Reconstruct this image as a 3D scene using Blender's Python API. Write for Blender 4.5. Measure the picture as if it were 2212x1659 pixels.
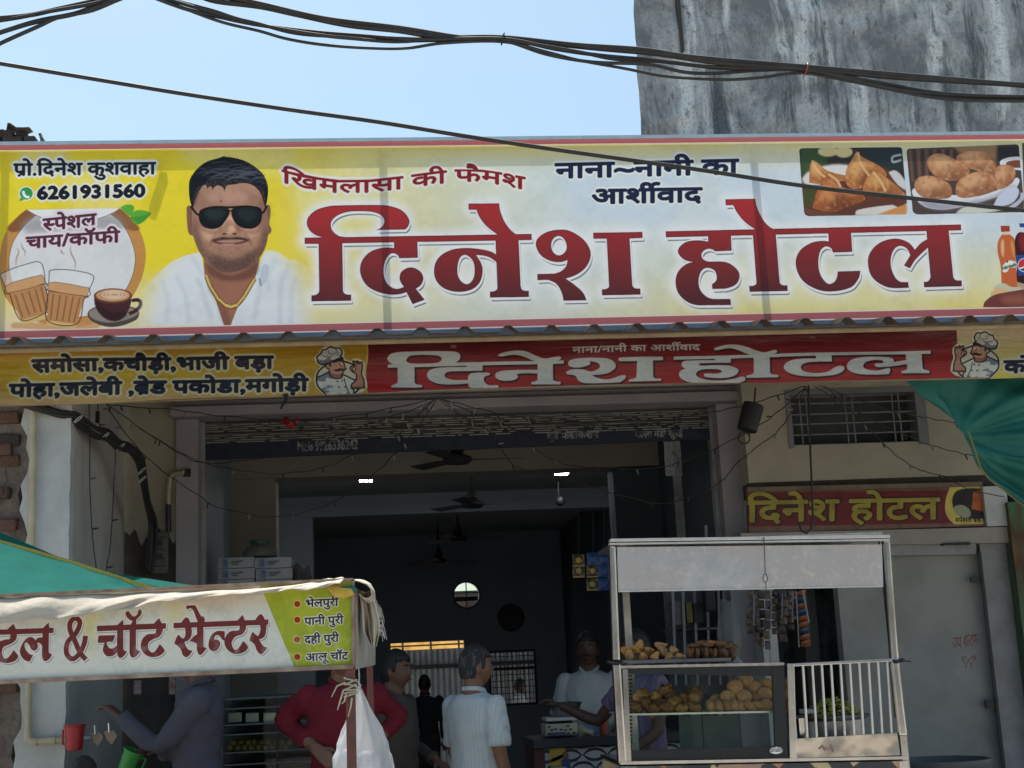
import bpy, bmesh, math, random
import numpy as np
from mathutils import Vector, Matrix
C = bpy.context.scene
for _o in list(bpy.data.objects): bpy.data.objects.remove(_o)
random.seed(7)
#@cam
# ---------------------------------------------------------------- camera
EYE = np.array([0.0, 0.0, 1.55])
_y, _p, _r = map(math.radians, (5.5, 11.8, 2.7))
FWD = np.array([math.sin(_y)*math.cos(_p), math.cos(_y)*math.cos(_p), math.sin(_p)])
_R0 = np.array([math.cos(_y), -math.sin(_y), 0.0]); _U0 = np.cross(_R0, FWD)
RGT = math.cos(_r)*_R0 - math.sin(_r)*_U0
UPV = math.sin(_r)*_R0 + math.cos(_r)*_U0
KF = 2970.0
def P(px, py, Y):
    """where the sight line through a photo point meets the vertical plane y = Y (a surveying helper)"""
    d = FWD + (px-1106)/KF*RGT + (829.5-py)/KF*UPV
    return EYE + d*(Y/d[1])
#@endcam
cam = bpy.data.cameras.new('camera'); camo = bpy.data.objects.new('camera', cam); C.collection.objects.link(camo)
cam.sensor_width = 36; cam.lens = 36*KF/2212; cam.clip_start = 0.05; cam.clip_end = 500
camo.matrix_world = Matrix(((RGT[0], UPV[0], -FWD[0], EYE[0]), (RGT[1], UPV[1], -FWD[1], EYE[1]), (RGT[2], UPV[2], -FWD[2], EYE[2]), (0, 0, 0, 1)))
C.camera = camo
# ---------------------------------------------------------------- sky, sun, exposure
SUN_EL, SUN_AZ = math.radians(70), math.radians(-20)      # azimuth from +Y (behind the shop) towards +X
w = bpy.data.worlds.new('World'); C.world = w; w.use_nodes = True
nt = w.node_tree; bg = nt.nodes['Background']
sky = nt.nodes.new('ShaderNodeTexSky'); sky.sky_type = 'NISHITA'; sky.sun_disc = False
sky.sun_elevation = SUN_EL; sky.sun_rotation = SUN_AZ
sky.air_density = 1.0; sky.dust_density = 2.2; sky.ozone_density = 1.0
tn = nt.nodes.new('ShaderNodeMix'); tn.data_type = 'RGBA'; tn.blend_type = 'MULTIPLY'; tn.inputs[0].default_value = 1; tn.inputs[7].default_value = (.97, 1.07, .97, 1)
nt.links.new(sky.outputs[0], tn.inputs[6]); nt.links.new(tn.outputs[2], bg.inputs[0]); bg.inputs[1].default_value = 0.118
sd = bpy.data.lights.new('sun', 'SUN'); so = bpy.data.objects.new('sun', sd); C.collection.objects.link(so)
sd.energy = 5.0; sd.angle = math.radians(0.55); sd.color = (1.0, 0.95, 0.87)
_sv = Vector((math.sin(SUN_AZ)*math.cos(SUN_EL), math.cos(SUN_AZ)*math.cos(SUN_EL), math.sin(SUN_EL)))
so.rotation_euler = _sv.to_track_quat('Z', 'Y').to_euler(); so.location = (0, 0, 30)
C.view_settings.view_transform = 'Standard'; C.view_settings.look = 'None'
C.view_settings.exposure = 0.68; C.view_settings.gamma = 1.0
try: C.view_settings.use_curve_mapping = False
except Exception: pass
C.render.engine = 'CYCLES'
C.cycles.max_bounces = 10; C.cycles.diffuse_bounces = 6; C.cycles.transparent_max_bounces = 16
C.cycles.use_denoising = True
#@print
# letter outlines in hundredths of an em: code point: (advance, contours of x,y pairs)
GLYPHS = {38:(62,[[50,34,46,28,42,23,33,34,40,40,44,46,45,52,44,57,42,61,39,64,34,66,29,67,23,66,18,64,14,61,12,56,11,51,12,45,15,40,19,35,11,30,5,23,3,15,4,10,6,6,10,2,15,0,20,-1,26,0,34,3,42,9,49,0,62,0,48,16,55,25,59,34],[36,16,31,12,26,9,21,8,17,9,14,12,13,15,14,20,18,24,25,29],[21,52,22,55,24,58,28,59,32,58,35,55,36,52,35,48,33,45,27,41,24,44,22,48]]),
44:(22,[[6,-12,12,-8,16,-3,18,3,17,8,14,11,11,12,7,12,5,10,5,7,5,4,7,2,10,1,10,-3,9,-7,6,-10]]),
46:(22,[[11,11,8,10,6,8,5,5,6,2,8,0,11,-1,14,0,16,2,17,5,16,8,14,10]]),
47:(28,[[1,-1,8,-1,27,69,20,69]]),
48:(50,[[47,34,46,46,43,55,38,63,32,67,25,69,18,67,12,63,7,55,4,46,3,34,4,22,7,13,12,5,18,1,25,-1,32,1,38,5,43,13,46,22],[37,34,37,25,35,18,33,13,29,10,25,8,21,10,17,13,15,18,13,25,13,34,13,43,15,50,17,55,21,59,25,60,29,59,33,55,35,50,37,43]]),
49:(50,[[30,68,20,68,20,0,30,0]]),
50:(50,[[47,9,21,9,33,25,40,37,42,48,41,55,38,61,34,65,28,68,21,69,16,68,10,66,5,63,5,50,10,56,15,59,20,60,26,58,30,53,32,47,31,39,27,32,16,16,3,1,3,0,47,0]]),
51:(50,[[8,57,14,59,20,60,26,59,30,55,32,50,30,44,26,41,18,40,18,31,23,30,27,29,30,26,32,23,33,19,31,14,27,10,22,8,14,10,6,14,6,3,14,0,21,-1,28,0,34,3,38,7,41,13,42,20,41,27,38,32,33,36,38,40,40,45,41,51,40,57,38,62,34,66,28,68,21,69,14,68,8,66]]),
52:(50,[[40,69,36,69,1,27,1,22,30,22,30,0,40,0,40,22,47,22,47,31,40,31],[30,51,30,51,30,31,14,31]]),
53:(50,[[40,68,10,68,10,33,18,34,25,33,30,30,33,26,34,21,32,15,27,10,20,8,12,10,5,13,5,3,13,0,22,-1,29,0,35,3,40,8,43,14,44,21,43,28,40,34,34,39,27,42,19,42,19,59,40,59]]),
54:(50,[[32,69,22,61,14,53,9,43,6,33,4,23,5,15,8,9,13,3,19,0,26,-1,33,0,38,3,43,8,45,13,47,20,46,26,43,31,39,36,34,38,27,39,21,39,17,37,21,46,29,55,38,62],[15,27,20,29,25,30,31,29,35,25,37,20,35,14,32,10,26,8,22,9,18,12,15,15,14,20]]),
55:(50,[[49,68,5,68,5,59,34,59,9,3,18,-1]]),
56:(50,[[47,18,46,25,43,31,37,35,42,39,45,44,46,49,45,56,42,61,38,65,32,68,26,69,19,68,13,65,9,61,6,56,5,50,6,44,9,39,13,35,7,30,4,25,3,19,4,12,7,7,12,3,18,0,25,-1,32,0,38,3,43,7,46,12],[36,50,35,44,31,41,25,39,20,41,16,45,15,50,16,55,20,59,26,60,31,58,35,55],[37,19,36,14,32,10,25,8,19,10,15,14,13,19,15,25,19,29,25,30,31,29,35,25]]),
57:(50,[[19,-1,28,6,35,14,41,24,45,34,46,44,45,52,42,59,37,64,31,68,24,69,17,68,12,65,7,60,5,55,4,49,5,43,7,37,11,33,17,30,23,29,28,30,34,32,30,23,23,14,13,6],[13,49,15,55,19,58,25,60,30,58,34,54,36,48,36,42,30,39,25,38,19,40,15,44]]),
77:(78,[[71,68,62,68,39,40,17,68,7,68,7,0,17,0,17,53,17,53,38,27,40,27,61,53,61,53,61,0,71,0]]),
82:(60,[[8,68,8,0,18,0,18,30,22,30,27,29,32,24,40,14,49,0,60,0,51,14,46,21,41,28,36,32,42,36,46,42,47,49,46,56,43,61,39,65,33,67,25,68],[18,60,24,60,31,59,36,55,37,50,37,46,36,43,33,41,29,39,24,38,18,38]]),
97:(43,[[41,8,38,6,36,6,35,6,35,8,35,31,34,36,32,41,28,44,24,45,18,46,12,45,7,43,4,40,4,30,8,34,13,37,18,37,22,37,25,34,26,30,26,27,18,24,14,23,9,21,6,18,4,15,3,10,4,5,8,1,14,-1,20,0,26,4,27,1,29,0,33,-1,36,0,41,3],[26,9,22,6,18,5,15,6,12,8,12,12,14,16,19,20,26,22]]),
98:(50,[[15,68,6,68,6,3,14,0,23,-1,31,0,38,3,42,8,46,15,47,23,46,31,43,37,39,42,34,45,27,46,21,45,15,42],[15,33,20,37,25,38,32,36,36,30,38,22,36,15,31,9,24,8,15,9]]),
100:(51,[[45,68,36,68,36,44,31,45,27,46,19,45,13,42,9,37,5,31,4,24,5,16,8,9,13,4,19,1,26,0,45,0],[36,8,27,8,22,8,18,10,15,13,14,17,14,22,14,27,16,32,19,35,23,37,28,38,32,37,36,36]]),
101:(48,[[44,13,36,9,28,8,21,9,16,14,13,21,45,21,44,30,41,37,37,42,32,45,25,46,18,45,12,42,8,37,5,31,4,23,5,16,8,9,12,4,18,0,26,-1,33,0,38,1,44,4],[13,27,15,33,19,37,25,38,31,37,34,33,36,27]]),
105:(22,[[15,45,7,45,7,0,15,0],[16,59,16,61,14,63,11,64,8,63,6,61,6,59,6,56,8,54,11,53,14,54,16,56]]),
108:(22,[[15,68,7,68,7,0,15,0]]),
110:(50,[[15,45,6,45,6,0,15,0,15,32,21,37,26,39,31,37,34,34,35,28,35,0,44,0,44,28,43,34,41,39,38,43,33,45,29,46,24,45,19,43,15,39,15,39]]),
111:(55,[[27,46,20,45,13,41,8,37,5,30,4,23,5,15,8,9,13,4,20,0,27,-1,35,0,42,3,47,8,50,15,52,23,50,30,47,37,42,42,35,45],[27,38,32,37,36,35,40,32,42,28,43,23,42,17,40,13,37,10,32,8,27,7,22,8,18,10,15,13,13,18,13,23,13,28,15,32,18,35,22,37]]),
114:(40,[[7,45,7,0,16,0,16,24,17,31,21,35,27,37,31,36,35,33,40,41,34,45,29,46,25,45,20,41,16,35,16,35,16,45]]),
126:(58,[[3,20,7,23,12,26,17,27,23,25,29,23,35,20,41,19,47,20,52,22,56,25,56,34,49,29,42,27,36,28,30,31,24,33,17,35,12,34,7,31,3,28]]),
2306:(0,[[-19,77,-18,79,-17,81,-15,83,-13,83,-11,83,-9,81,-8,79,-8,77,-8,75,-9,73,-11,72,-13,71,-15,72,-17,73,-18,75]]),
2310:(102,[[47,22,46,16,42,11,37,9,31,8,26,9,21,11,16,14,9,23,3,36,10,38,14,29,19,21,25,17,31,15,34,16,37,17,39,19,39,23,39,26,37,29,32,35,26,34,26,41,31,42,35,44,37,46,38,49,37,53,36,55,33,56,30,56,24,55,17,53,15,59,21,62,25,63,30,63,37,62,42,59,45,55,46,50,45,45,43,41,39,38,41,36,49,35,54,35,59,36,59,55,52,55,52,62,104,62,104,55,93,55,93,0,85,0,85,55,68,55,68,0,59,0,59,29,55,28,50,28,46,28,47,25]]),
2312:(49,[[27,22,21,22,16,20,12,23,8,26,6,30,5,35,6,40,9,43,14,46,22,47,31,47,31,55,0,55,0,62,50,62,50,55,40,55,40,39,21,39,17,39,15,38,13,37,13,35,13,32,14,31,17,28,22,29,28,29,34,28,40,26,43,21,45,15,44,10,41,5,36,2,29,0,35,-2,42,-4,38,-11,27,-6,18,0,12,1,8,2,6,4,5,7,5,9,6,10,8,11,10,12,14,11,19,7,22,7,28,7,33,9,36,11,37,15,36,18,34,20,31,22],[29,62,26,69,25,73,24,76,25,82,29,86,34,89,40,90,46,89,50,87,48,81,45,82,41,83,37,82,34,80,33,78,32,75,33,71,34,68,38,62]]),
2325:(76,[[78,55,45,55,45,35,51,39,57,40,63,39,68,36,71,31,72,24,71,19,70,14,68,9,65,4,58,8,60,11,62,15,63,20,64,24,63,28,62,31,59,32,56,33,51,31,45,26,45,0,37,0,37,17,31,14,27,12,23,12,18,12,14,14,10,16,7,19,5,24,5,29,5,34,7,38,10,42,16,45,24,46,30,46,34,45,33,38,29,39,25,39,20,38,16,37,14,33,13,29,13,25,16,21,19,19,23,19,27,19,31,21,37,26,37,55,0,55,0,62,78,62]]),
2326:(82,[[73,55,73,0,65,0,65,5,57,2,49,1,38,2,28,6,18,13,9,24,5,30,4,34,4,36,6,38,7,39,10,39,13,39,15,38,18,35,20,37,21,40,22,46,21,51,20,55,0,55,0,62,83,62,83,55],[53,23,57,24,60,25,65,28,65,55,28,55,29,51,30,46,29,38,26,33,22,29,17,25,24,18,31,12,40,9,49,8,57,9,61,10,65,12,65,20,59,17,52,16,48,17,44,18,40,21,38,24,36,28,36,32,37,38,40,43,46,46,53,47,58,47,62,46,61,39,58,40,54,40,50,40,46,38,44,35,44,32,44,28,46,25,50,24]]),
2327:(56,[[21,55,21,23,20,21,20,19,18,18,16,18,13,18,11,20,8,22,6,25,5,28,4,31,4,33,5,35,7,36,10,36,13,36,13,55,0,55,0,62,58,62,58,55,47,55,47,0,39,0,39,55]]),
2330:(63,[[65,55,55,55,55,0,47,0,47,17,40,13,36,12,32,12,25,13,19,16,15,21,14,28,14,30,15,33,19,37,4,37,4,44,33,44,37,44,39,44,38,37,35,37,30,36,26,35,23,32,22,27,23,24,25,21,28,19,32,19,36,19,40,21,47,26,47,55,0,55,0,62,65,62]]),
2332:(74,[[65,55,65,0,57,0,57,37,44,37,38,37,41,34,44,30,45,26,46,22,45,18,44,14,41,11,38,10,35,8,31,8,26,9,21,11,16,15,12,21,7,29,3,40,10,43,15,31,20,22,23,18,27,16,31,15,34,16,36,17,37,19,38,23,37,27,35,31,31,35,27,38,30,44,57,44,57,55,0,55,0,62,76,62,76,55]]),
2335:(50,[[52,55,37,55,37,35,32,35,24,34,18,32,15,29,13,26,13,22,13,17,15,14,17,11,21,9,24,8,28,7,33,8,38,9,46,12,48,5,39,1,34,0,29,0,22,1,16,3,11,6,8,10,5,16,5,22,5,28,8,33,12,37,17,40,23,41,29,42,29,42,29,55,0,55,0,62,52,62]]),
2337:(58,[[36,22,30,22,25,20,20,23,17,26,15,30,14,35,15,40,17,43,23,46,31,47,40,47,40,55,0,55,0,62,59,62,59,55,48,55,48,39,30,39,25,39,23,38,22,37,22,35,22,32,23,31,26,28,31,29,36,29,43,28,49,26,52,21,53,15,52,9,49,4,42,1,34,0,24,1,16,4,9,9,3,16,9,21,14,15,20,11,27,8,34,7,40,8,44,11,45,15,45,18,43,20,40,22]]),
2342:(52,[[41,-6,37,1,34,7,32,7,29,7,20,8,16,9,12,11,9,14,7,18,5,22,5,27,5,31,6,35,8,38,10,40,14,43,18,44,23,45,29,46,30,46,30,55,0,55,0,62,53,62,53,55,38,55,38,39,33,39,23,38,20,37,17,36,15,34,14,32,13,29,13,26,14,21,17,17,22,15,29,14,30,14,31,14,31,18,31,21,33,23,35,24,37,24,41,23,44,22,46,19,46,16,46,13,45,11,41,9,44,4,48,-2]]),
2344:(56,[[0,62,57,62,57,55,47,55,47,0,39,0,39,30,20,30,20,24,20,22,19,20,17,19,15,19,13,19,10,21,6,26,4,29,4,32,4,34,5,36,7,37,10,37,39,37,39,55,0,55]]),
2346:(57,[[48,55,48,0,40,0,40,19,34,16,30,15,25,15,22,15,18,16,15,17,13,19,11,22,9,26,8,30,8,36,8,55,0,55,0,62,58,62,58,55],[40,55,16,55,16,37,16,30,17,27,19,24,22,22,26,22,30,22,34,24,40,28]]),
2347:(77,[[46,55,46,35,51,39,54,40,58,40,64,39,68,36,71,31,73,24,72,19,71,14,69,9,66,4,59,8,61,11,63,15,64,20,65,24,64,28,62,31,60,32,57,33,52,31,46,26,46,0,38,0,38,19,32,16,29,15,25,15,21,15,18,16,15,18,12,20,10,23,9,26,8,30,8,35,8,55,0,55,0,62,79,62,79,55],[16,55,16,36,17,28,17,26,19,24,21,22,25,22,29,22,32,23,38,28,38,55]]),
2348:(57,[[59,55,48,55,48,0,40,0,40,17,34,13,29,12,24,12,19,12,14,14,10,16,7,20,5,24,5,29,5,34,7,38,11,42,18,45,27,46,30,46,34,46,37,45,36,39,32,39,27,40,23,39,37,22,40,26,40,55,0,55,0,62,59,62],[13,29,14,24,16,21,20,19,24,18,28,19,31,20,17,37,14,34]]),
2349:(70,[[17,63,24,62,27,61,29,59,31,56,32,53,33,49,33,44,33,32,53,32,53,55,40,55,40,62,72,62,72,55,61,55,61,0,53,0,53,25,33,25,33,21,33,18,32,17,30,15,28,15,24,16,20,20,18,24,16,28,17,29,18,31,20,32,22,32,25,32,25,43,25,50,23,54,21,56,17,57,15,56,13,56,12,54,11,52,12,50,14,48,17,47,22,46,21,39,14,40,9,43,6,46,5,52,6,57,8,61,13,63]]),
2350:(60,[[51,55,51,0,43,0,43,25,21,25,21,21,20,18,19,17,18,15,16,15,12,16,8,20,5,24,4,28,4,29,5,31,7,32,10,32,13,32,13,55,0,55,0,62,61,62,61,55],[43,55,21,55,21,32,43,32]]),
2351:(58,[[60,62,60,55,49,55,49,0,41,0,41,18,34,15,30,14,25,13,20,14,15,16,11,19,6,26,4,35,9,37,13,39,15,42,16,46,16,48,15,51,12,55,0,55,0,62],[13,30,15,26,18,23,21,21,26,20,31,21,35,22,38,25,41,27,41,55,21,55,23,50,24,45,23,38,19,33]]),
2352:(41,[[40,4,34,-1,23,9,14,18,8,26,5,31,4,34,4,36,6,38,7,39,10,39,13,39,15,38,18,35,21,37,24,40,25,43,26,47,25,51,24,55,0,55,0,62,42,62,42,55,32,55,33,51,34,46,33,41,31,37,29,33,25,30,17,25,27,15]]),
2354:(68,[[0,55,0,62,69,62,69,55,59,55,59,0,51,0,51,36,49,36,45,34,42,33,40,30,38,26,36,21,28,23,31,31,26,34,21,35,17,35,15,33,13,30,13,27,13,23,15,20,17,16,21,13,31,4,26,-1,15,8,11,13,7,18,5,22,5,28,5,32,7,36,10,39,13,41,17,42,20,43,25,42,28,41,32,39,35,37,40,40,44,42,50,43,51,43,51,55]]),
2357:(56,[[57,55,47,55,47,0,39,0,39,17,32,13,28,12,23,12,18,12,14,14,10,16,7,20,5,24,5,29,5,34,7,38,10,42,17,45,26,46,29,46,33,46,35,45,35,38,31,39,26,39,20,38,16,36,14,33,13,29,13,24,16,21,19,19,24,19,28,19,32,21,39,26,39,55,0,55,0,62,57,62]]),
2358:(68,[[12,19,9,19,6,21,5,23,4,26,4,28,6,30,8,31,10,31,14,31,19,28,24,30,27,34,30,38,31,44,30,49,28,53,24,56,20,57,17,56,15,55,14,54,14,52,15,48,16,47,19,45,22,44,27,44,25,37,17,38,11,42,8,46,7,52,7,56,10,60,14,62,20,63,25,63,29,61,33,58,36,55,38,50,38,44,38,37,35,31,31,26,25,22,34,13,41,4,35,0,26,12,18,19],[59,55,59,0,51,0,51,55,42,55,42,62,70,62,70,55]]),
2360:(68,[[59,55,59,0,51,0,51,27,45,25,38,25,29,26,21,28,17,25,26,15,38,4,33,-1,22,9,13,18,7,26,5,31,4,34,4,36,6,38,7,39,10,39,13,39,15,38,18,35,20,37,21,40,22,46,21,51,20,55,0,55,0,62,69,62,69,55],[37,32,44,33,51,34,51,55,28,55,29,51,30,46,29,39,26,33]]),
2361:(53,[[32,7,35,8,38,10,40,12,40,15,40,18,37,21,34,22,28,23,22,22,17,20,15,17,14,12,15,6,17,3,20,0,30,-9,25,-14,17,-7,11,-1,7,6,6,13,6,17,7,20,9,22,12,25,8,29,7,32,7,35,8,40,11,43,16,46,23,47,36,47,36,55,0,55,0,62,55,62,55,55,44,55,44,39,23,39,19,39,16,38,15,37,15,35,16,31,18,28,23,30,28,30,35,29,40,28,43,25,46,22,48,19,48,15,47,10,45,6,41,2,35,0]]),
2364:(0,[[-34,-13,-33,-11,-32,-9,-30,-8,-28,-8,-26,-8,-24,-9,-23,-11,-23,-13,-23,-16,-24,-18,-26,-19,-28,-19,-30,-19,-32,-18,-33,-16]]),
2366:(26,[[17,55,17,0,9,0,9,55,0,55,0,62,27,62,27,55]]),
2367:(26,[[9,55,0,55,0,62,8,62,6,67,5,72,6,77,8,81,11,85,18,88,27,90,36,89,44,86,52,82,62,73,70,62,62,62,56,69,49,75,43,79,36,82,28,82,22,82,17,79,14,76,13,71,14,66,17,62,27,62,27,55,17,55,17,0,9,0]]),
2368:(26,[[-19,62,-21,68,-22,75,-21,81,-18,85,-13,89,-6,90,-1,89,4,87,8,83,11,78,14,71,16,62,27,62,27,55,17,55,17,0,9,0,9,55,0,55,0,62,9,62,6,71,3,78,-1,81,-6,83,-9,82,-12,80,-13,77,-14,73,-13,67,-11,62]]),
2369:(0,[[-25,-1,-19,1,-14,1,-7,0,-2,-3,1,-7,2,-13,1,-18,-2,-23,-8,-26,-16,-27,-25,-26,-32,-22,-39,-17,-46,-10,-39,-6,-32,-14,-28,-16,-25,-18,-20,-19,-16,-20,-10,-19,-6,-16,-5,-12,-6,-9,-8,-7,-10,-6,-13,-6,-18,-6,-22,-8]]),
2370:(0,[[-6,-25,-12,-26,-17,-27,-24,-26,-29,-23,-32,-18,-33,-13,-32,-7,-29,-3,-23,0,-16,1,-9,0,-3,-2,2,-5,7,-9,15,-19,8,-23,3,-15,-3,-10,-9,-7,-16,-6,-20,-6,-23,-8,-25,-10,-26,-13,-25,-16,-23,-18,-21,-19,-18,-20,-13,-19,-9,-18]]),
2375:(0,[[-17,62,-21,74,-23,78,-26,80,-28,82,-32,82,-35,82,-39,81,-41,88,-37,89,-32,90,-27,89,-22,87,-19,84,-15,78,-12,71,-9,62]]),
2376:(0,[[-18,62,-23,67,-27,70,-32,70,-36,70,-40,68,-43,75,-38,77,-33,77,-28,77,-25,75,-21,73,-19,69,-18,69,-22,77,-24,80,-26,82,-29,82,-32,83,-36,82,-39,81,-41,88,-37,89,-32,90,-27,89,-22,87,-19,84,-15,78,-12,71,-9,62]]),
2377:(26,[[17,55,17,0,9,0,9,55,0,55,0,62,27,62,27,55],[30,86,27,78,22,72,16,69,9,68,2,69,-4,72,-8,78,-12,86,-5,89,-2,83,1,78,5,76,9,75,14,76,18,79,20,83,22,89]]),
2379:(26,[[17,55,17,0,9,0,9,55,0,55,0,62,27,62,27,55],[9,62,5,74,3,78,0,80,-2,82,-6,82,-10,82,-13,81,-15,88,-11,89,-6,90,-1,89,3,87,7,84,11,78,14,71,17,62]]),
2380:(26,[[17,55,17,0,9,0,9,55,0,55,0,62,27,62,27,55],[8,62,3,67,-1,70,-6,70,-10,70,-14,68,-17,75,-12,77,-7,77,-2,77,1,75,5,73,7,69,8,69,4,77,2,80,0,82,-3,82,-6,83,-10,82,-13,81,-15,88,-11,89,-6,90,-1,89,3,87,7,84,11,78,14,71,17,62]]),
2405:(60,[[41,62,50,62,50,0,41,0],[19,62,28,62,28,0,19,0]]),
32:(26,[]),
57345:(51,[[51,0,51,0,51,27,45,25,38,25,29,26,21,28,17,25,26,15,38,4,33,-1,22,9,13,18,7,26,5,31,4,34,4,36,6,38,7,39,10,39,13,39,15,38,18,35,20,37,21,40,22,46,21,51,20,55,0,55,0,62,51,62],[37,32,44,33,51,34,51,55,28,55,29,51,30,46,29,39,26,33]]),
57346:(39,[[0,62,39,62,39,0,39,0,39,30,20,30,20,24,20,22,19,20,17,19,15,19,13,19,10,21,6,26,4,29,4,32,4,34,5,36,7,37,10,37,39,37,39,55,0,55]]),
57347:(51,[[0,55,0,62,51,62,51,0,51,0,51,36,49,36,45,34,42,33,40,30,38,26,36,21,28,23,31,31,26,34,21,35,17,35,15,33,13,30,13,27,13,23,15,20,17,16,21,13,31,4,26,-1,15,8,11,13,7,18,5,22,5,28,5,32,7,36,10,39,13,41,17,42,20,43,25,42,28,41,32,39,35,37,40,40,44,42,50,43,51,43,51,55]]),
57348:(57,[[48,55,48,0,40,0,40,19,34,16,30,15,25,15,22,15,18,16,15,17,13,19,11,22,9,26,8,30,8,36,8,55,0,55,0,62,58,62,58,55],[40,55,16,55,16,37,16,30,17,27,19,24,22,22,26,22,30,22,34,24,40,28],[43,11,23,-5,19,0,43,20]]),
57349:(57,[[59,55,48,55,48,0,40,0,40,17,34,13,29,12,24,12,19,12,14,14,10,16,7,20,5,24,5,29,5,34,7,38,11,42,18,45,27,46,30,46,34,46,37,45,36,39,32,39,27,40,23,39,37,22,40,26,40,55,0,55,0,62,59,62],[13,29,14,24,16,21,20,19,24,18,28,19,31,20,17,37,14,34],[43,11,23,-5,19,0,43,20]]),
57350:(0,[[-24,62,-21,71,-18,78,-14,84,-11,87,-6,89,-1,90,4,89,8,88,6,81,2,82,-1,82,-5,82,-7,80,-10,78,-12,74,-16,62]]),
57351:(66,[[12,19,9,19,6,21,5,23,4,26,4,28,6,30,8,31,10,31,14,31,19,28,24,30,27,34,30,38,31,44,30,49,28,53,24,56,20,57,17,56,15,55,14,54,14,52,15,48,16,47,19,45,22,44,27,44,25,37,17,38,11,42,8,46,7,52,7,56,10,60,14,62,20,63,25,63,29,61,33,58,36,55,38,50,38,44,38,37,35,31,31,26,25,22,34,13,41,4,35,0,26,12,18,19],[59,55,59,0,51,0,51,55,42,55,42,62,70,62,70,55],[50,11,31,-5,28,0,50,20]])}
FONT = {chr(k): (a/100.0, [[(c[i]/100.0, c[i+1]/100.0) for i in range(0, len(c), 2)] for c in cs]) for k, (a, cs) in GLYPHS.items()}
def layout(s, italic=0.0):
    x, out = 0.0, []
    for ch in s:
        adv, cs = FONT[ch]
        for c in cs: out.append(np.array([(x+a+italic*b, b) for a, b in c]))
        x += adv
    return out, x
def text(s, x0, y0, x1, y1, h, arch=None):
    """contours of a line of text whose baseline runs (x0,y0)-(x1,y1), headline h px above it"""
    cs, adv = layout(s); out = []
    dx, dy = (x1-x0)/adv, (y1-y0)/adv
    for c in cs:
        X = x0 + c[:, 0]*dx; Y = y0 + c[:, 0]*dy - c[:, 1]*h/0.62
        if arch: Y = Y + arch(c[:, 0]/adv)
        out.append(np.stack([X, Y], 1))
    return out
def spl(s, x0=0, y0=0, k=1.0, n=5):
    """outline 'x,y x,y* ...': * marks a corner, the rest is smoothed"""
    pts = []; cor = []
    for t in s.split():
        c = t.endswith('*'); t = t.rstrip('*'); a, b = t.split(','); pts.append((float(a)/k+x0, float(b)/k+y0)); cor.append(c)
    N = len(pts); p = np.array(pts); out = []
    for i in range(N):
        j = (i+1) % N; out.append(p[i])
        if cor[i] and cor[j]: continue
        a, b = p[i], p[j]
        ta = np.zeros(2) if cor[i] else (b-p[i-1])
        tb = np.zeros(2) if cor[j] else (p[(j+1) % N]-a)
        L = np.hypot(*(b-a))
        for t_ in (ta, tb):
            q = np.hypot(*t_)
            if q > 0: t_ *= L/q
        if cor[i]: ta = (b-a)*1.5 - tb*0.5
        if cor[j]: tb = (b-a)*1.5 - ta*0.5
        for m in range(1, n):
            t = m/n
            out.append((2*t**3-3*t*t+1)*a + (t**3-2*t*t+t)*ta + (-2*t**3+3*t*t)*b + (t**3-t*t)*tb)
    return np.array(out)
def ell(cx, cy, rx, ry, rot=0, n=28):
    t = np.linspace(0, 2*np.pi, n, endpoint=False); c, s = math.cos(rot), math.sin(rot)
    x, y = rx*np.cos(t), ry*np.sin(t)
    return np.stack([cx+x*c-y*s, cy+x*s+y*c], 1)
def lin(c):
    c = np.asarray(c, float)/255.0
    return np.where(c <= 0.04045, c/12.92, ((c+0.055)/1.055)**2.4)
def cover(cs, H, W, ss=3, nz=False):
    m = np.zeros((H, W), np.float32)
    if not cs: return m
    A = []
    for c in cs:
        d = np.roll(c, -1, 0); A.append(np.concatenate([c, d], 1))
    A = np.concatenate(A); A = A[A[:, 1] != A[:, 3]]
    if len(A) == 0: return m
    lo = np.minimum(A[:, 1], A[:, 3]); hi = np.maximum(A[:, 1], A[:, 3]); sl = (A[:, 2]-A[:, 0])/(A[:, 3]-A[:, 1]); sg = np.sign(A[:, 3]-A[:, 1])
    y0 = max(0, int(lo.min())); y1 = min(H-1, int(hi.max()))
    for y in range(y0, y1+1):
        row = m[y]
        for k in range(ss):
            yy = y+(k+.5)/ss; s = (lo <= yy) & (hi > yy)
            if not s.any(): continue
            xs = A[s, 0] + (yy-A[s, 1])*sl[s]; od = np.argsort(xs); xs = xs[od]
            if nz:
                wn = np.cumsum(sg[s][od]); keep = []; prev = 0
                for q, wv in enumerate(wn):
                    if (prev == 0) != (wv == 0): keep.append(xs[q])
                    prev = wv
                xs = keep
            for i in range(0, len(xs)-1, 2):
                a, b = max(0.0, xs[i]), min(float(W), xs[i+1])
                if b <= a: continue
                ia, ib = int(a), min(int(b), W-1)
                if ia == ib: row[ia] += (b-a)/ss
                else:
                    row[ia] += (ia+1-a)/ss; row[ib] += (b-ib)/ss
                    if ib > ia+1: row[ia+1:ib] += 1.0/ss
    return np.clip(m, 0, 1)
def _box(a, r, ax):
    if r < 1: return a
    a = np.moveaxis(a, ax, 0); n = a.shape[0]
    c = np.concatenate([np.repeat(a[:1], r+1, 0), a, np.repeat(a[-1:], r, 0)]).cumsum(0)
    o = (c[2*r+1:]-c[:-2*r-1])/(2*r+1)
    return np.moveaxis(o, 0, ax)
def _bb(m, pad=0):
    r = np.flatnonzero(m.any(1))
    if len(r) == 0: return None
    y0, y1 = max(0, r[0]-pad), min(m.shape[0], r[-1]+1+pad)
    c = np.flatnonzero(m[y0:y1].any(0))
    return slice(y0, y1), slice(max(0, c[0]-pad), min(m.shape[1], c[-1]+1+pad))
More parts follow.
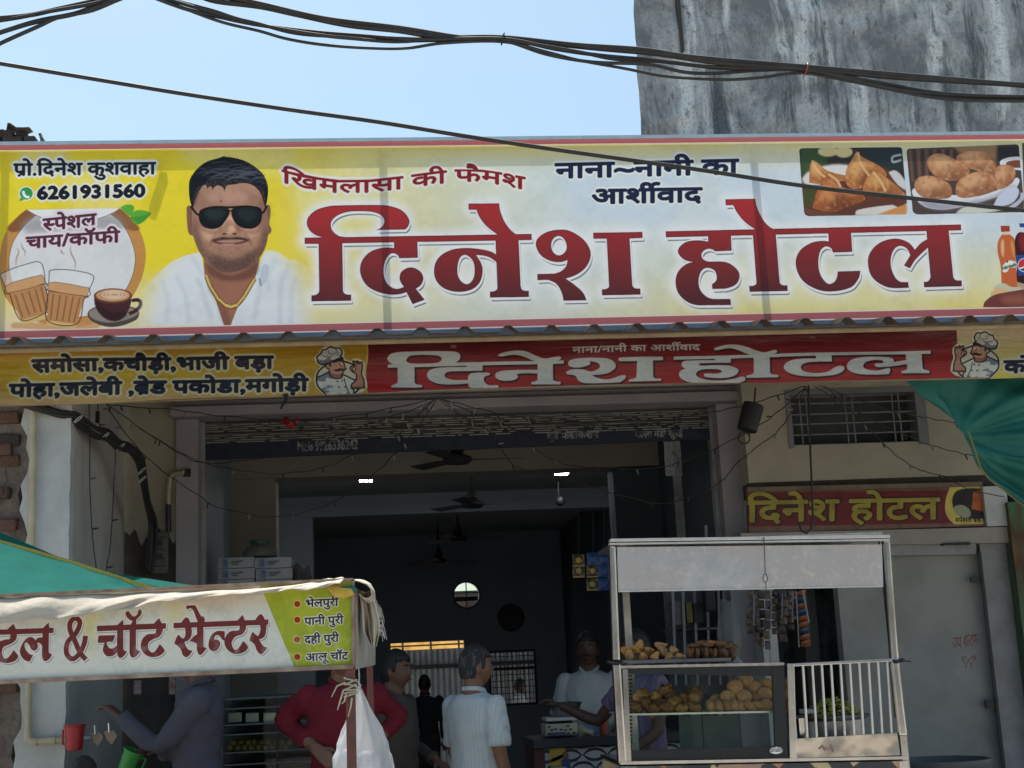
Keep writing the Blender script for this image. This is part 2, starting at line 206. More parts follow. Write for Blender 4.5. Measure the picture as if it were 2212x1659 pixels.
def blur(a, r):
    r = int(round(r)); bb = _bb(a, 2*r+3)
    if bb is None: return a
    o = np.zeros_like(a); q = a[bb]; h = max(1, r//2)
    for _ in range(3 if r > 2 else 1): q = _box(_box(q, h, 0), h, 1)
    o[bb] = q
    return o
def grow(m, r):
    bb = _bb(m, int(r)+3)
    if bb is None: return m
    src = m[bb]; res = src.copy(); left = float(r)
    while left > 1e-6:                       # repeated small octagonal growth
        s_ = min(2.0, left); left -= s_; q = res; out = q.copy()
        def mx(dy, dx):
            a_ = q[max(0, dy):q.shape[0]+min(0, dy), max(0, dx):q.shape[1]+min(0, dx)]
            np.maximum(out[max(0, -dy):q.shape[0]+min(0, -dy), max(0, -dx):q.shape[1]+min(0, -dx)], a_, out[max(0, -dy):q.shape[0]+min(0, -dy), max(0, -dx):q.shape[1]+min(0, -dx)])
        k_ = int(round(s_))
        for dy in range(-k_, k_+1):
            for dx in range(-k_, k_+1):
                if (dx or dy) and dx*dx+dy*dy <= s_*s_+.6: mx(dy, dx)
        res = out
    o = m.copy(); o[bb] = res
    return o
def noise2(H, W, cell, seed):
    rg = np.random.RandomState(seed); gh, gw = int(H/cell)+3, int(W/cell)+3
    g = rg.rand(gh, gw); y = np.arange(H)/cell; x = np.arange(W)/cell
    yi, xi = y.astype(int), x.astype(int); fy = (y-yi)[:, None]; fx = (x-xi)[None]
    fy = fy*fy*(3-2*fy); fx = fx*fx*(3-2*fx)
    a = g[yi][:, xi]; b = g[yi][:, xi+1]; c = g[yi+1][:, xi]; d = g[yi+1][:, xi+1]
    return (a*(1-fx)+b*fx)*(1-fy) + (c*(1-fx)+d*fx)*fy
class Print:
    """a flat printed sheet standing in the plane y = Y, X0..X1 by Z0..Z1; drawn in linear colour"""
    def __init__(s, X0, X1, Z0, Z1, Y, W, base=(255, 255, 255)):
        s.X0, s.X1, s.Z0, s.Z1, s.Y = X0, X1, Z0, Z1, Y
        s.W = W; s.H = int(round(W*(Z1-Z0)/(X1-X0))); s.a = np.empty((s.H, s.W, 3), np.float32); s.a[:] = lin(base)
    def M(s, c):
        c = np.asarray(c, float)
        d = FWD[None] + ((c[:, 0]/1.85172-1106)/KF)[:, None]*RGT + ((829.5-c[:, 1]/1.85172)/KF)[:, None]*UPV
        w_ = EYE + d*(s.Y/d[:, 1])[:, None]
        return np.stack([(w_[:, 0]-s.X0)/(s.X1-s.X0)*s.W, (s.Z1-w_[:, 2])/(s.Z1-s.Z0)*s.H], 1)
    def mask(s, cs, raw=False, nz=False):
        return cover([c if raw else s.M(c) for c in cs], s.H, s.W, 3, nz)
    def union(s, groups, raw=False):
        m = np.zeros((s.H, s.W), np.float32)
        for g in groups: np.maximum(m, s.mask(g if isinstance(g, list) else [g], raw), m)
        return m
    def put(s, m, col, al=1.0):
        col = np.asarray(col, float)
        col = lin(col)
        bb = _bb(m)
        if bb is None: return
        m = (m[bb]*al)[..., None]; v = s.a[bb]; v *= 1-m; v += m*col.astype(np.float32)
    def fill(s, c, col, al=1.0, soft=0, raw=False):
        m = s.mask(c if isinstance(c, list) else [c], raw)
        if soft: m = blur(m, soft)
        s.put(m, col, al); return m
    def line(s, pts, wd, col, al=1.0, soft=0, raw=False, taper=False):
        p = np.asarray(pts, float); p = p if raw else s.M(p); q = []
        for i in range(len(p)-1):
            for t in np.linspace(0, 1, 7)[:-1]:
                if 0 < i < len(p)-2 or len(p) > 2:
                    a = p[max(i-1, 0)]; b = p[i]; c = p[i+1]; d = p[min(i+2, len(p)-1)]
                    q.append(0.5*((2*b)+(c-a)*t+(2*a-5*b+4*c-d)*t*t+(3*b-a-3*c+d)*t**3))
                else: q.append(p[i]*(1-t)+p[i+1]*t)
        q.append(p[-1]); q = np.array(q); t = np.gradient(q, axis=0); n = np.stack([-t[:, 1], t[:, 0]], 1)
        n /= np.maximum(1e-6, np.hypot(n[:, 0], n[:, 1]))[:, None]
        hw = np.full(len(q), wd/2.0)
        if taper: hw = hw*np.sin(np.linspace(0.1, np.pi-0.1, len(q)))
        m = cover([np.concatenate([q+n*hw[:, None], (q-n*hw[:, None])[::-1]])], s.H, s.W, 3, True)
        if soft: m = blur(m, soft)
        s.put(m, col, al)
    def image(s, name):
        im = bpy.data.images.new(name, s.W, s.H); x = np.clip(s.a, 0, 1)
        x = np.where(x <= 0.0031308, x*12.92, 1.055*np.power(np.maximum(x, 1e-9), 1/2.4)-0.055)
        b = np.ones((s.H, s.W, 4), np.float32); b[..., :3] = x[::-1]
        im.pixels.foreach_set(b.ravel()); im.update(); im.pack()
        return im
#@art
def strip(o, k, x0, y0): return lambda s, n=5: spl(s, x0, y0, k, n)
# ------------------------------------------------ art of the large roof banner
def big_title():
    a = lambda s: spl(s, 1200, 780, 3.607); b = lambda s: spl(s, 1700, 780, 3.607); c = lambda s: spl(s, 2100, 780, 3.607)
    d = lambda s: spl(s, 2650, 780, 3.607); e = lambda s: spl(s, 3120, 780, 2.836)
    hl = lambda p, q: np.array([p[0], q[0], q[1], p[1]])
    A, B_, D, E_ = a('68,618* 68,705*'), b('1537,562* 1540,650*'), d('45,525* 50,610*'), e('2052,335* 2055,400*')
    return [
     [a('68,618* 322,610* 220,575 140,510 100,420 120,320 230,220 400,165 520,152 1150,145 1300,160 1480,230 1575,360 1560,450 1515,497* 1095,505* 1170,470 1215,400 1205,330 1130,270 1000,238 730,238 560,285 460,370 445,450 480,530 560,590 640,605* 640,690* 610,697* 620,1380* 640,1420 690,1437* 738,1437* 738,1525* 165,1535* 165,1447* 220,1443 265,1415 278,1380* 268,705* 68,705*')],
     [hl(A, B_)],
     [a('1357,600* 1690,600* 1700,905* 1430,912* 1415,875 1350,840 1290,860 1230,950 1205,1080 1225,1220 1290,1310 1390,1355 1500,1325* 1455,1260 1437,1190 1470,1100 1600,1045 1730,1100 1778,1190 1750,1290 1670,1350* 1798,1512* 1625,1575* 1535,1400* 1440,1430 1300,1437 1100,1390 950,1290 870,1120 890,960 1000,830 1150,770 1270,757 1357,767*')],
     [b('627,125* 1070,120* 1085,230 1150,390 1230,500 1310,565* 1340,655* 1350,655* 1380,1320* 1400,1365 1440,1383* 1497,1383* 1500,1470* 938,1480* 937,1393* 1000,1388 1035,1365 1045,1340* 1018,658* 1045,570* 900,460 800,340 742,212* 628,212*')],
     [b('1028,860* 930,810 700,770 520,768 360,800 200,900 132,1060 160,1230 280,1350 480,1398 680,1360 790,1260 830,1120 815,1000 735,865* 850,875 950,910 1032,972* 1100,972* 1100,860*'), b('590,865 510,900 468,1050 490,1200 600,1288 690,1220 717,1090 690,950')],
     [c('520,500 650,520 830,630 930,770 945,900 880,1040 760,1140 585,1207* 700,1285 830,1400 888,1518* 555,1525* 530,1410 460,1290 350,1230 290,1225* 180,1230* 178,1142* 420,1135* 520,1100 590,1030 613,938* 500,968 350,945 220,860 157,720 190,620 330,530'), c('485,590 410,630 377,720 410,830 495,872 580,820 603,735 560,630')],
     [c('983,545* 1693,533* 1697,620* 1508,627* 1548,1300* 1570,1335 1610,1350* 1662,1350* 1667,1437* 1112,1447* 1108,1362* 1160,1358 1205,1335 1213,1305* 1180,630* 987,632*')],
     [hl(D, E_)],
     [d('655,560* 985,560* 998,803* 755,812* 730,790 670,775 600,800 562,860 590,930 670,962* 830,960* 960,985 1080,1080 1112,1180 1060,1290 900,1352* 720,1357* 713,1287* 770,1240 783,1180 750,1090 640,1050 560,1100 520,1230 545,1370 640,1470 740,1502* 980,1500* 988,1587* 520,1592* 370,1550 230,1420 188,1250 230,1100 340,1000 445,967* 320,935 228,840 240,760 340,680 500,655 660,673*')],
     [d('908,62* 1340,55* 1360,170 1440,340 1520,440 1600,492* 1635,578* 1690,1260* 1710,1290 1750,1303* 1802,1303* 1807,1385* 1257,1397* 1252,1312* 1310,1310 1350,1285 1355,1255* 1305,585* 1330,490* 1190,390 1080,260 1022,147* 912,147*')],
     [e('547,420* 805,420* 820,645* 600,652* 580,605 520,583 460,630 435,750 450,880 500,970 560,1010 630,970 655,868* 910,860* 890,950 800,1050 560,1095 380,1055 240,950 178,780 220,640 340,550 460,522 553,527*')],
     [e('1667,505* 1600,545 1530,622* 1450,535 1300,495 1120,550 1010,680 1005,830 1060,950 1200,1040 1340,1057* 1460,1052* 1453,988* 1370,988* 1310,940 1260,820 1262,690 1310,600 1370,577 1440,610 1478,685* 1407,800* 1475,832* 1540,730 1675,600* 1760,600* 1760,505*')],
     [e('1660,400* 1913,400* 1965,930* 1985,960 2010,970* 2060,970* 2063,1035* 1635,1047* 1632,985* 1680,978 1708,930*')]]
def shift(g, dx, dy): return [[c+np.array([dx, dy]) for c in q] for q in g]
BAN = (-2.085, 4.05, 3.398, 4.492, 7.30)
def draw_banner():
    p = Print(BAN[0], BAN[1], BAN[2], BAN[3], BAN[4], 3072, (214, 228, 240))
    H, W = p.H, p.W
    yy, xx = np.mgrid[0:H, 0:W].astype(np.float32); u = xx/W; v = yy/H
    cl = lambda t: np.clip(t, 0, 1)
    yel = cl(1.45-np.abs(u-.12)/.27)*cl(1.75-v*1.15)                      # golden left third
    yel = np.maximum(yel, cl(.85-v*4.2)*cl(1.2-u*.5)); yel = np.maximum(yel, cl((v-.62)*1.5)*.62*cl(1.0-np.abs(u-.33)*1.6))
    yel = np.maximum(yel, cl((v-.50)*2.0)*.80*cl((u-.42)*4)); yel = blur(yel, 26)
    p.put(yel, (244, 222, 52)); p.put(blur(cl(1.0-v*6)*cl(.85-u*.5), 10), (222, 176, 40), .45)
    p.put(blur(cl((v-.72)*4)*cl(1.15-u*5.2), 24), (244, 222, 190), .95)
    p.put(blur(((noise2(H, W, 150, 3)-.5) > .1).astype(np.float32), 30), (236, 240, 214), .25)
    # framed pinkish border
    bd = p.mask([np.array([(-60, 590), (4300, 528), (4300, 570), (4300, 1245), (-60, 1345)])])
    # ---- writing
    def label(cs, col, edge, w1, sh=None, nz=True, b=0):
        m = p.mask(cs, nz=nz)
        if b: m = grow(m, b)
        p.put(blur(grow(m, w1), 2), edge); p.put(m, col); return m
    label(text('<x'.replace('<x', '\ue004') + 'ो.िदनेश कुशवाहा', 55, 702, 622, 696, 46), (30, 34, 48), (236, 238, 232), 7, b=2)
    label(text('6261931560', 148, 796, 580, 786, 44), (24, 28, 38), (236, 236, 225), 6, b=3)
    p.fill(ell(105, 774, 31, 29), (240, 245, 240)); p.fill([ell(105, 774, 26, 25), ], (52, 160, 88)); p.fill(spl('82,790* 76,806* 96,798*'), (52, 160, 88))
    p.line([(93, 764), (96, 778), (106, 788), (118, 788)], 7, (245, 250, 245))
    # tea roundel
    k = lambda s, n=5: spl(s, 0, 820, 3.319, n)
    ring = k('350,60* 200,190 60,400 0,640 -10,900 60,1200 300,1460 700,1600 1150,1600 1600,1400 1850,1050 1935,700 1900,450 1780,220 1590,40*')
    p.fill(ring, (206, 148, 82)); p.fill(k('350,60* 200,190 100,330 300,330 470,140*'), (120, 72, 48), .8, 3); p.fill(k('1590,40* 1780,220 1850,330 1650,300 1470,120*'), (120, 72, 48), .7, 3)
    disc = k('470,140* 300,300 170,500 115,740 150,1000 300,1300 600,1470 1000,1500 1400,1400 1690,1100 1800,760 1750,480 1620,250 1470,120*')
    p.fill(disc, (70, 45, 34), .7, 2); m = p.fill([disc*.99+np.array([2.8, 10])], (228, 229, 233))
    p.fill(k('470,140* 300,330 620,360 1000,330 1400,330 1650,300 1470,120*'), (150, 148, 152), .75, 14)
    p.fill(k('352,62* 1590,42* 1420,140 1180,210 950,235 720,215 500,145*'), (238, 240, 242)); p.line(k('352,62* 500,145 720,215 950,235 1180,210 1420,140 1590,42*')[:-3], 2.5, (90, 80, 78), .6)
    for q in ('1650,0* 1770,10 1770,90 1730,150* 1640,80 1600,30*', '1730,160* 1790,80 1900,70 2010,105* 1930,200 1830,260 1760,220*'): p.fill(k(q), (96, 178, 62)); 
    p.fill(k('1730,160* 1850,150 2010,105* 1930,200 1830,250*'), (60, 140, 50), .6, 2)
    M_ = (92, 44, 62)
    label(text('\ue001पेशल', 172, 924, 384, 902, 47), M_, (236, 224, 236), 7, b=2)
    label(text('चाय/कॉफी', 104, 994, 478, 968, 44), M_, (236, 224, 236), 7, b=2)
    for q in ('215,570 250,620 215,720 215,815', '275,490 300,570 335,620 325,680', '940,530 940,630 1000,760 985,860', '805,590 820,630 855,655'):
        p.line(np.array([[float(t) for t in z.split(',')] for z in q.split()])/3.319+[0, 820], 4, (176, 140, 118), .9, 1, taper=True)
    def tumbler(rim, body, tea, base, dark):
        p.fill(k(rim.replace(' ','* ').replace('**','*')), (236, 238, 240), .45); L = k(rim.replace(' ','* ').replace('**','*')); p.line(list(L)+[L[0]], 2.5, (70, 66, 64), .9)
        p.fill(k(base), (226, 190, 130)); p.fill(k(body), (196, 142, 92)); L = k(body); p.line(list(L)+[L[0]], 3, (86, 52, 34), .9)
        p.fill(k(tea), (214, 164, 116)); L = k(tea); p.line(list(L)+[L[0]], 2, (110, 70, 44), .8)
        for q in dark: p.line(np.array(q)/3.319+[0, 820], 4, (122, 78, 48), .75, 1)
    p.fill(k('140,1600 300,1560 700,1570 1100,1570 1350,1600 1000,1650 300,1640'), (214, 158, 104), .8, 3)
    tumbler('0,930 60,890 300,800 540,765 600,1020* 590,1055* 100,1180* 70,1090*', '100,1170* 590,1050* 640,1280 610,1430* 280,1530* 130,1190*', '80,1080 300,990 560,930* 595,1030* 450,1090 100,1170*', '280,1530* 620,1430* 615,1510* 310,1590*', [[(200, 1190), (300, 1490)], [(290, 1170), (390, 1460)], [(380, 1145), (470, 1430)], [(470, 1120), (550, 1420)], [(545, 1090), (615, 1390)]])
    tumbler('655,870 800,855 1050,880 1240,945 1190,1110* 1150,1210* 645,1135* 650,1000', '650,1140* 1150,1215* 1110,1260* 1020,1580* 625,1530*', '660,1035 850,1040 1180,1105* 1150,1210* 900,1180 640,1130*', '625,1530* 1020,1580* 1000,1640* 620,1600*', [[(710, 1180), (670, 1520)], [(800, 1195), (750, 1530)], [(885, 1210), (830, 1540)], [(970, 1220), (910, 1550)], [(1060, 1230), (980, 1560)]])
    p.fill(k('1160,1450 1250,1360 1500,1330 1780,1360 1850,1430 1800,1530 1500,1620 1250,1560'), (84, 74, 72)); p.fill(k('1180,1440 1270,1370 1500,1345 1760,1370 1830,1430 1740,1500 1500,1560 1280,1530'), (150, 138, 132), 1, 2)
    p.fill(k('1250,1200* 1260,1320 1330,1450 1450,1530 1580,1530 1690,1430 1750,1250*'), (74, 40, 44)); p.fill(k('1260,1290 1330,1440 1450,1530 1580,1530 1680,1440 1500,1420 1350,1350'), (44, 24, 28), .7, 5)
    p.line(k('1750,1270* 1850,1270 1860,1340 1790,1410 1690,1450*')[:-1], 10, (70, 38, 42))
    p.fill(ell(1500/3.319, 820+1205/3.319, 255/3.319, 100/3.319), (120, 66, 46)); p.fill(ell(1500/3.319, 820+1200/3.319, 225/3.319, 80/3.319), (206, 158, 118))
    for r in (.85, .6, .35): p.line(ell(1520/3.319, 820+1190/3.319, 190*r/3.319, 62*r/3.319), 2.5, (240, 222, 200), .8, 1)
    # ---- printed portrait of a man
    f = lambda s, n=5: spl(s, 560, 600, 2.304, n); fa = lambda *q: np.array(q)/2.304+[560, 600]
    sh = p.mask([f('-20,1620* 10,1330 180,1120 330,1010 480,955 560,945* 600,1180* 700,1400* 775,1616* 835,1616* 900,1450* 1060,1180* 1110,1020* 1160,925* 1260,935 1380,1005 1480,1020 1570,1150 1620,1400 1640,1616*')])
    fade = np.clip((p.mask([f('60,1700* 130,1200* 300,900* 1250,850* 1480,1150* 1560,1700*')]))*1.0, 0, 1); fade = blur(fade, 44)
    p.put(sh*fade, (230, 236, 243)); 
    for q, al in (('200,1200 260,1400 230,1600', .5), ('330,1150 420,1350 450,1600', .55), ('520,1180 590,1330 650,1560', .6), ('480,980 540,1080 580,1150', .5), ('1130,1150 1090,1350 1050,1560', .6), ('1380,1050 1300,1250 1290,1600', .6), ('1250,1000 1190,1150 1180,1300', .45), ('1440,1180 1400,1300 1390,1600', .45)):
        p.line([fa(*[float(t) for t in z.split(',')]) for z in q.split()], 13, (178, 192, 210), al*.55, 7)
    p.fill(f('1105,1160* 1165,1050 1180,1180 1130,1250*'), (196, 206, 218), .9, 2); p.line([fa(1100, 1180), fa(1115, 1255)], 6, (130, 138, 150), .8, 2)
    p.fill(f('585,1000* 595,1170* 700,1390* 775,1616* 835,1616* 900,1450* 1060,1190* 1105,1000* 830,1000*'), (166, 112, 92)); p.fill(f('600,1020* 720,1110 830,1150 960,1110 1090,1010* 1070,1150 830,1210 640,1150'), (100, 62, 54), .75, 8)
    p.fill(f('620,1240 700,1390 775,1610 835,1610 780,1440 700,1330'), (122, 80, 68), .6, 7)
    for q in ('430,530* 455,512 495,570* 492,790* 455,775 437,700', '1150,515* 1190,508 1203,575 1192,680 1212,740 1185,780*'): p.fill(f(q), (150, 104, 88)); p.fill(f(q), (104, 66, 56), .35, 6)
    face = f('500,420 480,600 488,780 520,880 560,960 620,1040 720,1110 830,1132 950,1100 1060,1040 1130,950 1172,840 1185,700 1160,500 1130,360 1000,290 840,280 650,290 540,350')
    fm = p.fill(face, (186, 140, 116))
    def tone(q, col, al, s): p.put(blur(p.mask([f(q)]), s)*fm, col, al)
    tone('500,420 1160,420 1150,530 820,500 500,560', (150, 108, 94), .55, 14); tone('600,420 900,380 1000,440 800,480', (198, 152, 132), .55, 12)
    tone('560,700 700,720 700,790 600,820', (220, 170, 140), .7, 12); tone('950,720 1110,690 1090,780 980,800', (214, 164, 136), .6, 12)
    tone('800,600 850,600 880,740 830,770 770,740', (234, 188, 156), .8, 7); tone('640,400 940,390 1000,470 700,490', (206, 160, 138), .5, 14); tone('560,720 660,740 690,800 600,830', (228, 180, 150), .55, 9); tone('970,740 1090,710 1080,790 990,810', (222, 174, 146), .5, 9)
    tone('490,640 560,760 600,900 700,980 830,1010 960,980 1080,880 1180,700 1170,980 830,1160 540,990', (92, 66, 62), .62, 15)
    tone('690,960 830,1010 980,960 1080,930 1000,1100 830,1140 660,1070', (74, 54, 54), .62, 13); tone('700,890 830,900 960,890 900,960 760,960', (178, 130, 112), .55, 8)
    tone('1100,480 1190,480 1180,900 1090,1000 1130,800', (112, 76, 66), .5, 13); tone('480,560 540,640 540,800 580,940 500,860', (118, 82, 70), .4, 10)
    tone('740,790* 800,800 920,795 900,815 760,815', (110, 66, 58), .6, 4)
    tone('560,640 600,720 700,745 800,690 830,640 880,700 980,740 1080,720 1115,640 1100,760 980,770 830,700 700,775 570,740', (140, 92, 78), .5, 5)
    for q in ((778, 774), (872, 772)): p.put(blur(p.mask([ell(*fa(*q), 10, 4.5)]), 2), (62, 34, 32), .9)
    p.fill(f('682,850* 770,866 880,864 985,842* 930,882 830,897 740,886'), (196, 130, 120)); p.line([fa(676, 845), fa(770, 864), fa(885, 862), fa(990, 838)], 5, (70, 34, 36), .9, 1); p.fill(f('740,868 880,866 850,876 780,878'), (222, 178, 170), .7, 2)
    p.fill(f('652,838* 695,815 780,802 832,812 880,802 960,808 1014,828* 995,838 930,829 836,826 770,830 690,843'), (40, 30, 32), .9, 1.5)
    hair = f('452,300* 470,250 530,170 620,105 720,75 775,55* 790,62 830,66 960,98 1080,170 1150,250 1180,350 1170,480 1150,530* 1138,480 1105,390 1040,325 960,305 860,318 800,330 780,385* 758,340 700,330 668,378* 652,335 622,362* 598,322 555,365 522,430 500,490 494,545* 466,490 452,400')
    hm = p.fill(hair, (26, 28, 36)); tone('500,400 550,380 520,480 500,530', (60, 52, 54), .6, 6)
    rg = np.random.RandomState(4)
    for i in range(60):                                   # loose ends along the crown
        t = rg.rand(); x = 480+670*t; y = 75+290*abs(t-.5)**1.7*2.0; p.line([fa(x, y+30), fa(x+rg.uniform(-6, 14), y+8), fa(x+rg.uniform(-18, 26), y-rg.uniform(0, 14))], 3, (24, 26, 32), .9, 0, taper=True)
    for i in range(150):
        x = 470+rg.rand()*660; y = 90+rg.rand()*260; k_ = rg.uniform(.5, 1.2); m0 = p.a.copy() if 0 else None
        bb_ = (slice(0, 300), slice(400, 860)); q0 = p.a[bb_].copy()
        p.line(np.array([fa(x, y+26*k_), fa(x+30*k_, y+6), fa(x+80*k_, y), fa(x+120*k_, y+18*k_)]), rg.uniform(1.5, 3.5), ((70, 74, 86), (8, 9, 12), (48, 50, 60))[i % 3], .6, 0, taper=True)
        hk_ = hm[bb_][..., None]; p.a[bb_] = q0*(1-hk_)+p.a[bb_]*hk_
    for i in range(26):
        x = 560+rg.rand()*480; y = 130+rg.rand()*130
        q = np.array([fa(x, y+40), fa(x+60, y+5), fa(x+140, y), fa(x+220, y+25)]); m0 = p.a.copy(); p.line(q, 3.5, (92, 96, 108), .55, 1, taper=True); p.a = m0*(1-hm[..., None])+p.a*hm[..., None]
    st_ = np.clip((noise2(H, W, 2.2, 41)-.45)*3, 0, 1)*blur(p.mask([f('500,700 560,840 640,930 700,880 830,915 960,880 1030,930 1110,830 1180,700 1160,980 830,1150 540,980')]), 9)*fm; p.put(st_, (40, 30, 32), .32)
    p.put((noise2(H, W, 2.5, 42) > .6)*fm, (210, 168, 146), .10); p.put((noise2(H, W, 12, 43) > .6)*fm, (120, 78, 66), .10)
    tone('700,760 680,830 640,880 670,800', (96, 60, 54), .45, 5); tone('960,760 990,830 1030,880 1000,800', (96, 60, 54), .45, 5); tone('800,640 815,720 790,770 770,740', (130, 84, 70), .4, 5); tone('870,640 880,720 910,765 930,740', (130, 84, 70), .4, 5)
    for q in ('548,605 560,560 640,530 760,528 812,548 815,592 780,650 735,702 660,722 590,702 556,655', '850,590 856,548 930,526 1040,522 1108,545 1118,600 1105,665 1055,712 980,718 912,694 870,645'):
        p.put(blur(p.mask([f(q)]), 4), (60, 40, 36), .35); p.fill(f(q), (20, 24, 28)); L = f(q); p.line(list(L)+[L[0]], 4, (36, 20, 20))
    p.fill(f('600,560 700,545 780,560 740,640 640,640'), (52, 66, 66), .55, 8); p.fill(f('900,560 1040,545 1080,600 980,660'), (44, 58, 60), .55, 8)
    p.line([fa(560, 560), fa(680, 526), fa(830, 528), fa(1000, 520), fa(1112, 548)], 6, (34, 20, 22)); p.line([fa(812, 566), fa(832, 560), fa(852, 566)], 4, (40, 24, 24))
    p.line([fa(465, 515), fa(520, 585), fa(552, 600)], 6, (30, 22, 24)); p.line([fa(1170, 515), fa(1140, 570), fa(1115, 585)], 6, (30, 22, 24))
    p.fill(ell(*fa(745, 473), 3, 5), (150, 44, 40))
    ch = np.array([fa(*q) for q in ((612, 1165), (650, 1260), (720, 1370), (790, 1432), (840, 1445), (895, 1428), (960, 1350), (1015, 1255), (1058, 1185))])
    p.line(ch, 12, (120, 84, 34)); 
    for i in range(len(ch)-1):
        for t in np.linspace(0, 1, 6)[:-1]:
            c = ch[i]*(1-t)+ch[i+1]*t; p.fill(ell(c[0], c[1], 7, 4.5, .8 if i < 4 else -.8), (236, 206, 120)); p.fill(ell(c[0], c[1], 2.5, 1.5), (150, 106, 40))
    # ---- curved slogan and blessing
    arch = lambda t: np.interp(t, [0, .08, .22, .36, .5, .62, .75, .86, 1], [-24, -2, 20, 20, 6, -10, -22, -14, 14])
    label(text('िखमलासा की फैमश', 1128, 752, 2098, 744, 48, arch), (142, 30, 42), (240, 238, 228), 8, b=2.5)
    label(text('नाना~नानी का', 2222, 712, 2952, 694, 56), (30, 38, 68), (236, 240, 238), 6, b=3.2)
    label(text('आशी\ue006वाद', 2366, 814, 2806, 806, 54), (30, 38, 68), (236, 240, 238), 6, b=3.2)
    # ---- name in tall red letters
    g = big_title(); m = p.union(g); m2 = p.union(shift(g, 7, 15))
    p.put(blur(grow(m, 16), 22), (244, 247, 250), .95); p.put(blur(m2, 2), (84, 92, 98), .95); m3 = p.union(shift(g, 3, 8)); p.put(grow(m3, 2), (238, 240, 246)); p.put(grow(m, 4), (242, 238, 242))
    red = np.zeros((H, W, 3), np.float32); t = np.clip((yy/H-.30)/.55, 0, 1)[..., None]; c0, c1 = lin((186, 52, 56)), lin((92, 44, 48))
    red[:] = c0*(1-t)+c1*t; mm = m[..., None]; p.put(m, (60, 22, 28)); e = np.clip(m - (grow(m, 2.4)-m), 0, 1); inn = 1-grow(1-m, 2); inn = inn[..., None]; p.a *= 1-inn; p.a += inn*red
    # ---- printed food photographs
    F = lambda s, n=5: spl(s, 3170, 560, 2.389, n); FA = lambda *q: np.array(q)/2.389+[3170, 560]
    def frame_photo(q, bg): return p.fill(F(q), bg)
    fr1 = '66,130 70,90 110,78* 1000,68* 1040,76 1050,110* 1098,640* 1090,705 1050,712* 160,728* 120,710 108,660*'
    fr2 = '1092,130 1100,90 1140,82* 2110,42* 2155,50 2165,90* 2212,600* 2212,680* 2160,690* 1200,712* 1155,690 1145,640*'
    def clipped(fr, fn):
        keep = p.a.copy(); fm_ = p.mask([F(fr)]); fn(); p.a = keep*(1-fm_[..., None])+p.a*fm_[..., None]
    def food(q, col, hi, dk):
        m_ = p.fill(F(q), col); c = F(q).mean(0); L = F(q)
        p.put(blur(p.mask([(L-c)*.6+c+np.array([-14, -16])]), 14)*m_, hi, .8); p.put(blur(p.mask([(L-c)*.7+c+np.array([30, 34])]), 20)*m_, dk, .6)
        nz_ = noise2(H, W, 9, int(abs(c[0])) % 97); p.put(np.clip((nz_-.62)*4, 0, 1)*m_, hi, .45); p.put(np.clip((.35-nz_)*4, 0, 1)*m_, dk, .35)
    def f1():
        p.fill(F('40,40* 1120,40* 1120,740* 40,740*'), (56, 52, 54)); p.fill(F('80,80* 320,90 300,260 200,330 80,330*'), (64, 92, 54), .9, 8); p.fill(F('700,60* 1060,60* 1060,300* 760,220'), (44, 56, 60), 1, 8)
        for q in ((340, 110, 40, 20), (490, 115, 35, 22)): p.fill(ell(*FA(q[0], q[1]), q[2], q[3]), (222, 204, 150), 1, 3)
        p.line([FA(1040, 140), FA(960, 160), FA(960, 210), FA(1040, 190)], 6, (200, 205, 210), .8, 2)
        p.fill(F('90,380 300,250 540,230 900,280 1080,400 1090,740 80,740'), (104, 62, 50), 1, 6); p.fill(F('100,400 200,280 520,240 560,330 300,420'), (226, 224, 224), 1, 4); p.fill(F('920,310* 990,295 1080,400* 1080,480* 1000,420'), (220, 218, 220), 1, 3)
        o, h, d = (190, 122, 72), (232, 176, 112), (122, 66, 42)
        food('190,188* 230,210 330,290 520,340* 520,400* 420,380* 300,360* 300,410 160,410* 165,260', o, h, d); food('615,105* 650,150 900,320 740,340* 710,440 540,450 510,300 560,200', o, h, d)
        food('760,300* 830,310 1000,440 1090,530* 900,520 670,480* 700,380', o, h, d); food('330,318* 400,330 480,450 670,520* 690,570 560,630 520,640 380,690 190,650* 220,520', (170, 98, 58), (222, 150, 96), (96, 50, 36))
        for q in (((190, 195), (230, 280), (310, 355)), ((625, 115), (650, 220), (735, 345)), ((770, 305), (840, 390), (890, 495)), ((340, 325), (420, 380), (460, 450))): p.line([FA(*z) for z in q], 7, (238, 190, 138), .9, 2)
        p.fill(F('600,715* 620,670 960,620* 1020,650* 1098,600* 1098,720*'), (226, 220, 214), 1, 2); p.fill(F('800,715* 1090,610* 1090,715*'), (216, 150, 92), 1, 2)
        p.fill(F('110,470* 200,470 215,560 160,640 110,590*'), (72, 84, 46), .9, 5)
        for i in range(9): p.line([FA(110, 640+i*8), FA(300, 690+i*6), FA(520, 715+i*3)], 3, (150, 102, 76) if i % 2 else (70, 40, 34), .8)
    def f2():
        p.fill(F('1080,20* 2230,20* 2230,740* 1080,740*'), (84, 70, 66)); p.fill(F('1500,40* 1960,40* 1950,190* 1650,160*'), (158, 124, 90), 1, 6)
        for i in range(12): p.line([FA(1120+i*40, 90), FA(1150+i*34, 400)], 7, (66, 46, 42) if i % 2 else (124, 92, 78), .8, 2)
        p.fill(F('1960,60* 2200,50* 2200,240* 1990,240'), (50, 48, 52), 1, 8); p.fill(F('1980,220 2050,170 2190,160* 2190,290* 2060,270'), (230, 230, 234)); p.fill(F('2040,225 2110,195 2190,195* 2190,265* 2090,260'), (130, 74, 56))
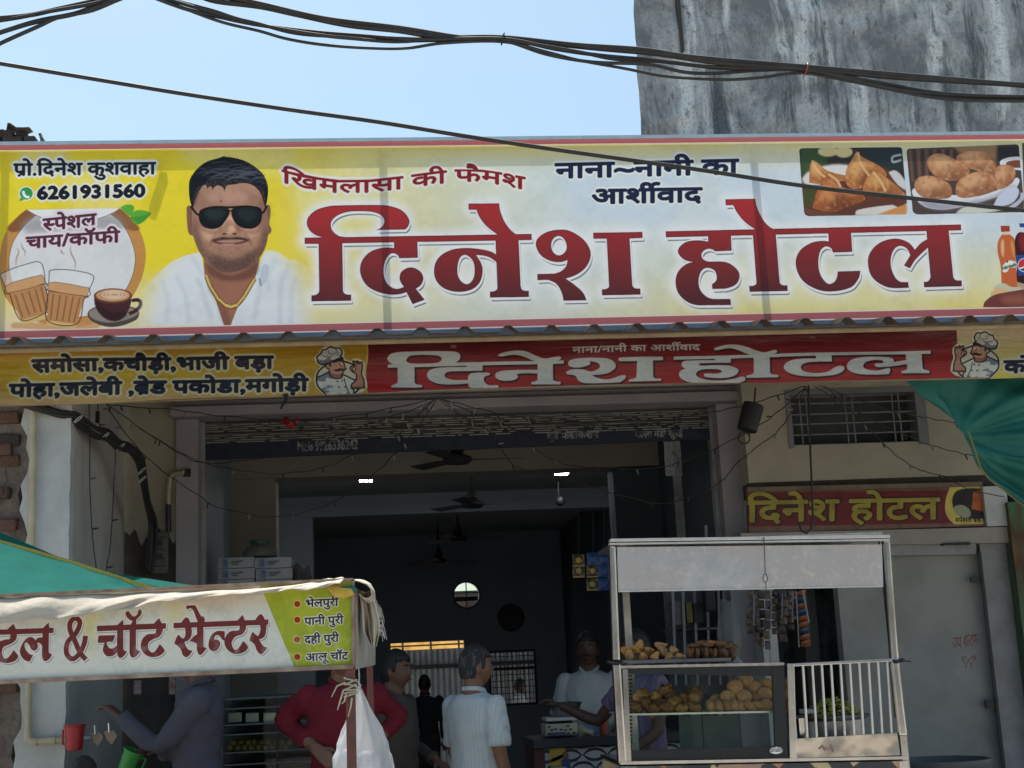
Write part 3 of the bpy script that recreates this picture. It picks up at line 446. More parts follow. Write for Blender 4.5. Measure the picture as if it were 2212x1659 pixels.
        p.fill(F('1140,500 1170,460 1400,520 1900,500 2140,360 2170,390 2120,470 1900,560 1500,660 1300,650 1200,590'), (226, 228, 236)); p.fill(F('1220,590 1500,610 1900,540 2130,430 2000,530 1500,665 1300,650'), (150, 152, 168), .8, 6)
        o, h, d = (190, 130, 92), (228, 178, 132), (126, 76, 58)
        food('1740,105 1860,130 1950,230 1930,260 1800,200', (160, 104, 76), h, d); food('1565,180 1640,115 1760,110 1880,170 1950,280 1940,350 1760,290 1690,270', o, h, d); food('1945,270 2020,235 2110,260 2130,340 2090,420 1960,470 1940,380', o, h, d)
        food('1285,210 1320,150 1420,130 1560,190 1690,280 1680,340 1590,385 1450,380 1330,310', o, h, d); food('1165,430 1190,370 1280,340 1420,370 1510,440 1520,530 1460,560 1260,550 1190,500', o, h, d); food('1560,480 1580,400 1680,330 1800,300 1920,340 1960,420 1920,490 1700,550 1580,540', o, h, d)
        p.fill(F('1920,630* 1980,520 2080,450 2160,470 2140,560 2060,620'), (206, 212, 232), 1, 2); p.fill(F('2060,640* 2170,560 2190,500 2212,560* 2130,640'), (190, 196, 214), 1, 2); p.fill(F('1560,700* 1650,640 1800,650 1900,660* 2050,650 1800,700*'), (220, 224, 214), .9, 3)
    for fr, fn in ((fr1, f1), (fr2, f2)):
        p.put(blur(p.mask([F(fr)]), 3), (236, 236, 226), .5); clipped(fr, fn)
    p.fill(np.array([(4088, 572), (4400, 566), (4400, 840), (4098, 848)]), (96, 78, 66))
    # ---- bottles and a bun at the right end
    q = lambda s, n=5: spl(s, 3860, 860, 4.148, n); QA = lambda *z: np.array(z)/4.148+[3860, 860]
    p.fill(q('740,1150 900,1100 1300,1080 1300,1560* 700,1560*'), (188, 166, 140))
    p.fill(q('820,560 830,400 880,300 980,280 1150,300 1220,420 1220,1080 850,1100 860,900 840,700'), (58, 26, 34)); p.fill(q('920,320 1000,300 1020,500 960,600 900,480'), (150, 44, 54), .8, 8)
    p.fill(q('880,275* 930,220* 1090,220* 1150,290* 1000,290'), (214, 220, 226)); p.fill(q('900,140* 1090,135* 1090,205* 910,205*'), (48, 74, 150))
    p.fill(q('840,665* 1220,655* 1225,1000* 880,1005*'), (44, 74, 148)); c = QA(985, 830)
    p.fill(ell(c[0], c[1], 27, 28), (238, 240, 246)); p.fill(ell(c[0], c[1], 24, 25), (44, 70, 150)); p.fill(q('888,830 900,770 960,735 1030,745 1080,800 1082,850 1010,830 950,870 900,890'), (206, 52, 62)); p.fill(q('900,885 960,862 1020,822 1082,845 1075,880 1010,860 950,890'), (242, 242, 246))
    p.fill(q('590,180* 740,178* 745,275* 600,280*'), (166, 66, 50)); p.fill(q('625,280* 730,275* 745,325* 610,330*'), (232, 206, 186))
    p.fill(q('610,330* 750,325* 820,390* 830,560 850,900 870,1190* 760,1210 605,1140* 590,850 545,620 540,480 570,390'), (206, 104, 60)); p.fill(q('600,440 640,400 640,700 600,620'), (238, 190, 150), .9, 3); p.fill(q('760,420 800,480 820,700 790,640'), (236, 176, 90), .8, 4)
    p.fill(q('610,890 660,800 740,755 850,790 850,860 740,880 700,940 640,950'), (236, 238, 232)); p.fill(ell(*QA(700, 775), 4, 4), (30, 60, 50))
    m = p.mask(text('Mirinda', 4008, 1082, 4066, 1062, 12), nz=True); p.put(grow(m, 1), (38, 84, 66))
    p.fill(q('500,1170 640,1130 760,1190 900,1200 950,1220 800,1260 640,1270 480,1230'), (206, 206, 180)); p.fill(q('440,1270* 560,1200 760,1270 800,1300* 500,1370 400,1420*'), (226, 190, 140)); p.fill(q('302,1530* 330,1440 480,1330 700,1280 950,1240* 1250,1230* 1250,1540*'), (120, 62, 60)); p.fill(q('600,1400 800,1330 1000,1340 1000,1460 760,1480'), (166, 100, 80), .7, 10)
    # scuffs and dust on the flex
    n = noise2(H, W, 60, 11)*.6+noise2(H, W, 14, 12)*.4; p.a *= (1-.07*np.clip((n-.45)*3, 0, 1))[..., None]
    p.a *= (.985+.03*noise2(H, W, 400, 19))[..., None]
    # ---- printed border
    rim = 13
    m = np.zeros((H, W), np.float32); m[:13] = 1; m[-23:] = 1; m[:, :10] = 1; p.put(m, (182, 104, 110))
    m = np.zeros((H, W), np.float32); m[13:15] = 1; m[-26:-23] = 1; m[:, 10:13] = 1; m[-4:] = 1; p.put(m, (240, 224, 216), .9)
    return p
# ------------------------------------------------ art of the other signs
def low_title():
    a = lambda s: spl(s, 1540, 1370, 1.9404); b = lambda s: spl(s, 2660, 1330, 1.9404)
    return [[a('80,168* 35,145 22,120 50,88 130,73 500,70 560,80 582,105 570,135 520,165* 620,158* 620,178* 225,182* 228,310* 245,322 285,330 285,342* 55,345* 52,335 80,322 102,312* 100,185* 25,190* 25,170*'), a('165,125 200,97 400,97 440,115 440,140 400,160 200,162 165,145')],
     [a('25,170* 1385,140* 1385,160* 25,190*')],
     [a('635,160* 755,160* 755,215* 540,218* 480,225 460,245 470,270 540,290* 650,290* 650,260 680,238 800,235* 812,245 775,258 765,275 768,300 800,330 870,332 880,342 830,360 750,362 680,350 655,335 648,310* 480,318 380,300 330,255 350,215 430,195 635,192*')],
     [a('880,100 900,88 960,70 1040,62 1100,72 1200,115 1250,125 1340,110 1365,118 1350,132 1300,145* 1305,290* 1330,300 1362,305 1362,318* 1140,320* 1142,308 1170,300 1188,290* 1188,145* 1150,135 1060,100 990,92 910,105 885,104')],
     [a('1190,212* 940,218 870,235 860,260 890,285 940,292 1000,285 1030,262 1015,240 1190,235*')],
     [a('1425,165 1440,140 1500,125 1640,122 1740,135 1785,170 1780,200 1720,235 1600,245* 1640,270 1720,285 1780,275 1840,255 1868,262 1850,285 1825,302* 1560,308 1510,290 1480,250 1415,238 1415,225 1460,208 1540,210 1600,225 1660,205 1672,180 1650,155 1600,145 1560,150* 1590,160 1570,175 1500,190 1440,182')],
     [a('1812,130 1830,122 2150,118* 2150,140* 2072,142* 2078,270* 2100,282 2140,285 2140,295* 1900,298* 1900,288 1940,280 1955,268* 1955,145* 1830,145 1815,140')],
     [b('65,195* 885,170* 885,190* 65,215*')], [b('890,168* 2068,138* 2068,158* 890,188*')],
     [b('387,195* 505,192* 505,235* 300,240 255,250 290,265* 480,262 555,285 565,305 530,335 460,352 350,350* 305,340 305,325 400,325 440,310 430,292 370,285 270,292 235,320 250,350 320,372 420,378 540,362 600,345 620,358 605,378 520,395 350,400 210,390 130,360 108,325 125,300 170,285* 130,265 135,235 200,225 387,222*')],
     [b('383,130 400,118 480,98 560,97 620,110 760,158 850,140 865,150 840,165 805,175* 810,315* 830,328 875,335 875,345* 632,350* 635,338 670,330 690,318* 688,178* 640,165 540,125 480,120 400,136')],
     [b('1168,172* 1285,170* 1285,228* 1110,232 1060,248 1045,275 1070,305 1160,320 1260,310 1310,280 1355,265 1382,280 1360,310 1290,332 1130,340 1000,325 925,285 935,245 1010,215 1168,210*')],
     [b('1885,212* 1770,232* 1770,205 1720,192 1560,192 1450,215 1408,260 1430,300 1520,325 1730,322* 1742,285 1720,283 1650,300 1570,295 1530,270 1545,235 1600,215 1670,212 1700,225 1690,240 1640,245 1625,255 1660,270 1885,240*')],
     [b('1875,150* 1995,148* 2000,280* 2020,290 2052,300 2052,310* 1840,315* 1838,305 1870,295 1885,282*')]]
def chef(p, mirror=False):
    def k(s, n=5):
        c = spl(s, 1240, 1370, 7.542, n)
        if mirror: c = np.stack([3905-(c[:, 0]-1362)*.94, 1513+(c[:, 1]-1583)*.94], 1)
        return c
    def ol(s, w=4): L = k(s); p.line(list(L)+[L[0]], w, (52, 44, 34))
    ring = '200,1050 260,880 460,700 640,640* 1000,570 1200,620 1350,700 1480,900 1580,1200 1480,1400 1300,1560 1000,1615 560,1615 380,1480 230,1300'
    halo = [k(ring), k('210,450 330,330 370,230 560,120 700,110 880,150 970,280 930,440* 990,470 1000,540 1120,720 1150,770 1020,960 600,900 360,670 240,600'), k('1200,740 1380,690* 1290,570 1340,540 1560,590 1590,760 1570,940 1640,1150 1630,1400 1300,1420 1380,1100')]
    p.put(grow(p.union(halo), 6), (236, 232, 205))
    p.fill(k(ring), (226, 214, 196)); ol(ring, 5)
    body = '225,1050* 400,980 560,890* 700,1060 960,1020 980,950* 1180,1050 1380,1140* 1260,1350* 1320,1520 1200,1615 560,1615 380,1480 230,1300 205,1150'
    p.fill(k(body), (232, 232, 224)); p.fill(k('225,1050* 400,980 560,890* 640,1000 740,1090 480,1070 470,1170 230,1150'), (130, 140, 156)); p.fill(k('340,1430 480,1350 600,1380 480,1430 600,1500 480,1530'), (140, 150, 166)); p.fill(k('500,1310 640,1310 720,1350 680,1370'), (130, 140, 150)); ol(body)
    p.line([k('1030,1070*')[0], k('1100,1350*')[0], k('1220,1600*')[0]], 3, (90, 90, 86))
    arm = '1370,1160* 1400,960 1290,880 1210,760 1290,700 1380,700* 1290,570 1330,550 1440,640* 1410,560 1450,555 1510,650* 1520,590 1570,590 1580,760 1555,930 1620,1130 1630,1370* 1270,1390* 1250,1280'
    p.fill(k(arm), (196, 148, 122)); ol(arm, 4); p.fill(k('1280,770 1330,750 1380,800 1330,850'), (226, 214, 196)); L = k('1280,770 1330,750 1380,800 1330,850'); p.line(list(L)+[L[0]], 3, (90, 56, 40)); p.fill(k('1260,1330* 1620,1330* 1630,1380* 1280,1390*'), (128, 78, 56), .8)
    face = '480,690 560,640 650,560* 990,540* 1030,650 1060,760 1010,870 960,960 960,1060 720,1080 590,960 570,800 500,770'
    p.fill(k(face), (206, 158, 134)); p.fill(k('590,850 700,950 960,960 940,1060 720,1080 600,970'), (170, 116, 92)); ol(face, 3.5)
    p.fill(k('560,660* 640,580* 640,750* 600,740*'), (70, 44, 36)); p.fill(k('680,630* 700,580 780,570 850,600* 760,600'), (60, 36, 30)); p.fill(k('915,580* 960,540 1010,560*'), (60, 36, 30))
    p.fill(k('760,650 830,640 840,680 770,720'), (238, 232, 222)); p.fill(k('770,660 805,660 800,715 770,710'), (50, 30, 24)); p.fill(k('930,630 970,600 980,660 940,670'), (238, 232, 222), .8)
    p.line([k('860,650*')[0], k('960,720*')[0], k('980,780*')[0], k('850,790*')[0]], 3, (150, 96, 74))
    p.fill(k('700,820* 800,810 900,790 1040,790 1120,745* 1090,820 990,850 900,860 800,875'), (60, 34, 28))
    hat = '225,520* 210,450 270,380 330,330 370,230 470,205 560,140 640,115 760,155 880,150 960,250 950,360 905,430* 980,465* 970,520* 720,545* 640,575 560,640* 490,640 360,670 250,610'
    p.fill(k(hat), (226, 222, 214)); p.fill(k('250,520 420,540 560,420 800,370 900,380 880,440* 720,545* 560,640* 490,640 360,670 250,600'), (128, 138, 148)); p.fill(k('620,480 700,400 850,390 880,440 700,530'), (220, 216, 208)); ol(hat, 4.5)
    p.line([k('550,230*')[0], k('570,320*')[0], k('680,350*')[0], k('770,310*')[0]], 3, (130, 130, 126)); p.line([k('790,180*')[0], k('800,300*')[0], k('880,320*')[0]], 3, (130, 130, 126)); p.line([k('370,380*')[0], k('440,430*')[0], k('540,400*')[0]], 3, (130, 130, 126))
    p.fill(k('730,530* 830,465 980,465* 970,520* 850,545*'), (34, 22, 24))
    for q in ((830, 1170), (975, 1150), (880, 1350), (1055, 1335), (905, 1570), (1130, 1535)):
        c = k('%d,%d*' % q)[0]; p.fill(ell(c[0], c[1], 4.2, 4.2), (60, 66, 66)); p.fill(ell(c[0]-1, c[1]-1.5, 1.8, 1.8), (220, 224, 220))
LOW = (-2.14, 4.1, 3.06, 3.405, 7.45)
def draw_low():
    p = Print(LOW[0], LOW[1], LOW[2], LOW[3], LOW[4], 3072, (206, 164, 48))
    H, W = p.H, p.W; yy, xx = np.mgrid[0:H, 0:W].astype(np.float32); v = yy/H; cl = lambda t: np.clip(t, 0, 1)
    p.put(cl(1-v*4.2)*cl(1.5-xx/W*6.5), (200, 62, 40), .9); p.put(blur(cl((v-.62)*3.4)*cl(2.2-xx/W*7), 8), (226, 188, 132), .8); p.put(blur(cl(1-np.abs(v-.5)*2.6)*cl(1.3-np.abs(xx/W-.1)*9), 20), (222, 196, 40), .8)
    p.put(cl((xx/W-.17)*12)*cl(1-v*2.2), (160, 104, 30), .45)
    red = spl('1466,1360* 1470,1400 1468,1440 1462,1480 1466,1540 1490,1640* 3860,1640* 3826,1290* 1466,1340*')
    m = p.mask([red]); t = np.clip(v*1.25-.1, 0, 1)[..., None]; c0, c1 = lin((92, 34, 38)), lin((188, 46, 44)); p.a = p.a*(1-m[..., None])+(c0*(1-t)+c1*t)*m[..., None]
    rt = p.mask([np.array([(3824, 1290), (4400, 1280), (4400, 1640), (3860, 1640)])]); c0, c1 = lin((222, 200, 168)), lin((236, 222, 110)); p.a = p.a*(1-rt[..., None])+(c0*(1-t)+c1*t)*rt[..., None]
    L = red[1:26]; p.line(L[:20], 4, (226, 196, 120), .9)
    def label(cs, col, edge, w1, b=0):
        mm = p.mask(cs, nz=True); mm = grow(mm, b) if b else mm
        p.put(blur(grow(mm, w1), 1.4), edge); p.put(mm, col)
    navy = (28, 30, 52)
    label(text('समोसा,कचौड़ी,भाजी बड़ा', 129, 1487, 1092, 1473, 45), navy, (232, 222, 178), 6, 3.6)
    label(text('पोहा,जलेबी ,\ue005ेड पकोडा,मगोड़ी', 37, 1585, 1231, 1564, 48), navy, (232, 222, 178), 6, 3.6)
    label(text('को', 4017, 1491, 4130, 1488, 46), navy, (238, 232, 214), 6, 3.6); label(text('बड़ा', 4170, 1488, 4300, 1486, 46), navy, (238, 232, 214), 6, 3.6)
    label(text('नाना/नानी का आशी\ue006वाद', 2290, 1412, 2799, 1401, 23), (226, 212, 206), (96, 40, 40), 2, 1.0)
    mm = p.union(low_title()); p.put(blur(grow(np.roll(np.roll(mm, 3, 1), 3, 0), 4), 2), (58, 28, 26), .95); p.put(grow(mm, 1.5), (236, 208, 206)); p.put(mm, (224, 226, 222))
    chef(p); chef(p, True)
    n = noise2(H, W, 50, 5)*.5+noise2(H, W, 260, 6)*.5; p.a *= (1-.16*np.clip((n-.45)*2.5, 0, 1))[..., None]
    p.a *= (1-.10*noise2(H, W, 7, 8))[..., None]
    return p
DOOR_SIGN = (2.385, 4.07, 2.375, 2.69, 8.95)
def draw_door_sign():
    p = Print(*DOOR_SIGN, 1024, (112, 38, 42))
    p.fill(np.array([(2900, 1930), (4000, 1915), (4000, 1958), (2900, 1972)]), (120, 84, 66)); p.fill(np.array([(2900, 2108), (4000, 2090), (4000, 2140), (2900, 2150)]), (120, 92, 78))
    k = lambda s, n=5: spl(s, 2850, 1450, 1.775, n)
    m = p.mask(text('िदनेश होटल', 2985, 2087, 3756, 2074, 80), nz=True); m = grow(m, 4.6)
    p.put(blur(grow(np.roll(m, 3, 1), 6), 3), (52, 26, 24), .9); p.put(m, (160, 146, 60))
    p.fill(k('1690,880* 2200,870* 2200,1140* 1720,1150* 1660,1080 1655,980'), (206, 186, 96)); p.fill(k('1715,930 1800,895 1930,900* 1980,980 1960,1080 1900,1110 1790,1100 1715,1050'), (44, 36, 40))
    p.fill(k('1850,925* 1910,900* 1935,1060* 1840,1040*'), (182, 96, 46)); p.fill(k('1710,1040 1760,1010 1820,1040 1830,1090 1770,1100'), (150, 156, 128))
    m = p.mask(text('\ue001पेशल \ue005ेड प', 2850+1725/1.775, 1450+1135/1.775, 2850+1945/1.775, 1450+1130/1.775, 17), nz=True); p.put(grow(m, 1), (60, 40, 36))
    n = noise2(p.H, p.W, 30, 5); p.a *= (1-.25*np.clip((n-.4)*2, 0, 1))[..., None]
    return p
CHAAT = (-1.62, -0.135, 1.585, 2.02, 5.60)
def draw_chaat():
    p = Print(*CHAAT, 2048, (222, 226, 218)); H, W = p.H, p.W
    yy, xx = np.mgrid[0:H, 0:W].astype(np.float32); v = yy/H; cl = lambda t: np.clip(t, 0, 1)
    gx = lambda x: p.M([(x, 2500)])[0, 0]
    p.put(blur(cl(1.15-v*2.4)*cl(1.1-np.abs(xx-gx(820))/(gx(1150)-gx(820))), 25), (206, 138, 76)); p.put(blur(cl(1.0-v*2.0)*cl(1-np.abs(xx-gx(300))/(gx(650)-gx(300))), 25), (202, 196, 128), .8); p.put(blur(cl(1-np.abs(v-.5)*3)*cl(1-np.abs(xx-gx(360))/90), 20), (220, 214, 130), .8)
    p.put(blur(cl(1-np.abs(v-.45)*3)*cl(1-np.abs(xx-gx(700))/90), 20), (220, 210, 130), .6)
    p.fill(np.array([(1040, 2340), (1180, 2676), (1440, 2664), (1440, 2300)]), (176, 188, 52)); p.put(p.mask([np.array([(1040, 2340), (1180, 2676), (1440, 2664), (1440, 2300)])])*(noise2(H, W, 90, 4) > .5), (158, 172, 44), .5)
    a = lambda s: spl(s, 0, 2420, 3.95); b = lambda s: spl(s, 540, 2400, 3.95)
    A, B_ = a('1535,332* 1535,412*'), b('487,368* 487,450*')
    g = [[a('-120,396* 845,362* 843,440* -120,472*')], [a('120,385* 210,300* 250,380* 250,420* 120,430*')], [a('680,365* 768,280* 775,360* 775,400* 680,410*')],
     [a('165,455* 255,440* 265,480 240,560 150,620 60,660 30,720 50,830 100,850 160,800 215,715* 255,760 290,810* 250,870 150,910 50,910 -60,860 -120,760 -80,620 80,550 150,540 165,500')],
     [a('670,515* 600,525 560,560* 520,520 470,508 400,550 330,670 320,760 380,860 470,892* 520,790* 470,780 400,700 385,620 420,590 470,640 500,700 560,715 600,650* 590,600 630,600 665,640* 760,640* 760,515*')],
     [a('675,440* 770,430* 765,740* 790,770 820,778* 780,850 715,885 680,860 665,780 668,700*')],
     [np.array([A[0], B_[0], B_[1], A[1]])],
     [a('1560,490 1580,485* 1815,480* 1790,560 1775,582* 1690,588 1695,640 1740,690 1800,680 1850,640* 1850,740* 1800,790 1740,808 1680,800 1630,720 1640,640 1655,595* 1548,595*')],
     [a('1855,320* 1945,235* 1945,700* 1970,725 2000,732* 1960,800 1900,835 1865,800 1850,730*')], [a('2050,380* 2145,380* 2145,690* 2170,715 2212,730* 2160,800 2095,830 2055,780 2050,700*')],
     [a('1985,130 2030,95* 2060,140 2110,185 2170,150 2200,75 2235,100 2220,160 2150,230* 2150,330* 2060,330* 2100,250* 2030,215')],
     [b('340,440* 440,430* 430,500 380,580 280,620 210,680 210,770 260,830 310,820 390,700* 430,740 470,800* 420,860 300,900 180,870 100,770 110,640 190,550 320,530 335,480')], [b('300,375* 380,288* 420,370* 420,400* 300,400*')],
     [b('612,365* 2105,310* 2103,388* 612,445*')], [b('730,365* 800,280 840,290 870,365* 870,390* 730,390*')], [b('1615,330* 1700,238* 1735,330* 1735,360* 1615,360*')], [b('1905,315* 1960,240 2000,230 2050,315* 2050,350* 1905,350*')],
     [b('790,420* 885,420* 895,530 860,620 780,660* 800,730 850,790 905,800* 860,870 810,900 760,870 720,770 625,685* 660,590 690,550* 720,585 755,615* 790,580 800,520')],
     [b('985,545* 940,570 860,650* 920,660 980,690* 985,800 1020,865 1060,850 1130,760* 1090,745 1080,720* 1078,400* 980,400*')],
     [b('815,100 850,90 950,85* 990,160 1050,265 1085,260 1080,290 1102,290 1085,365* 1000,365* 960,260 920,160 870,125 825,145')],
     [b('1415,500* 1415,640* 1380,620 1330,560 1280,555 1255,590 1250,630* 1310,635 1345,690 1300,790 1240,808 1180,770 1165,690 1200,570 1280,500 1350,490')],
     [b('1650,380* 1755,380* 1745,470 1690,540 1600,570 1535,640 1530,720 1580,790 1640,760 1710,650* 1750,690 1790,745* 1740,810 1600,850 1480,800 1420,700 1430,590 1510,500 1640,480 1655,440')],
     [b('1970,370* 2075,370* 2070,480 2040,580 1960,620* 2000,700 2040,740 2085,750* 2040,820 1990,855 1930,800 1890,700 1810,640* 1840,540 1865,505* 1900,545 1945,575* 1975,520 1985,450')]]
    amp = [np.array(z)/3.95+[0, 2420] for z in ((1360, 860), (1270, 760), (1180, 560), (1110, 400), (1110, 280), (1180, 210), (1255, 250), (1250, 340), (1190, 460), (1080, 570), (1045, 700), (1075, 810), (1160, 850), (1260, 760), (1330, 610), (1352, 490))]
    q = Print(*CHAAT, 2048, (0, 0, 0)); q.line(amp, 24, (255, 255, 255)); mamp = np.clip(q.a[..., 0], 0, 1)
    m = np.maximum(p.union(g), mamp)
    p.put(blur(grow(m, 9), 8), (232, 226, 220), .9); p.put(np.roll(np.roll(grow(m, 2), 9, 0), 7, 1), (128, 132, 124)); p.put(grow(np.roll(np.roll(m, 4, 0), 3, 1), 4), (234, 226, 222)); p.put(grow(m, 4), (234, 226, 222)); p.put(grow(m, 1), (56, 26, 30)); p.put(1-grow(1-m, 1.5), (120, 44, 46))
    for s, x0, y0, x1, y1 in (('भेलपुरी', 1221, 2429, 1353, 2423), ('पानी पुरी', 1218, 2501, 1373, 2494), ('दही पुरी', 1218, 2574, 1355, 2567), ('आलू चॉट', 1221, 2645, 1393, 2637)):
        mm = grow(p.mask(text(s, x0, y0, x1, y1, 29), nz=True), 2.2); p.put(grow(mm, 5), (232, 232, 214)); p.put(mm, (40, 42, 62))
    for x, y in ((1189, 2416), (1189, 2479), (1188, 2558), (1189, 2628)): p.fill(ell(x, y, 16, 16), (228, 206, 110)); p.fill(ell(x, y, 12.5, 12.5), (160, 44, 40))
    n = noise2(H, W, 80, 5)*.6+noise2(H, W, 17, 6)*.4; p.a *= (1-.14*np.clip((n-.45)*2.5, 0, 1))[..., None]
    p.put(np.clip((noise2(H, W, 36, 31)-.6)*3, 0, 1)*np.clip((v-.55)*4, 0, 1), (240, 242, 246), .15)
    return p
#@build
# ================================================================ builders
def T(name, label, cat, loc=(0, 0, 0), group=None, local=False):
    o = bpy.data.objects.new(name, None); C.collection.objects.link(o); o.location = loc; o.empty_display_size = .1
    o['label'] = label; o['category'] = cat
    if group: o['group'] = group
    if local: o['local'] = 1
    return o
def tag(o, label, cat, group=None):
    o['label'] = label; o['category'] = cat
    if group: o['group'] = group
    return o
class B:
    """collects shapes in world coordinates, then links them as ONE mesh object"""
    def __init__(s): s.v = []; s.f = []
    def add(s, vs, fs):
        n = len(s.v); s.v += [tuple(float(t) for t in v) for v in vs]; s.f += [tuple(i+n for i in f) for f in fs]; return s
    def hexa(s, p):                       # 8 corners: bottom ring 0-3, top ring 4-7
        return s.add(p, [(3, 2, 1, 0), (4, 5, 6, 7), (0, 1, 5, 4), (1, 2, 6, 5), (2, 3, 7, 6), (3, 0, 4, 7)])
    def box(s, x0, x1, y0, y1, z0, z1):
        return s.hexa([(x0, y0, z0), (x1, y0, z0), (x1, y1, z0), (x0, y1, z0), (x0, y0, z1), (x1, y0, z1), (x1, y1, z1), (x0, y1, z1)])
    def slab(s, a, b, c, d, th):          # quad a b c d pushed back along +Y by th
        q = [np.array(t, float) for t in (a, b, c, d)]; o = np.array([0, th, 0])
        return s.hexa(q + [t+o for t in q])
    def bar(s, a, b, w, d=None):
        a, b = Vector(a), Vector(b); d = d or w; t = (b-a).normalized(); r = Vector((0, 0, 1)) if abs(t.z) < .9 else Vector((0, 1, 0))
        u = t.cross(r).normalized()*(w/2); v = t.cross(u).normalized()*(d/2)
        return s.hexa([a-u-v, a+u-v, a+u+v, a-u+v, b-u-v, b+u-v, b+u+v, b-u+v])
    def tube(s, pts, r, n=8, cap=True):
        pts = [Vector(p) for p in pts]; rs = r if hasattr(r, '__len__') else [r]*len(pts); N = len(pts); vs = []; fs = []
        prev = None
        for i, p in enumerate(pts):
            t = (pts[min(i+1, N-1)]-pts[max(i-1, 0)]).normalized()
            if prev is None: u = t.orthogonal().normalized()
            else: u = (prev-t*prev.dot(t)).normalized()
            prev = u; v = t.cross(u)
            for k in range(n):
                a = 2*math.pi*k/n; vs.append(p+(u*math.cos(a)+v*math.sin(a))*rs[i])
        for i in range(N-1):
            for k in range(n):
                k2 = (k+1) % n; fs.append((i*n+k, i*n+k2, (i+1)*n+k2, (i+1)*n+k))
        if cap: fs.append(tuple(range(n))[::-1]); fs.append(tuple((N-1)*n+k for k in range(n)))
        return s.add(vs, fs)
    def lathe(s, prof, c=(0, 0, 0), n=24, sx=1, sy=1, cap=True):
        vs = []; fs = []
        for r, z in prof:
            for k in range(n): a = 2*math.pi*k/n; vs.append((c[0]+r*sx*math.cos(a), c[1]+r*sy*math.sin(a), c[2]+z))
        for i in range(len(prof)-1):
            for k in range(n): k2 = (k+1) % n; fs.append((i*n+k, i*n+k2, (i+1)*n+k2, (i+1)*n+k))
        if cap: fs.append(tuple(range(n))[::-1]); fs.append(tuple((len(prof)-1)*n+k for k in range(n)))
        return s.add(vs, fs)
    def ball(s, c, rx, ry=None, rz=None, n=14, m=9):
        ry = ry or rx; rz = rz or rx; prof = [(math.sin(math.pi*i/m), -math.cos(math.pi*i/m)) for i in range(1, m)]
        vs = [(c[0], c[1], c[2]-rz)]; fs = []
        for r, z in prof:
            for k in range(n): a = 2*math.pi*k/n; vs.append((c[0]+r*rx*math.cos(a), c[1]+r*ry*math.sin(a), c[2]+z*rz))
        vs.append((c[0], c[1], c[2]+rz)); L = len(vs)-1
        for k in range(n): fs.append((0, 1+(k+1) % n, 1+k)); fs.append((L, L-n+k, L-n+(k+1) % n))
        for i in range(len(prof)-1):
            for k in range(n): k2 = (k+1) % n; fs.append((1+i*n+k, 1+i*n+k2, 1+(i+1)*n+k2, 1+(i+1)*n+k))
        return s.add(vs, fs)
    def grid(s, fn, nu, nv):
        vs = [fn(i/nu, j/nv) for j in range(nv+1) for i in range(nu+1)]; w_ = nu+1
        return s.add(vs, [(j*w_+i, j*w_+i+1, (j+1)*w_+i+1, (j+1)*w_+i) for j in range(nv) for i in range(nu)])
    def prism(s, pts, th):                # pts: outline (x,y,z) lying roughly in a plane y=const; pushed back by th
        n = len(pts); q = [tuple(p) for p in pts]; k = [(p[0], p[1]+th, p[2]) for p in q]
        return s.add(q+k, [tuple(range(n)), tuple(range(2*n-1, n-1, -1))] + [(i, i+n, (i+1) % n+n, (i+1) % n) for i in range(n)])
    def pbox(s, x0, x1, y0, y1, Y, th):   # a board standing at depth Y whose front fills this part of the view
        xm, ym = (x0+x1)/2, (y0+y1)/2
        return s.box(P(x0, ym, Y)[0], P(x1, ym, Y)[0], Y, Y+th, P(xm, y1, Y)[2], P(xm, y0, Y)[2])
    def obj(s, name, m, parent=None, smooth=False, bevel=0, solid=0, keep=None):
        me = bpy.data.meshes.new(name); me.from_pydata(s.v, [], s.f); me.update()
        bm = bmesh.new(); bm.from_mesh(me)
        if len(s.f) > 1: bmesh.ops.recalc_face_normals(bm, faces=bm.faces)
        bm.to_mesh(me); bm.free()
        return link(name, me, m, parent, smooth, bevel, solid)
def link(name, me, m, parent=None, smooth=False, bevel=0, solid=0):
    o = bpy.data.objects.new(name, me); C.collection.objects.link(o)
    for q in (m if isinstance(m, (list, tuple)) else [m]): me.materials.append(q)
    if smooth:
        me.polygons.foreach_set('use_smooth', [True]*len(me.polygons))
        if smooth != 'all':
            try: me.set_sharp_from_angle(angle=math.radians(42))
            except Exception: pass
    if bevel:
        b = o.modifiers.new('bevel', 'BEVEL'); b.width = bevel; b.segments = 2; b.limit_method = 'ANGLE'
    if solid:
        b = o.modifiers.new('solid', 'SOLIDIFY'); b.thickness = solid; b.offset = 0
    if parent is not None:
        o.parent = parent
        if parent.get('local'): return o
        t = Vector((0, 0, 0)); q = parent
        while q is not None: t += q.location; q = q.parent
        o.location = -t
    return o
def uvs(o, pr):
    """flat print coordinates: position in the sheet's own rectangle"""
    me = o.data; l = me.uv_layers.new(name='print')
    for lp in me.loops:
        v = me.vertices[lp.vertex_index].co; l.data[lp.index].uv = ((v.x-pr.X0)/(pr.X1-pr.X0), (v.z-pr.Z0)/(pr.Z1-pr.Z0))
_mc = {}
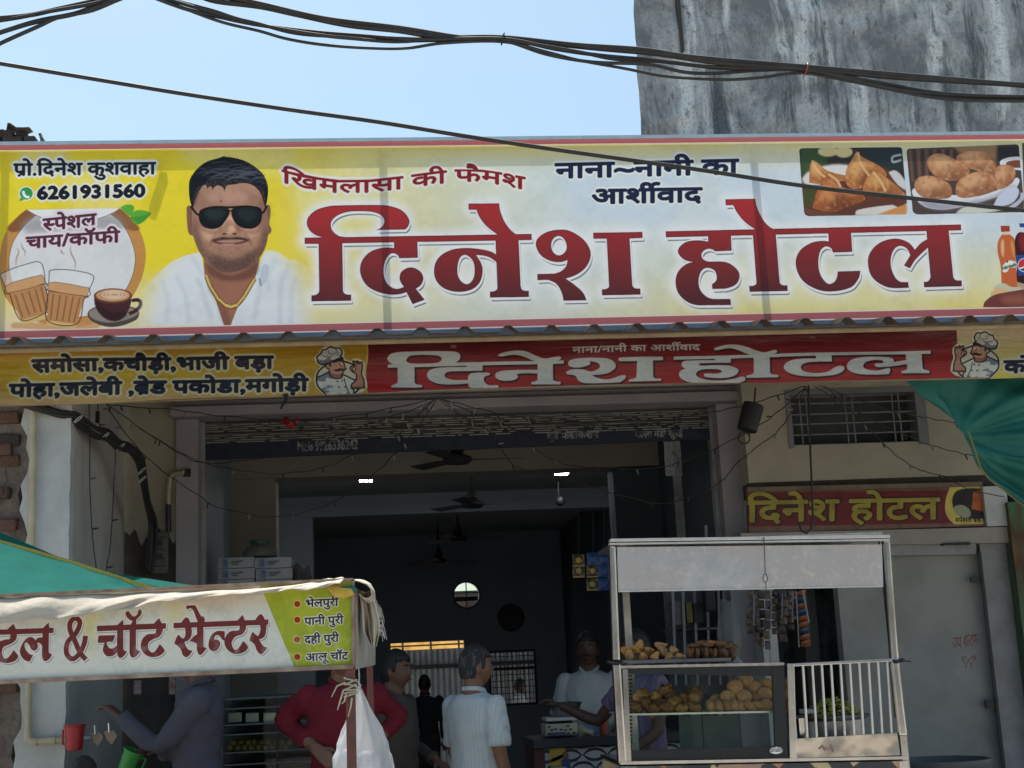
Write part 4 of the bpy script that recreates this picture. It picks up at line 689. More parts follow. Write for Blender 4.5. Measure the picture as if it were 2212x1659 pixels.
def mat(name, col, rough=.7, metal=0, col2=None, scale=6, amt=1.0, bump=0, bscale=40, spec=.4, detail=6, stretch=None, thr=(.35, .7)):
    if name in _mc: return _mc[name]
    m = bpy.data.materials.new(name); m.use_nodes = True; t = m.node_tree; b = t.nodes['Principled BSDF']; L = t.links.new
    b.inputs['Roughness'].default_value = rough; b.inputs['Metallic'].default_value = metal; b.inputs['Specular IOR Level'].default_value = spec
    b.inputs['Base Color'].default_value = (*col, 1)
    tc = t.nodes.new('ShaderNodeTexCoord'); mp = t.nodes.new('ShaderNodeMapping'); L(tc.outputs['Object'], mp.inputs[0])
    if stretch: mp.inputs['Scale'].default_value = stretch
    if col2 is None: col2 = tuple(c*.72 for c in col)
    n = t.nodes.new('ShaderNodeTexNoise'); n.inputs['Scale'].default_value = scale; n.inputs['Detail'].default_value = detail; n.inputs['Roughness'].default_value = .62; L(mp.outputs[0], n.inputs['Vector'])
    r = t.nodes.new('ShaderNodeMapRange'); r.inputs[1].default_value, r.inputs[2].default_value = thr; r.inputs[4].default_value = amt; L(n.outputs[0], r.inputs[0])
    x = t.nodes.new('ShaderNodeMix'); x.data_type = 'RGBA'; x.inputs[6].default_value = (*col, 1); x.inputs[7].default_value = (*col2, 1); L(r.outputs[0], x.inputs[0]); L(x.outputs[2], b.inputs['Base Color'])
    if bump:
        n2 = t.nodes.new('ShaderNodeTexNoise'); n2.inputs['Scale'].default_value = bscale; n2.inputs['Detail'].default_value = 5; L(mp.outputs[0], n2.inputs['Vector'])
        bp = t.nodes.new('ShaderNodeBump'); bp.inputs['Strength'].default_value = bump; bp.inputs['Distance'].default_value = .02; L(n2.outputs[0], bp.inputs['Height']); L(bp.outputs[0], b.inputs['Normal'])
    _mc[name] = m; return m
def print_mat(name, pr, rough=.5, trans=0.0, wrinkle=.0, gain=1.0):
    m = bpy.data.materials.new(name); m.use_nodes = True; t = m.node_tree; b = t.nodes['Principled BSDF']; L = t.links.new
    im = t.nodes.new('ShaderNodeTexImage'); im.image = pr.image(name); im.extension = 'EXTEND'
    uv = t.nodes.new('ShaderNodeUVMap'); uv.uv_map = 'print'; L(uv.outputs[0], im.inputs[0])
    src = im.outputs[0]
    if gain != 1.0:
        g = t.nodes.new('ShaderNodeVectorMath'); g.operation = 'SCALE'; L(src, g.inputs[0]); g.inputs['Scale'].default_value = gain; src = g.outputs[0]
    L(src, b.inputs['Base Color']); b.inputs['Roughness'].default_value = rough; b.inputs['Specular IOR Level'].default_value = .35
    if wrinkle:
        tc = t.nodes.new('ShaderNodeTexCoord'); n2 = t.nodes.new('ShaderNodeTexNoise'); n2.inputs['Scale'].default_value = 5; n2.inputs['Detail'].default_value = 3
        mp = t.nodes.new('ShaderNodeMapping'); mp.inputs['Scale'].default_value = (.5, 1, 3); L(tc.outputs['Object'], mp.inputs[0]); L(mp.outputs[0], n2.inputs['Vector'])
        bp = t.nodes.new('ShaderNodeBump'); bp.inputs['Strength'].default_value = wrinkle; bp.inputs['Distance'].default_value = .05; L(n2.outputs[0], bp.inputs['Height']); L(bp.outputs[0], b.inputs['Normal'])
    if trans:
        tr = t.nodes.new('ShaderNodeBsdfTranslucent'); L(src, tr.inputs[0]); mx = t.nodes.new('ShaderNodeMixShader'); mx.inputs[0].default_value = trans
        L(b.outputs[0], mx.inputs[1]); L(tr.outputs[0], mx.inputs[2]); L(mx.outputs[0], t.nodes['Material Output'].inputs[0])
    return m
def sheer(name, col, trans=.5, clear=0.0, rough=.4, bump=0, bscale=30, col2=None):
    """thin sheet that lets some light through"""
    m = mat(name, col, rough, bump=bump, bscale=bscale, col2=col2); t = m.node_tree; L = t.links.new; b = t.nodes['Principled BSDF']
    b.inputs['Specular IOR Level'].default_value = .15 if rough > .8 else .4
    tr = t.nodes.new('ShaderNodeBsdfTranslucent'); mixn = [n for n in t.nodes if n.type == 'MIX'][0]; L(mixn.outputs[2], tr.inputs[0])
    mx = t.nodes.new('ShaderNodeMixShader'); mx.inputs[0].default_value = trans; L(b.outputs[0], mx.inputs[1]); L(tr.outputs[0], mx.inputs[2]); out = mx
    if clear:
        tp = t.nodes.new('ShaderNodeBsdfTransparent'); m2 = t.nodes.new('ShaderNodeMixShader'); m2.inputs[0].default_value = clear; L(mx.outputs[0], m2.inputs[1]); L(tp.outputs[0], m2.inputs[2]); out = m2
    L(out.outputs[0], t.nodes['Material Output'].inputs[0]); return m
def pane(name, tint=(.9, .97, .95), refl=.10, mixr=None):
    m = bpy.data.materials.new(name); m.use_nodes = True; t = m.node_tree; L = t.links.new; t.nodes.remove(t.nodes['Principled BSDF'])
    tp = t.nodes.new('ShaderNodeBsdfTransparent'); tp.inputs[0].default_value = (*tint, 1); gl = t.nodes.new('ShaderNodeBsdfGlossy'); gl.inputs['Roughness'].default_value = .02
    f = t.nodes.new('ShaderNodeFresnel'); f.inputs[0].default_value = 1.28; ad = t.nodes.new('ShaderNodeMath'); ad.operation = 'ADD'; ad.inputs[1].default_value = refl-.04; L(f.outputs[0], ad.inputs[0])
    mx = t.nodes.new('ShaderNodeMixShader'); L(ad.outputs[0], mx.inputs[0]); L(tp.outputs[0], mx.inputs[1]); L(gl.outputs[0], mx.inputs[2]); L(mx.outputs[0], t.nodes['Material Output'].inputs[0]); return m
def emit(name, col, st):
    m = bpy.data.materials.new(name); m.use_nodes = True; t = m.node_tree; b = t.nodes['Principled BSDF']; b.inputs['Base Color'].default_value = (*col, 1)
    b.inputs['Emission Color'].default_value = (*col, 1); b.inputs['Emission Strength'].default_value = st; return m
# ---- shared materials (linear albedo)
M = dict(
 ground=mat('dusty_road', (.36, .33, .29), .95, col2=(.27, .245, .215), scale=1.2, bump=.5, bscale=60),
 floor=mat('cement_floor', (.22, .21, .20), .7, col2=(.15, .145, .14), scale=2),
 white_wall=mat('whitewash', (.52, .53, .52), .9, col2=(.36, .36, .345), scale=3.5, bump=.25, bscale=30, thr=(.45, .8)),
 grey_wall=mat('greyed_wall_paint', (.50, .49, .47), .92, col2=(.38, .37, .35), scale=2.2, bump=.2, bscale=25),
 beige_wall=mat('beige_wall_paint', (.40, .36, .28), .92, col2=(.31, .28, .22), scale=2, bump=.2, bscale=25),
 brown_plaster=mat('bare_brown_plaster', (.10, .082, .072), .95, col2=(.06, .05, .045), scale=7, bump=.6, bscale=40),
 beam=mat('lintel_paint', (.33, .30, .31), .85, col2=(.25, .23, .24), scale=2.5, bump=.15, bscale=25),
 room=mat('blue_grey_room_paint', (.33, .38, .42), .85, col2=(.27, .31, .35), scale=1.2),
 room_low=mat('deep_blue_room_paint', (.34, .39, .45), .75, col2=(.28, .33, .39), scale=1.5),
 room_warm=mat('warm_grey_room_paint', (.33, .30, .26), .85, col2=(.26, .235, .20), scale=1.4),
 ceil=mat('ceiling_paint', (.38, .38, .37), .9, col2=(.30, .30, .29), scale=1.5),
 brick=mat('old_red_brick', (.15, .085, .06), .95, col2=(.12, .065, .05), scale=9, bump=.7, bscale=50),
 brick_dark=mat('sooty_brick', (.085, .06, .05), .95, col2=(.045, .038, .035), scale=9, bump=.7, bscale=50),
 mortar=mat('crumbling_mortar', (.24, .20, .17), .95, col2=(.10, .075, .06), scale=5, bump=.8, bscale=30),
 steel=mat('polished_steel', (.66, .655, .645), .15, 1.0, col2=(.45, .43, .41), scale=3, bump=.06, bscale=3, stretch=(1, 1, 1.6), thr=(.35, .70)),
 steel_dull=mat('brushed_steel', (.52, .50, .47), .32, 1.0, col2=(.36, .34, .32), scale=20, bump=.03),
 alu=mat('aluminium_trim', (.72, .70, .68), .35, .9, col2=(.60, .58, .56), scale=15),
 galv=mat('galvanised_sheet', (.52, .55, .58), .42, .75, col2=(.36, .38, .40), scale=7, bump=.05),
 rust=mat('rusty_iron', (.16, .085, .06), .8, .3, col2=(.09, .055, .045), scale=12, bump=.3),
 red_iron=mat('red_oxide_iron', (.17, .055, .05), .65, .0, col2=(.10, .045, .04), scale=16, bump=.2),
 iron=mat('dark_iron', (.05, .052, .056), .55, .5, col2=(.035, .035, .036), scale=9),
 grey_iron=mat('grey_painted_iron', (.30, .30, .31), .6, .1, col2=(.20, .19, .19), scale=6, bump=.1),
 black=mat('black_plastic', (.018, .018, .02), .5, col2=(.012, .012, .013)),
 cable=mat('black_cable_sheath', (.022, .022, .024), .6, col2=(.04, .038, .036), scale=20),
 pvc=mat('cream_pvc', (.50, .44, .31), .5, col2=(.38, .33, .22), scale=8),
 tarp=sheer('teal_tarpaulin', (.010, .15, .125), .40, 0, .9, .10, 14, (.008, .115, .098)),
 tarp_d=sheer('green_tarpaulin', (.042, .26, .22), .42, 0, .55, .18, 16, (.03, .20, .165)),
 hem=mat('yellow_hem_tape', (.60, .42, .07), .6, col2=(.45, .30, .05), scale=20),
 canvas=sheer('cream_canvas', (.66, .60, .51), .22, 0, .85, .35, 22, (.50, .44, .36)),
 bag=sheer('thin_white_polythene', (.74, .77, .80), .5, .42, .2, .8, 22, (.78, .80, .84)),
 red_plastic=mat('red_plastic', (.42, .03, .035), .35, col2=(.34, .025, .03)),
 green_plastic=sheer('green_plastic', (.10, .50, .12), .35, 0, .35),
 glass=pane('display_glass', (.90, .96, .94), .04),
 wood=mat('old_wood', (.20, .15, .10), .8, col2=(.12, .09, .06), scale=8, stretch=(1, 1, .2)),
)
# ================================================================ ground and sky
b = B().grid(lambda u, v: ((u-.5)*240, -110+v*240, 0), 8, 8); o = b.obj('ground', M['ground']); o['kind'] = 'structure'
o = B().box(-2.4, 6.5, 7.35, 18.6, -.05, .14).obj('shop_floor', M['floor']); o['kind'] = 'structure'
# ================================================================ unseen houses behind the viewer, added only as reflections for steel and glass
for i, (xa, xb, ya, h, col, lb_) in enumerate(((-14, -5.5, -12, 5.2, (.22, .20, .18), 'added two storey house behind the viewer for reflections'), (-4.8, 2.5, -13, 3.6, (.20, .19, .18), 'added low shop row behind the viewer for reflections'), (3.4, 12, -11.5, 6.2, (.29, .29, .28), 'added grey house behind the viewer for reflections'))):
    t = T('reflection_house', lb_, 'house', ((xa+xb)/2, ya, 0), 'added houses for reflections'); mm = mat('street_wall_%s' % ('plain', 'dusty', 'grey')[i], col, .9)
    B().box(xa, xb, ya-7, ya, 0, h).obj('wall', mm, t); B().box(xa-.2, xb+.2, ya-.2, ya+.5, h+.01, h+.2).obj('cornice', M['mortar'], t)
    n = 4
    for k in range(n):
        xc = xa+(xb-xa)*(k+.5)/n
        B().box(xc-.7, xc+.7, ya+.004, ya+.05, .1, 2.4).obj('shutter_door', M['grey_iron'] if k % 2 else M['iron'], t)
        if h > 4.5: B().box(xc-.5, xc+.5, ya+.004, ya+.04, 3.2, 4.4).obj('window', M['iron'], t)
# ================================================================ tall weathered concrete block behind
def stained():
    m = bpy.data.materials.new('rain_stained_cement'); m.use_nodes = True; t = m.node_tree; b = t.nodes['Principled BSDF']; L = t.links.new; b.inputs['Roughness'].default_value = .95
    tc = t.nodes.new('ShaderNodeTexCoord')
    def noise(sc, scale, det=8, ro=.65, dist=0):
        mp = t.nodes.new('ShaderNodeMapping'); mp.inputs['Scale'].default_value = sc; L(tc.outputs['Object'], mp.inputs[0])
        n = t.nodes.new('ShaderNodeTexNoise'); n.inputs['Scale'].default_value = scale; n.inputs['Detail'].default_value = det; n.inputs['Roughness'].default_value = ro; n.inputs['Distortion'].default_value = dist; L(mp.outputs[0], n.inputs['Vector']); return n.outputs[0]
    def rng(x, a, c): r = t.nodes.new('ShaderNodeMapRange'); r.inputs[1].default_value = a; r.inputs[2].default_value = c; L(x, r.inputs[0]); return r.outputs[0]
    def mix(f, a, c):
        x = t.nodes.new('ShaderNodeMix'); x.data_type = 'RGBA'; L(f, x.inputs[0])
        for i, q in ((6, a), (7, c)):
            if isinstance(q, tuple): x.inputs[i].default_value = (*q, 1)
            else: L(q, x.inputs[i])
        return x.outputs[2]
    base = mix(rng(noise((1, 1, .7), 1.9, 9, .74, .25), .40, .60), (.55, .57, .58), (.19, .205, .22))
    pale = mix(rng(noise((1.6, 1, .22), 2.2, 6, .6, .4), .53, .61), base, (.74, .78, .79))
    streak = mix(rng(noise((2.0, 1, .22), 1.9, 9, .76, .25), .53, .62), pale, (.085, .105, .115))
    fine = mix(rng(noise((4, 2, 2.2), 3.4, 9, .78), .54, .63), streak, (.15, .155, .165))
    L(mix(rng(noise((3, 3, 3), 14, 6, .8), .50, .70), fine, (.24, .245, .25)), b.inputs['Base Color'])
    bp = t.nodes.new('ShaderNodeBump'); bp.inputs['Strength'].default_value = .6; bp.inputs['Distance'].default_value = .04; L(noise((3, 3, 1.4), 6, 8, .7), bp.inputs['Height']); L(bp.outputs[0], b.inputs['Normal'])
    return m
GB = 10.6
x0 = P(1378, 150, GB)[0]
gb = T('concrete_building', 'tall windowless cement building with black rain streaks rising behind the big banner', 'building', (x0+3, GB, 0))
rg = np.random.RandomState(2)
edge = [(x0+.008*math.sin(i*1.7)+.03*(rg.rand()-.5)+(.05 if i > 30 else 0)*0, 0, 3.0+i*.12) for i in range(54)]
b = B(); vs = [(e[0], GB, e[2]) for e in edge]; n = len(vs)
vs2 = [(x0+6.5, GB, e[2]) for e in edge]
rows = []
for i in range(n):                                   # uneven plaster face
    rows.append([(edge[i][0]+(6.5)*j/26 if j else edge[i][0], GB+(.035*rg.rand() if j else 0), edge[i][2]) for j in range(27)])
b.add([p for r in rows for p in r], [(i*27+j, i*27+j+1, (i+1)*27+j+1, (i+1)*27+j) for i in range(n-1) for j in range(26)])
stm = stained(); b.obj('wall', stm, gb)
B().hexa([(x0+.06, GB+.04, 0), (x0+6.5, GB+.04, 0), (x0+6.5, GB+6, 0), (x0+2.4, GB+6, 0), (x0+.06, GB+.04, 9.3), (x0+6.5, GB+.04, 9.3), (x0+6.5, GB+6, 9.3), (x0+2.4, GB+6, 9.3)]).obj('core_wall', stm, gb)
b = B(); zt = P(1470, 0, GB)[2]+.25; zb = P(1470, 115, GB)[2]; xa, xb = P(1461, 60, GB)[0], P(1472, 60, GB)[0]
b.add([(xa, GB-.012, zt), (xb, GB-.012, zt), (xb+.01, GB-.012, zb+.02), (xa+.03, GB-.012, zb), (xa, GB+.05, zt), (xb, GB+.05, zt), (xb+.01, GB+.05, zb+.02), (xa+.03, GB+.05, zb)], [(0, 1, 2, 3), (0, 4, 5, 1), (1, 5, 6, 2), (2, 6, 7, 3), (3, 7, 4, 0)]).obj('crack', mat('crack_filling', (.07, .065, .06), .95), gb)
# ================================================================ old brick wall at the left edge
BW = 7.72
bw = T('brick_wall', 'crumbling old brick wall at the left edge with bare bricks on its broken top', 'wall', (-2.2, BW, 0))
xr = P(72, 1000, BW)[0]
def ragged(zs, x):
    return [(x+.03*math.sin(z*9)+.02*math.sin(z*23+1), z) for z in zs]
zs = np.linspace(0, 3.30, 60); rr = ragged(zs, xr-.03)
pts = [(-3.2, BW, 0)] + [(x, BW, z) for x, z in rr] + [(-3.2, BW, 3.30)]
B().prism(pts, .32).obj('wall_core', M['mortar'], bw)
bm_ = None
def bricks(rows, parent, ms):
    base = None
    for x0_, x1_, z, jit, mi in rows:
        me = bpy.data.meshes.new('brick'); bb = B(); w_ = x1_-x0_
        bb.box(-w_/2, w_/2, -.06, .06, -.032, .032); me.from_pydata(bb.v, [], bb.f); me.materials.append(ms[mi])
        o = bpy.data.objects.new('brick', me); C.collection.objects.link(o); o.parent = parent
        o.location = Vector(((x0_+x1_)/2, BW+.03+jit, z)) - parent.location
        o.rotation_euler = ((random.random()-.5)*.08, (random.random()-.5)*.12, (random.random()-.5)*.1)
        bv = o.modifiers.new('bevel', 'BEVEL'); bv.width = .008; bv.segments = 1
rows = []
for r in range(14):                                  # exposed courses beside the white pier, px 0-60, py 880-1180
    z = P(30, 1180-r*23, BW)[2]; x = -2.35+(.1 if r % 2 else 0)
    while x < xr-.10:
        w_ = min(.22, xr-.06-x); 
        if w_ > .06 and random.random() < .22: rows.append((x, x+w_-.012, z, random.uniform(-.022, .012), 0 if random.random() < .6 else 1))
        x += .232
for r in range(16):
    z = P(20, 1659-r*22, BW)[2]; x = -2.4+(.1 if r % 2 else 0)
    while x < P(18, 1600, BW)[0]:
        if random.random() < .2: rows.append((x, x+.2, z, random.uniform(-.03, 0), 0))
        x += .225
bricks(rows, bw, [M['brick'], M['brick_dark']])
PY = 10.5
bp_ = T('brick_parapet', 'dark broken brick parapet corner sticking up behind the left end of the big banner', 'parapet', (P(40, 318, PY)[0], PY, P(40, 330, PY)[2]))
rows = []; zt0 = P(40, 318, PY)[2]
BW_keep = BW; BW = PY
for r, xb in enumerate((P(90, 320, PY)[0], P(90, 316, PY)[0], P(84, 308, PY)[0], P(60, 302, PY)[0])):
    z = zt0-.10+r*.066; x = -3.4
    while x < xb-.05:
        w_ = min(random.uniform(.15, .23), xb-x); rows.append((x, x+w_-.01, z, random.uniform(-.05, .03), 1)); x += w_+.006
bricks(rows, bp_, [M['brick'], M['brick_dark']])
B().grid(lambda u, v: (-3.4+u*(P(66, 300, PY)[0]+3.4)+.03*math.sin(u*21), PY-.05+.14*v, zt0+.145+.03*math.sin(u*17)*(1-v)+.02*math.sin(u*41)), 24, 3).obj('rubble_cap', M['mortar'], bp_)
B().grid(lambda u, v: (P(84, 306, PY)[0]+(P(104, 322, PY)[0]-P(84, 306, PY)[0])*u, PY+.05*v, zt0+.10-.20*u**1.5+.015*math.sin(u*23)-.1*v*0), 10, 2).obj('torn_plaster_edge', M['mortar'], bp_, False, 0, .03)
BW = BW_keep
# ================================================================ the shop building
sb = T('shop_building', 'open fronted single storey eatery with grey painted walls under the tin awning', 'shop', (.5, 9, 0))
xp0, xp1 = P(76, 1100, 7.6)[0], P(150, 1100, 7.6)[0]
pier = B(); zz = np.linspace(.1, 3.4, 50)
outl = [(xp1, 7.6, .1)] + [(xp1+.003*math.sin(z*31), 7.6, z) for z in zz] + [(xp1, 7.6, 3.4)] + [(xp0-.06+.02*math.sin(z*14)+.012*math.sin(z*37), 7.6, z) for z in zz[::-1]]
pier.prism(outl, .09).obj('white_pier', M['white_wall'], sb)
B().box(xp1-.16, xp1-.004, 7.7, 9.2, .1, 3.55).obj('side_wall', M['grey_wall'], sb)
xs0, xs1 = P(435, 1000, 9.3)[0], P(1545, 1000, 9.3)[0]
FW = 9.22
xj = P(383, 1100, FW)[0]
zcut = P(370, 1140, FW)[2]
B().box(xp1-.02, xj, FW, FW+.2, zcut, 3.56).obj('front_wall', M['beige_wall'], sb)
outl = [(xp1-.02, FW+.015, .1), (xj, FW+.015, .1), (xj, FW+.015, zcut)] + [(xj-(xj-xp1)*t, FW+.015, zcut+.03*math.sin(t*9)) for t in np.linspace(0, 1, 9)]
B().prism([(xp1-.02, FW+.012, .1), (xj, FW+.012, .1), (xj, FW+.012, zcut-.003), (xp1-.02, FW+.012, zcut-.003)], .18).obj('bare_plaster', M['brown_plaster'], sb)
outl = [(xj-.001, FW-.006, zcut+.05)] + [(xj-(xj-xp1+.02)*t, FW-.006, zcut-.05-.04*math.sin(t*13)-.03*math.sin(t*31)) for t in np.linspace(0, 1, 24)] + [(xp1-.02, FW-.006, zcut+.05)]
B().prism(outl, .004).obj('flaking_paint_edge', M['beige_wall'], sb)
# jambs and lintel of the wide opening
JW = 9.17
B().box(xj, xs0-.004, JW, JW+.22, .1, 3.295).obj('left_jamb', M['beam'], sb)
xr0, xr1 = xs1+.004, P(1600, 1000, JW)[0]
B().box(xr0, xr1, JW, JW+.22, .1, 3.295).obj('right_jamb', M['beam'], sb)
lint = B().box(xj-.02, xr1+.1, 9.12, 9.4, 3.42, 4.25).box(xj-.01, xr1+.05, 9.155, 9.4, 3.37, 3.417).box(xj-.03, xr1+.06, 9.08, 9.4, 3.30, 3.367)
lint.obj('lintel', M['beam'], sb, bevel=.006)
# right hand wall with the grilled vent
RW = 9.0
gx0, gx1 = P(1705, 900, RW)[0], P(1995, 900, RW)[0]; gz0, gz1 = P(1850, 958, RW)[2], P(1850, 845, RW)[2]
zs_ = P(1850, 1035, RW)[2]; xE = P(2330, 1000, RW)[0]
rwb = B().box(xr1, gx0, RW, RW+.22, zs_, 4.25).box(gx1, xE, RW, RW+.22, zs_, 4.25).box(gx0, gx1, RW, RW+.22, zs_, gz0).box(gx0, gx1, RW, RW+.22, gz1, 4.25)
rwb.obj('vent_wall', M['beige_wall'], sb)
B().box(xr1+.01, xE, RW+.03, RW+.2, P(1850, 1060, RW)[2]-.02, zs_-.002).obj('dark_band', M['brown_plaster'], sb)  # dark strip between the vent wall and the door sign
B().box(gx0, gx1, RW+.2, RW+.24, gz0, gz1).obj('vent_backing', mat('dark_void_paint', (.075, .08, .088), .8), sb)
vg = B().box(gx0-.02, gx0+.015, RW-.01, RW+.05, gz0-.02, gz1+.02).box(gx1-.05, gx1+.02, RW-.01, RW+.14, gz0-.02, gz1+.02).box(gx0+.016, gx1-.051, RW-.01, RW+.05, gz1-.015, gz1+.02).obj('vent_grille', mat('vent_bar_paint', (.20, .20, .21), .6), sb)
mat('vent_bar_paint', (.20, .20, .21), .6)
for y in (868, 891, 912, 935, 957):
    z = P(1850, y, RW)[2]; B().bar((gx0+.012, RW+.02, z), (gx1-.03, RW+.02, z), .009).obj('grille_bar', _mc['vent_bar_paint'], vg)
for x in (1733, 1747, 1832, 1847, 1934, 1948):
    xx = P(x, 900, RW)[0]; B().bar((xx, RW+.034, gz0-.02), (xx, RW+.034, gz1), .009).obj('grille_bar', _mc['vent_bar_paint'], vg)
# doorway under the red sign: jamb, grey inner wall, dark passage
dx1 = P(2129, 1300, RW)[0]
B().box(xr1-.0, xr1+.10, RW-.02, RW+.24, .1, zs_-.1).obj('door_post', M['grey_wall'], sb)
B().box(dx1, dx1+.20, RW-.01, RW+.22, .1, P(2100, 1150, RW)[2]).obj('door_jamb', M['grey_iron'], sb)
B().box(dx1+.203, xE, RW, RW+.22, .1, P(2100, 1150, RW)[2]+.02).obj('right_wall', M['beige_wall'], sb)
IW = 9.035
ix0 = P(1812, 1300, IW)[0]
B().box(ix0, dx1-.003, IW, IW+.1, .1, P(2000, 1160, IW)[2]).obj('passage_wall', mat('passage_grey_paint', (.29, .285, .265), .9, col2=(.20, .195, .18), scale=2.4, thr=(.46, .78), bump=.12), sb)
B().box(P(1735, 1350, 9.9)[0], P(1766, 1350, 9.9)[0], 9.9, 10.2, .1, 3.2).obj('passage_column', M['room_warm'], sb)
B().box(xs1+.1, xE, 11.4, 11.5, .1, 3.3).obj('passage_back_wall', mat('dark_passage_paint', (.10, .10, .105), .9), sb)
B().box(dx1+.4, dx1+.5, 9.23, 11.4, .1, 3.3).obj('passage_side_wall', M['room'], sb)
# paint-smeared corner wall at the far right
def murals():
    m = mat('smeared_colour_paint', (.06, .12, .10), .9, col2=(.05, .08, .16), scale=5); t = m.node_tree; L = t.links.new
    n = t.nodes.new('ShaderNodeTexNoise'); n.inputs['Scale'].default_value = 4; r = t.nodes.new('ShaderNodeValToRGB'); e = r.color_ramp.elements
    e[0].position = .35; e[0].color = (.04, .10, .12, 1); e[1].position = .65; e[1].color = (.13, .12, .05, 1); k = e.new(.45); k.color = (.07, .16, .08, 1); k = e.new(.55); k.color = (.10, .045, .03, 1)
    L(n.outputs[0], r.inputs[0]); L(r.outputs[0], t.nodes['Principled BSDF'].inputs['Base Color']); return m
B().box(P(2199, 1300, 8.9)[0], xE+.3, 8.88, 8.98, .1, P(2190, 1085, 8.9)[2]).obj('painted_corner', murals(), sb)
# ---- the room
Rx0, Rx1 = xs0-.05, xs1+.05
rm = B().box(Rx0-.15, Rx0, 9.4, 18.6, 1.25, 3.75).obj('room_wall', M['room'], sb)
B().box(Rx0-.15, Rx0+.004, 9.4, 18.6, .1, 1.247).obj('room_wall', M['room_low'], sb)
B().box(Rx1, Rx1+.12, 9.4, 18.6, .1, 3.75).obj('room_wall', mat('shaded_blue_wall', (.075, .09, .11), .85, col2=(.055, .07, .085), scale=1.5), sb)  # right wall's colour is darkened to stand for its unlit side
B().box(Rx0, Rx1, 9.4, 11.5, 3.62, 3.75).obj('room_ceiling', M['ceil'], sb)
B().box(Rx0, Rx1, 11.82, 18.6, 3.40, 3.75).obj('room_ceiling', M['ceil'], sb)
B().box(-2.6, 5.2, 7.9, 18.6, 4.26, 4.4).obj('roof_slab', M['mortar'], sb)
def portal(Y, pxl, pyl, pxr, pyr, m, d=.3):
    zl = (P(pxl, pyl, Y)[2]+P(pxr, pyr, Y)[2])/2; xl = P(pxl, 1200, Y)[0]
    B().box(Rx0, Rx1, Y, Y+d, zl, 3.62 if Y < 12 else 3.42).obj('cross_beam', m, sb)
    B().box(Rx0+.001, xl, Y+.003, Y+d-.003, .1, zl-.002).obj('column', m, sb)
portal(11.5, 597, 1030, 1526, 1004, M['room_warm'])
portal(14.2, 676, 1114, 1450, 1093, M['room'])
B().box(P(1335, 1200, 11.5)[0], Rx1-.002, 11.503, 11.797, .1, P(1430, 1008, 11.5)[2]-.004).obj('column', _mc['shaded_blue_wall'], sb)  # column shares the right wall's painted-in shade
# back wall with its openings (door, meshed window, round vent)
BY = 18.5
def px_rect(x0, x1, y0, y1, Y): return P(x0, (y0+y1)/2, Y)[0], P(x1, (y0+y1)/2, Y)[0], P((x0+x1)/2, y1, Y)[2], P((x0+x1)/2, y0, Y)[2]
d0, d1, _, dz = px_rect(846, 1006, 1386, 1560, BY); w0, w1, wz0, wz1 = px_rect(1056, 1160, 1404, 1524, BY)
rc = P(1008, 1285, BY); rr_ = .172
bk = bmesh.new()
from mathutils.geometry import delaunay_2d_cdt
holes = [[(d0, .1), (d1, .1), (d1, dz), (d0, dz)], [(w0, wz0), (w1, wz0), (w1, wz1), (w0, wz1)], [(rc[0]+rr_*math.cos(a), rc[2]+rr_*math.sin(a)) for a in np.linspace(0, 2*math.pi, 33)[:-1]]]
outer = [(Rx0-.1, .1), (Rx1+.1, .1), (Rx1+.1, 3.7), (Rx0-.1, 3.7)]
pts2 = []; ed = []
for pl in [outer]+holes:
    n0 = len(pts2); pts2 += [Vector(p) for p in pl]; ed += [(n0+i, n0+(i+1) % len(pl)) for i in range(len(pl))]
r_ = delaunay_2d_cdt(pts2, ed, [], 0, 1e-5)
def inside(p, pl):
    c = False; n = len(pl)
    for i in range(n):
        (ax, ay), (bx, by) = pl[i], pl[i-1]
        if (ay > p[1]) != (by > p[1]) and p[0] < (bx-ax)*(p[1]-ay)/(by-ay)+ax: c = not c
    return c
b = B(); fs = []
for f in r_[2]:
    c = sum((r_[0][i] for i in f), Vector((0, 0)))/len(f)
    if inside(c, outer) and not any(inside(c, h) for h in holes): fs.append(tuple(f))
V2 = r_[0]; nn = len(V2)
b.add([(v.x, BY, v.y) for v in V2] + [(v.x, BY+.2, v.y) for v in V2], fs + [tuple(i+nn for i in f[::-1]) for f in fs])
for pl in [outer]+holes:
    n = len(pl); b.add([(p[0], BY, p[1]) for p in pl]+[(p[0], BY+.2, p[1]) for p in pl], [(i, i+n, (i+1) % n+n, (i+1) % n) for i in range(n)])
me = bpy.data.meshes.new('back_wall'); me.from_pydata(b.v, [], b.f); link('back_wall', me, M['room_low'], sb)
# meshed window and round vent fittings
wm = B().box(w0, w1, BY+.02, BY+.05, wz1-.03, wz1).box(w0, w1, BY+.02, BY+.05, wz0, wz0+.03).box(w0, w0+.03, BY+.02, BY+.05, wz0+.031, wz1-.031).box(w1-.03, w1, BY+.02, BY+.05, wz0+.031, wz1-.031).box(w0, w1, BY+.015, BY+.055, wz1-.26, wz1-.22)
wf = wm.obj('mesh_window', M['iron'], sb)
for i in range(1, 12):
    x = w0+(w1-w0)*i/12; B().bar((x, BY+.03, wz0), (x, BY+.03, wz1), .010).obj('mesh_bar', M['iron'], wf)
for i in range(1, 9):
    z = wz0+(wz1-wz0)*i/9; B().bar((w0, BY+.042, z), (w1, BY+.042, z), .010).obj('mesh_bar', M['iron'], wf)
rv = B(); rv.lathe([(rr_+.012, 0), (rr_+.012, .04), (rr_-.005, .04), (rr_-.005, 0), (rr_+.012, 0)], n=32, cap=False)
me = bpy.data.meshes.new('round_vent'); me.from_pydata([(v[0]+rc[0], BY-.02+v[2], v[1]+rc[2]) for v in rv.v], [], rv.f); ro = link('round_vent', me, M['iron'], sb, 'all')
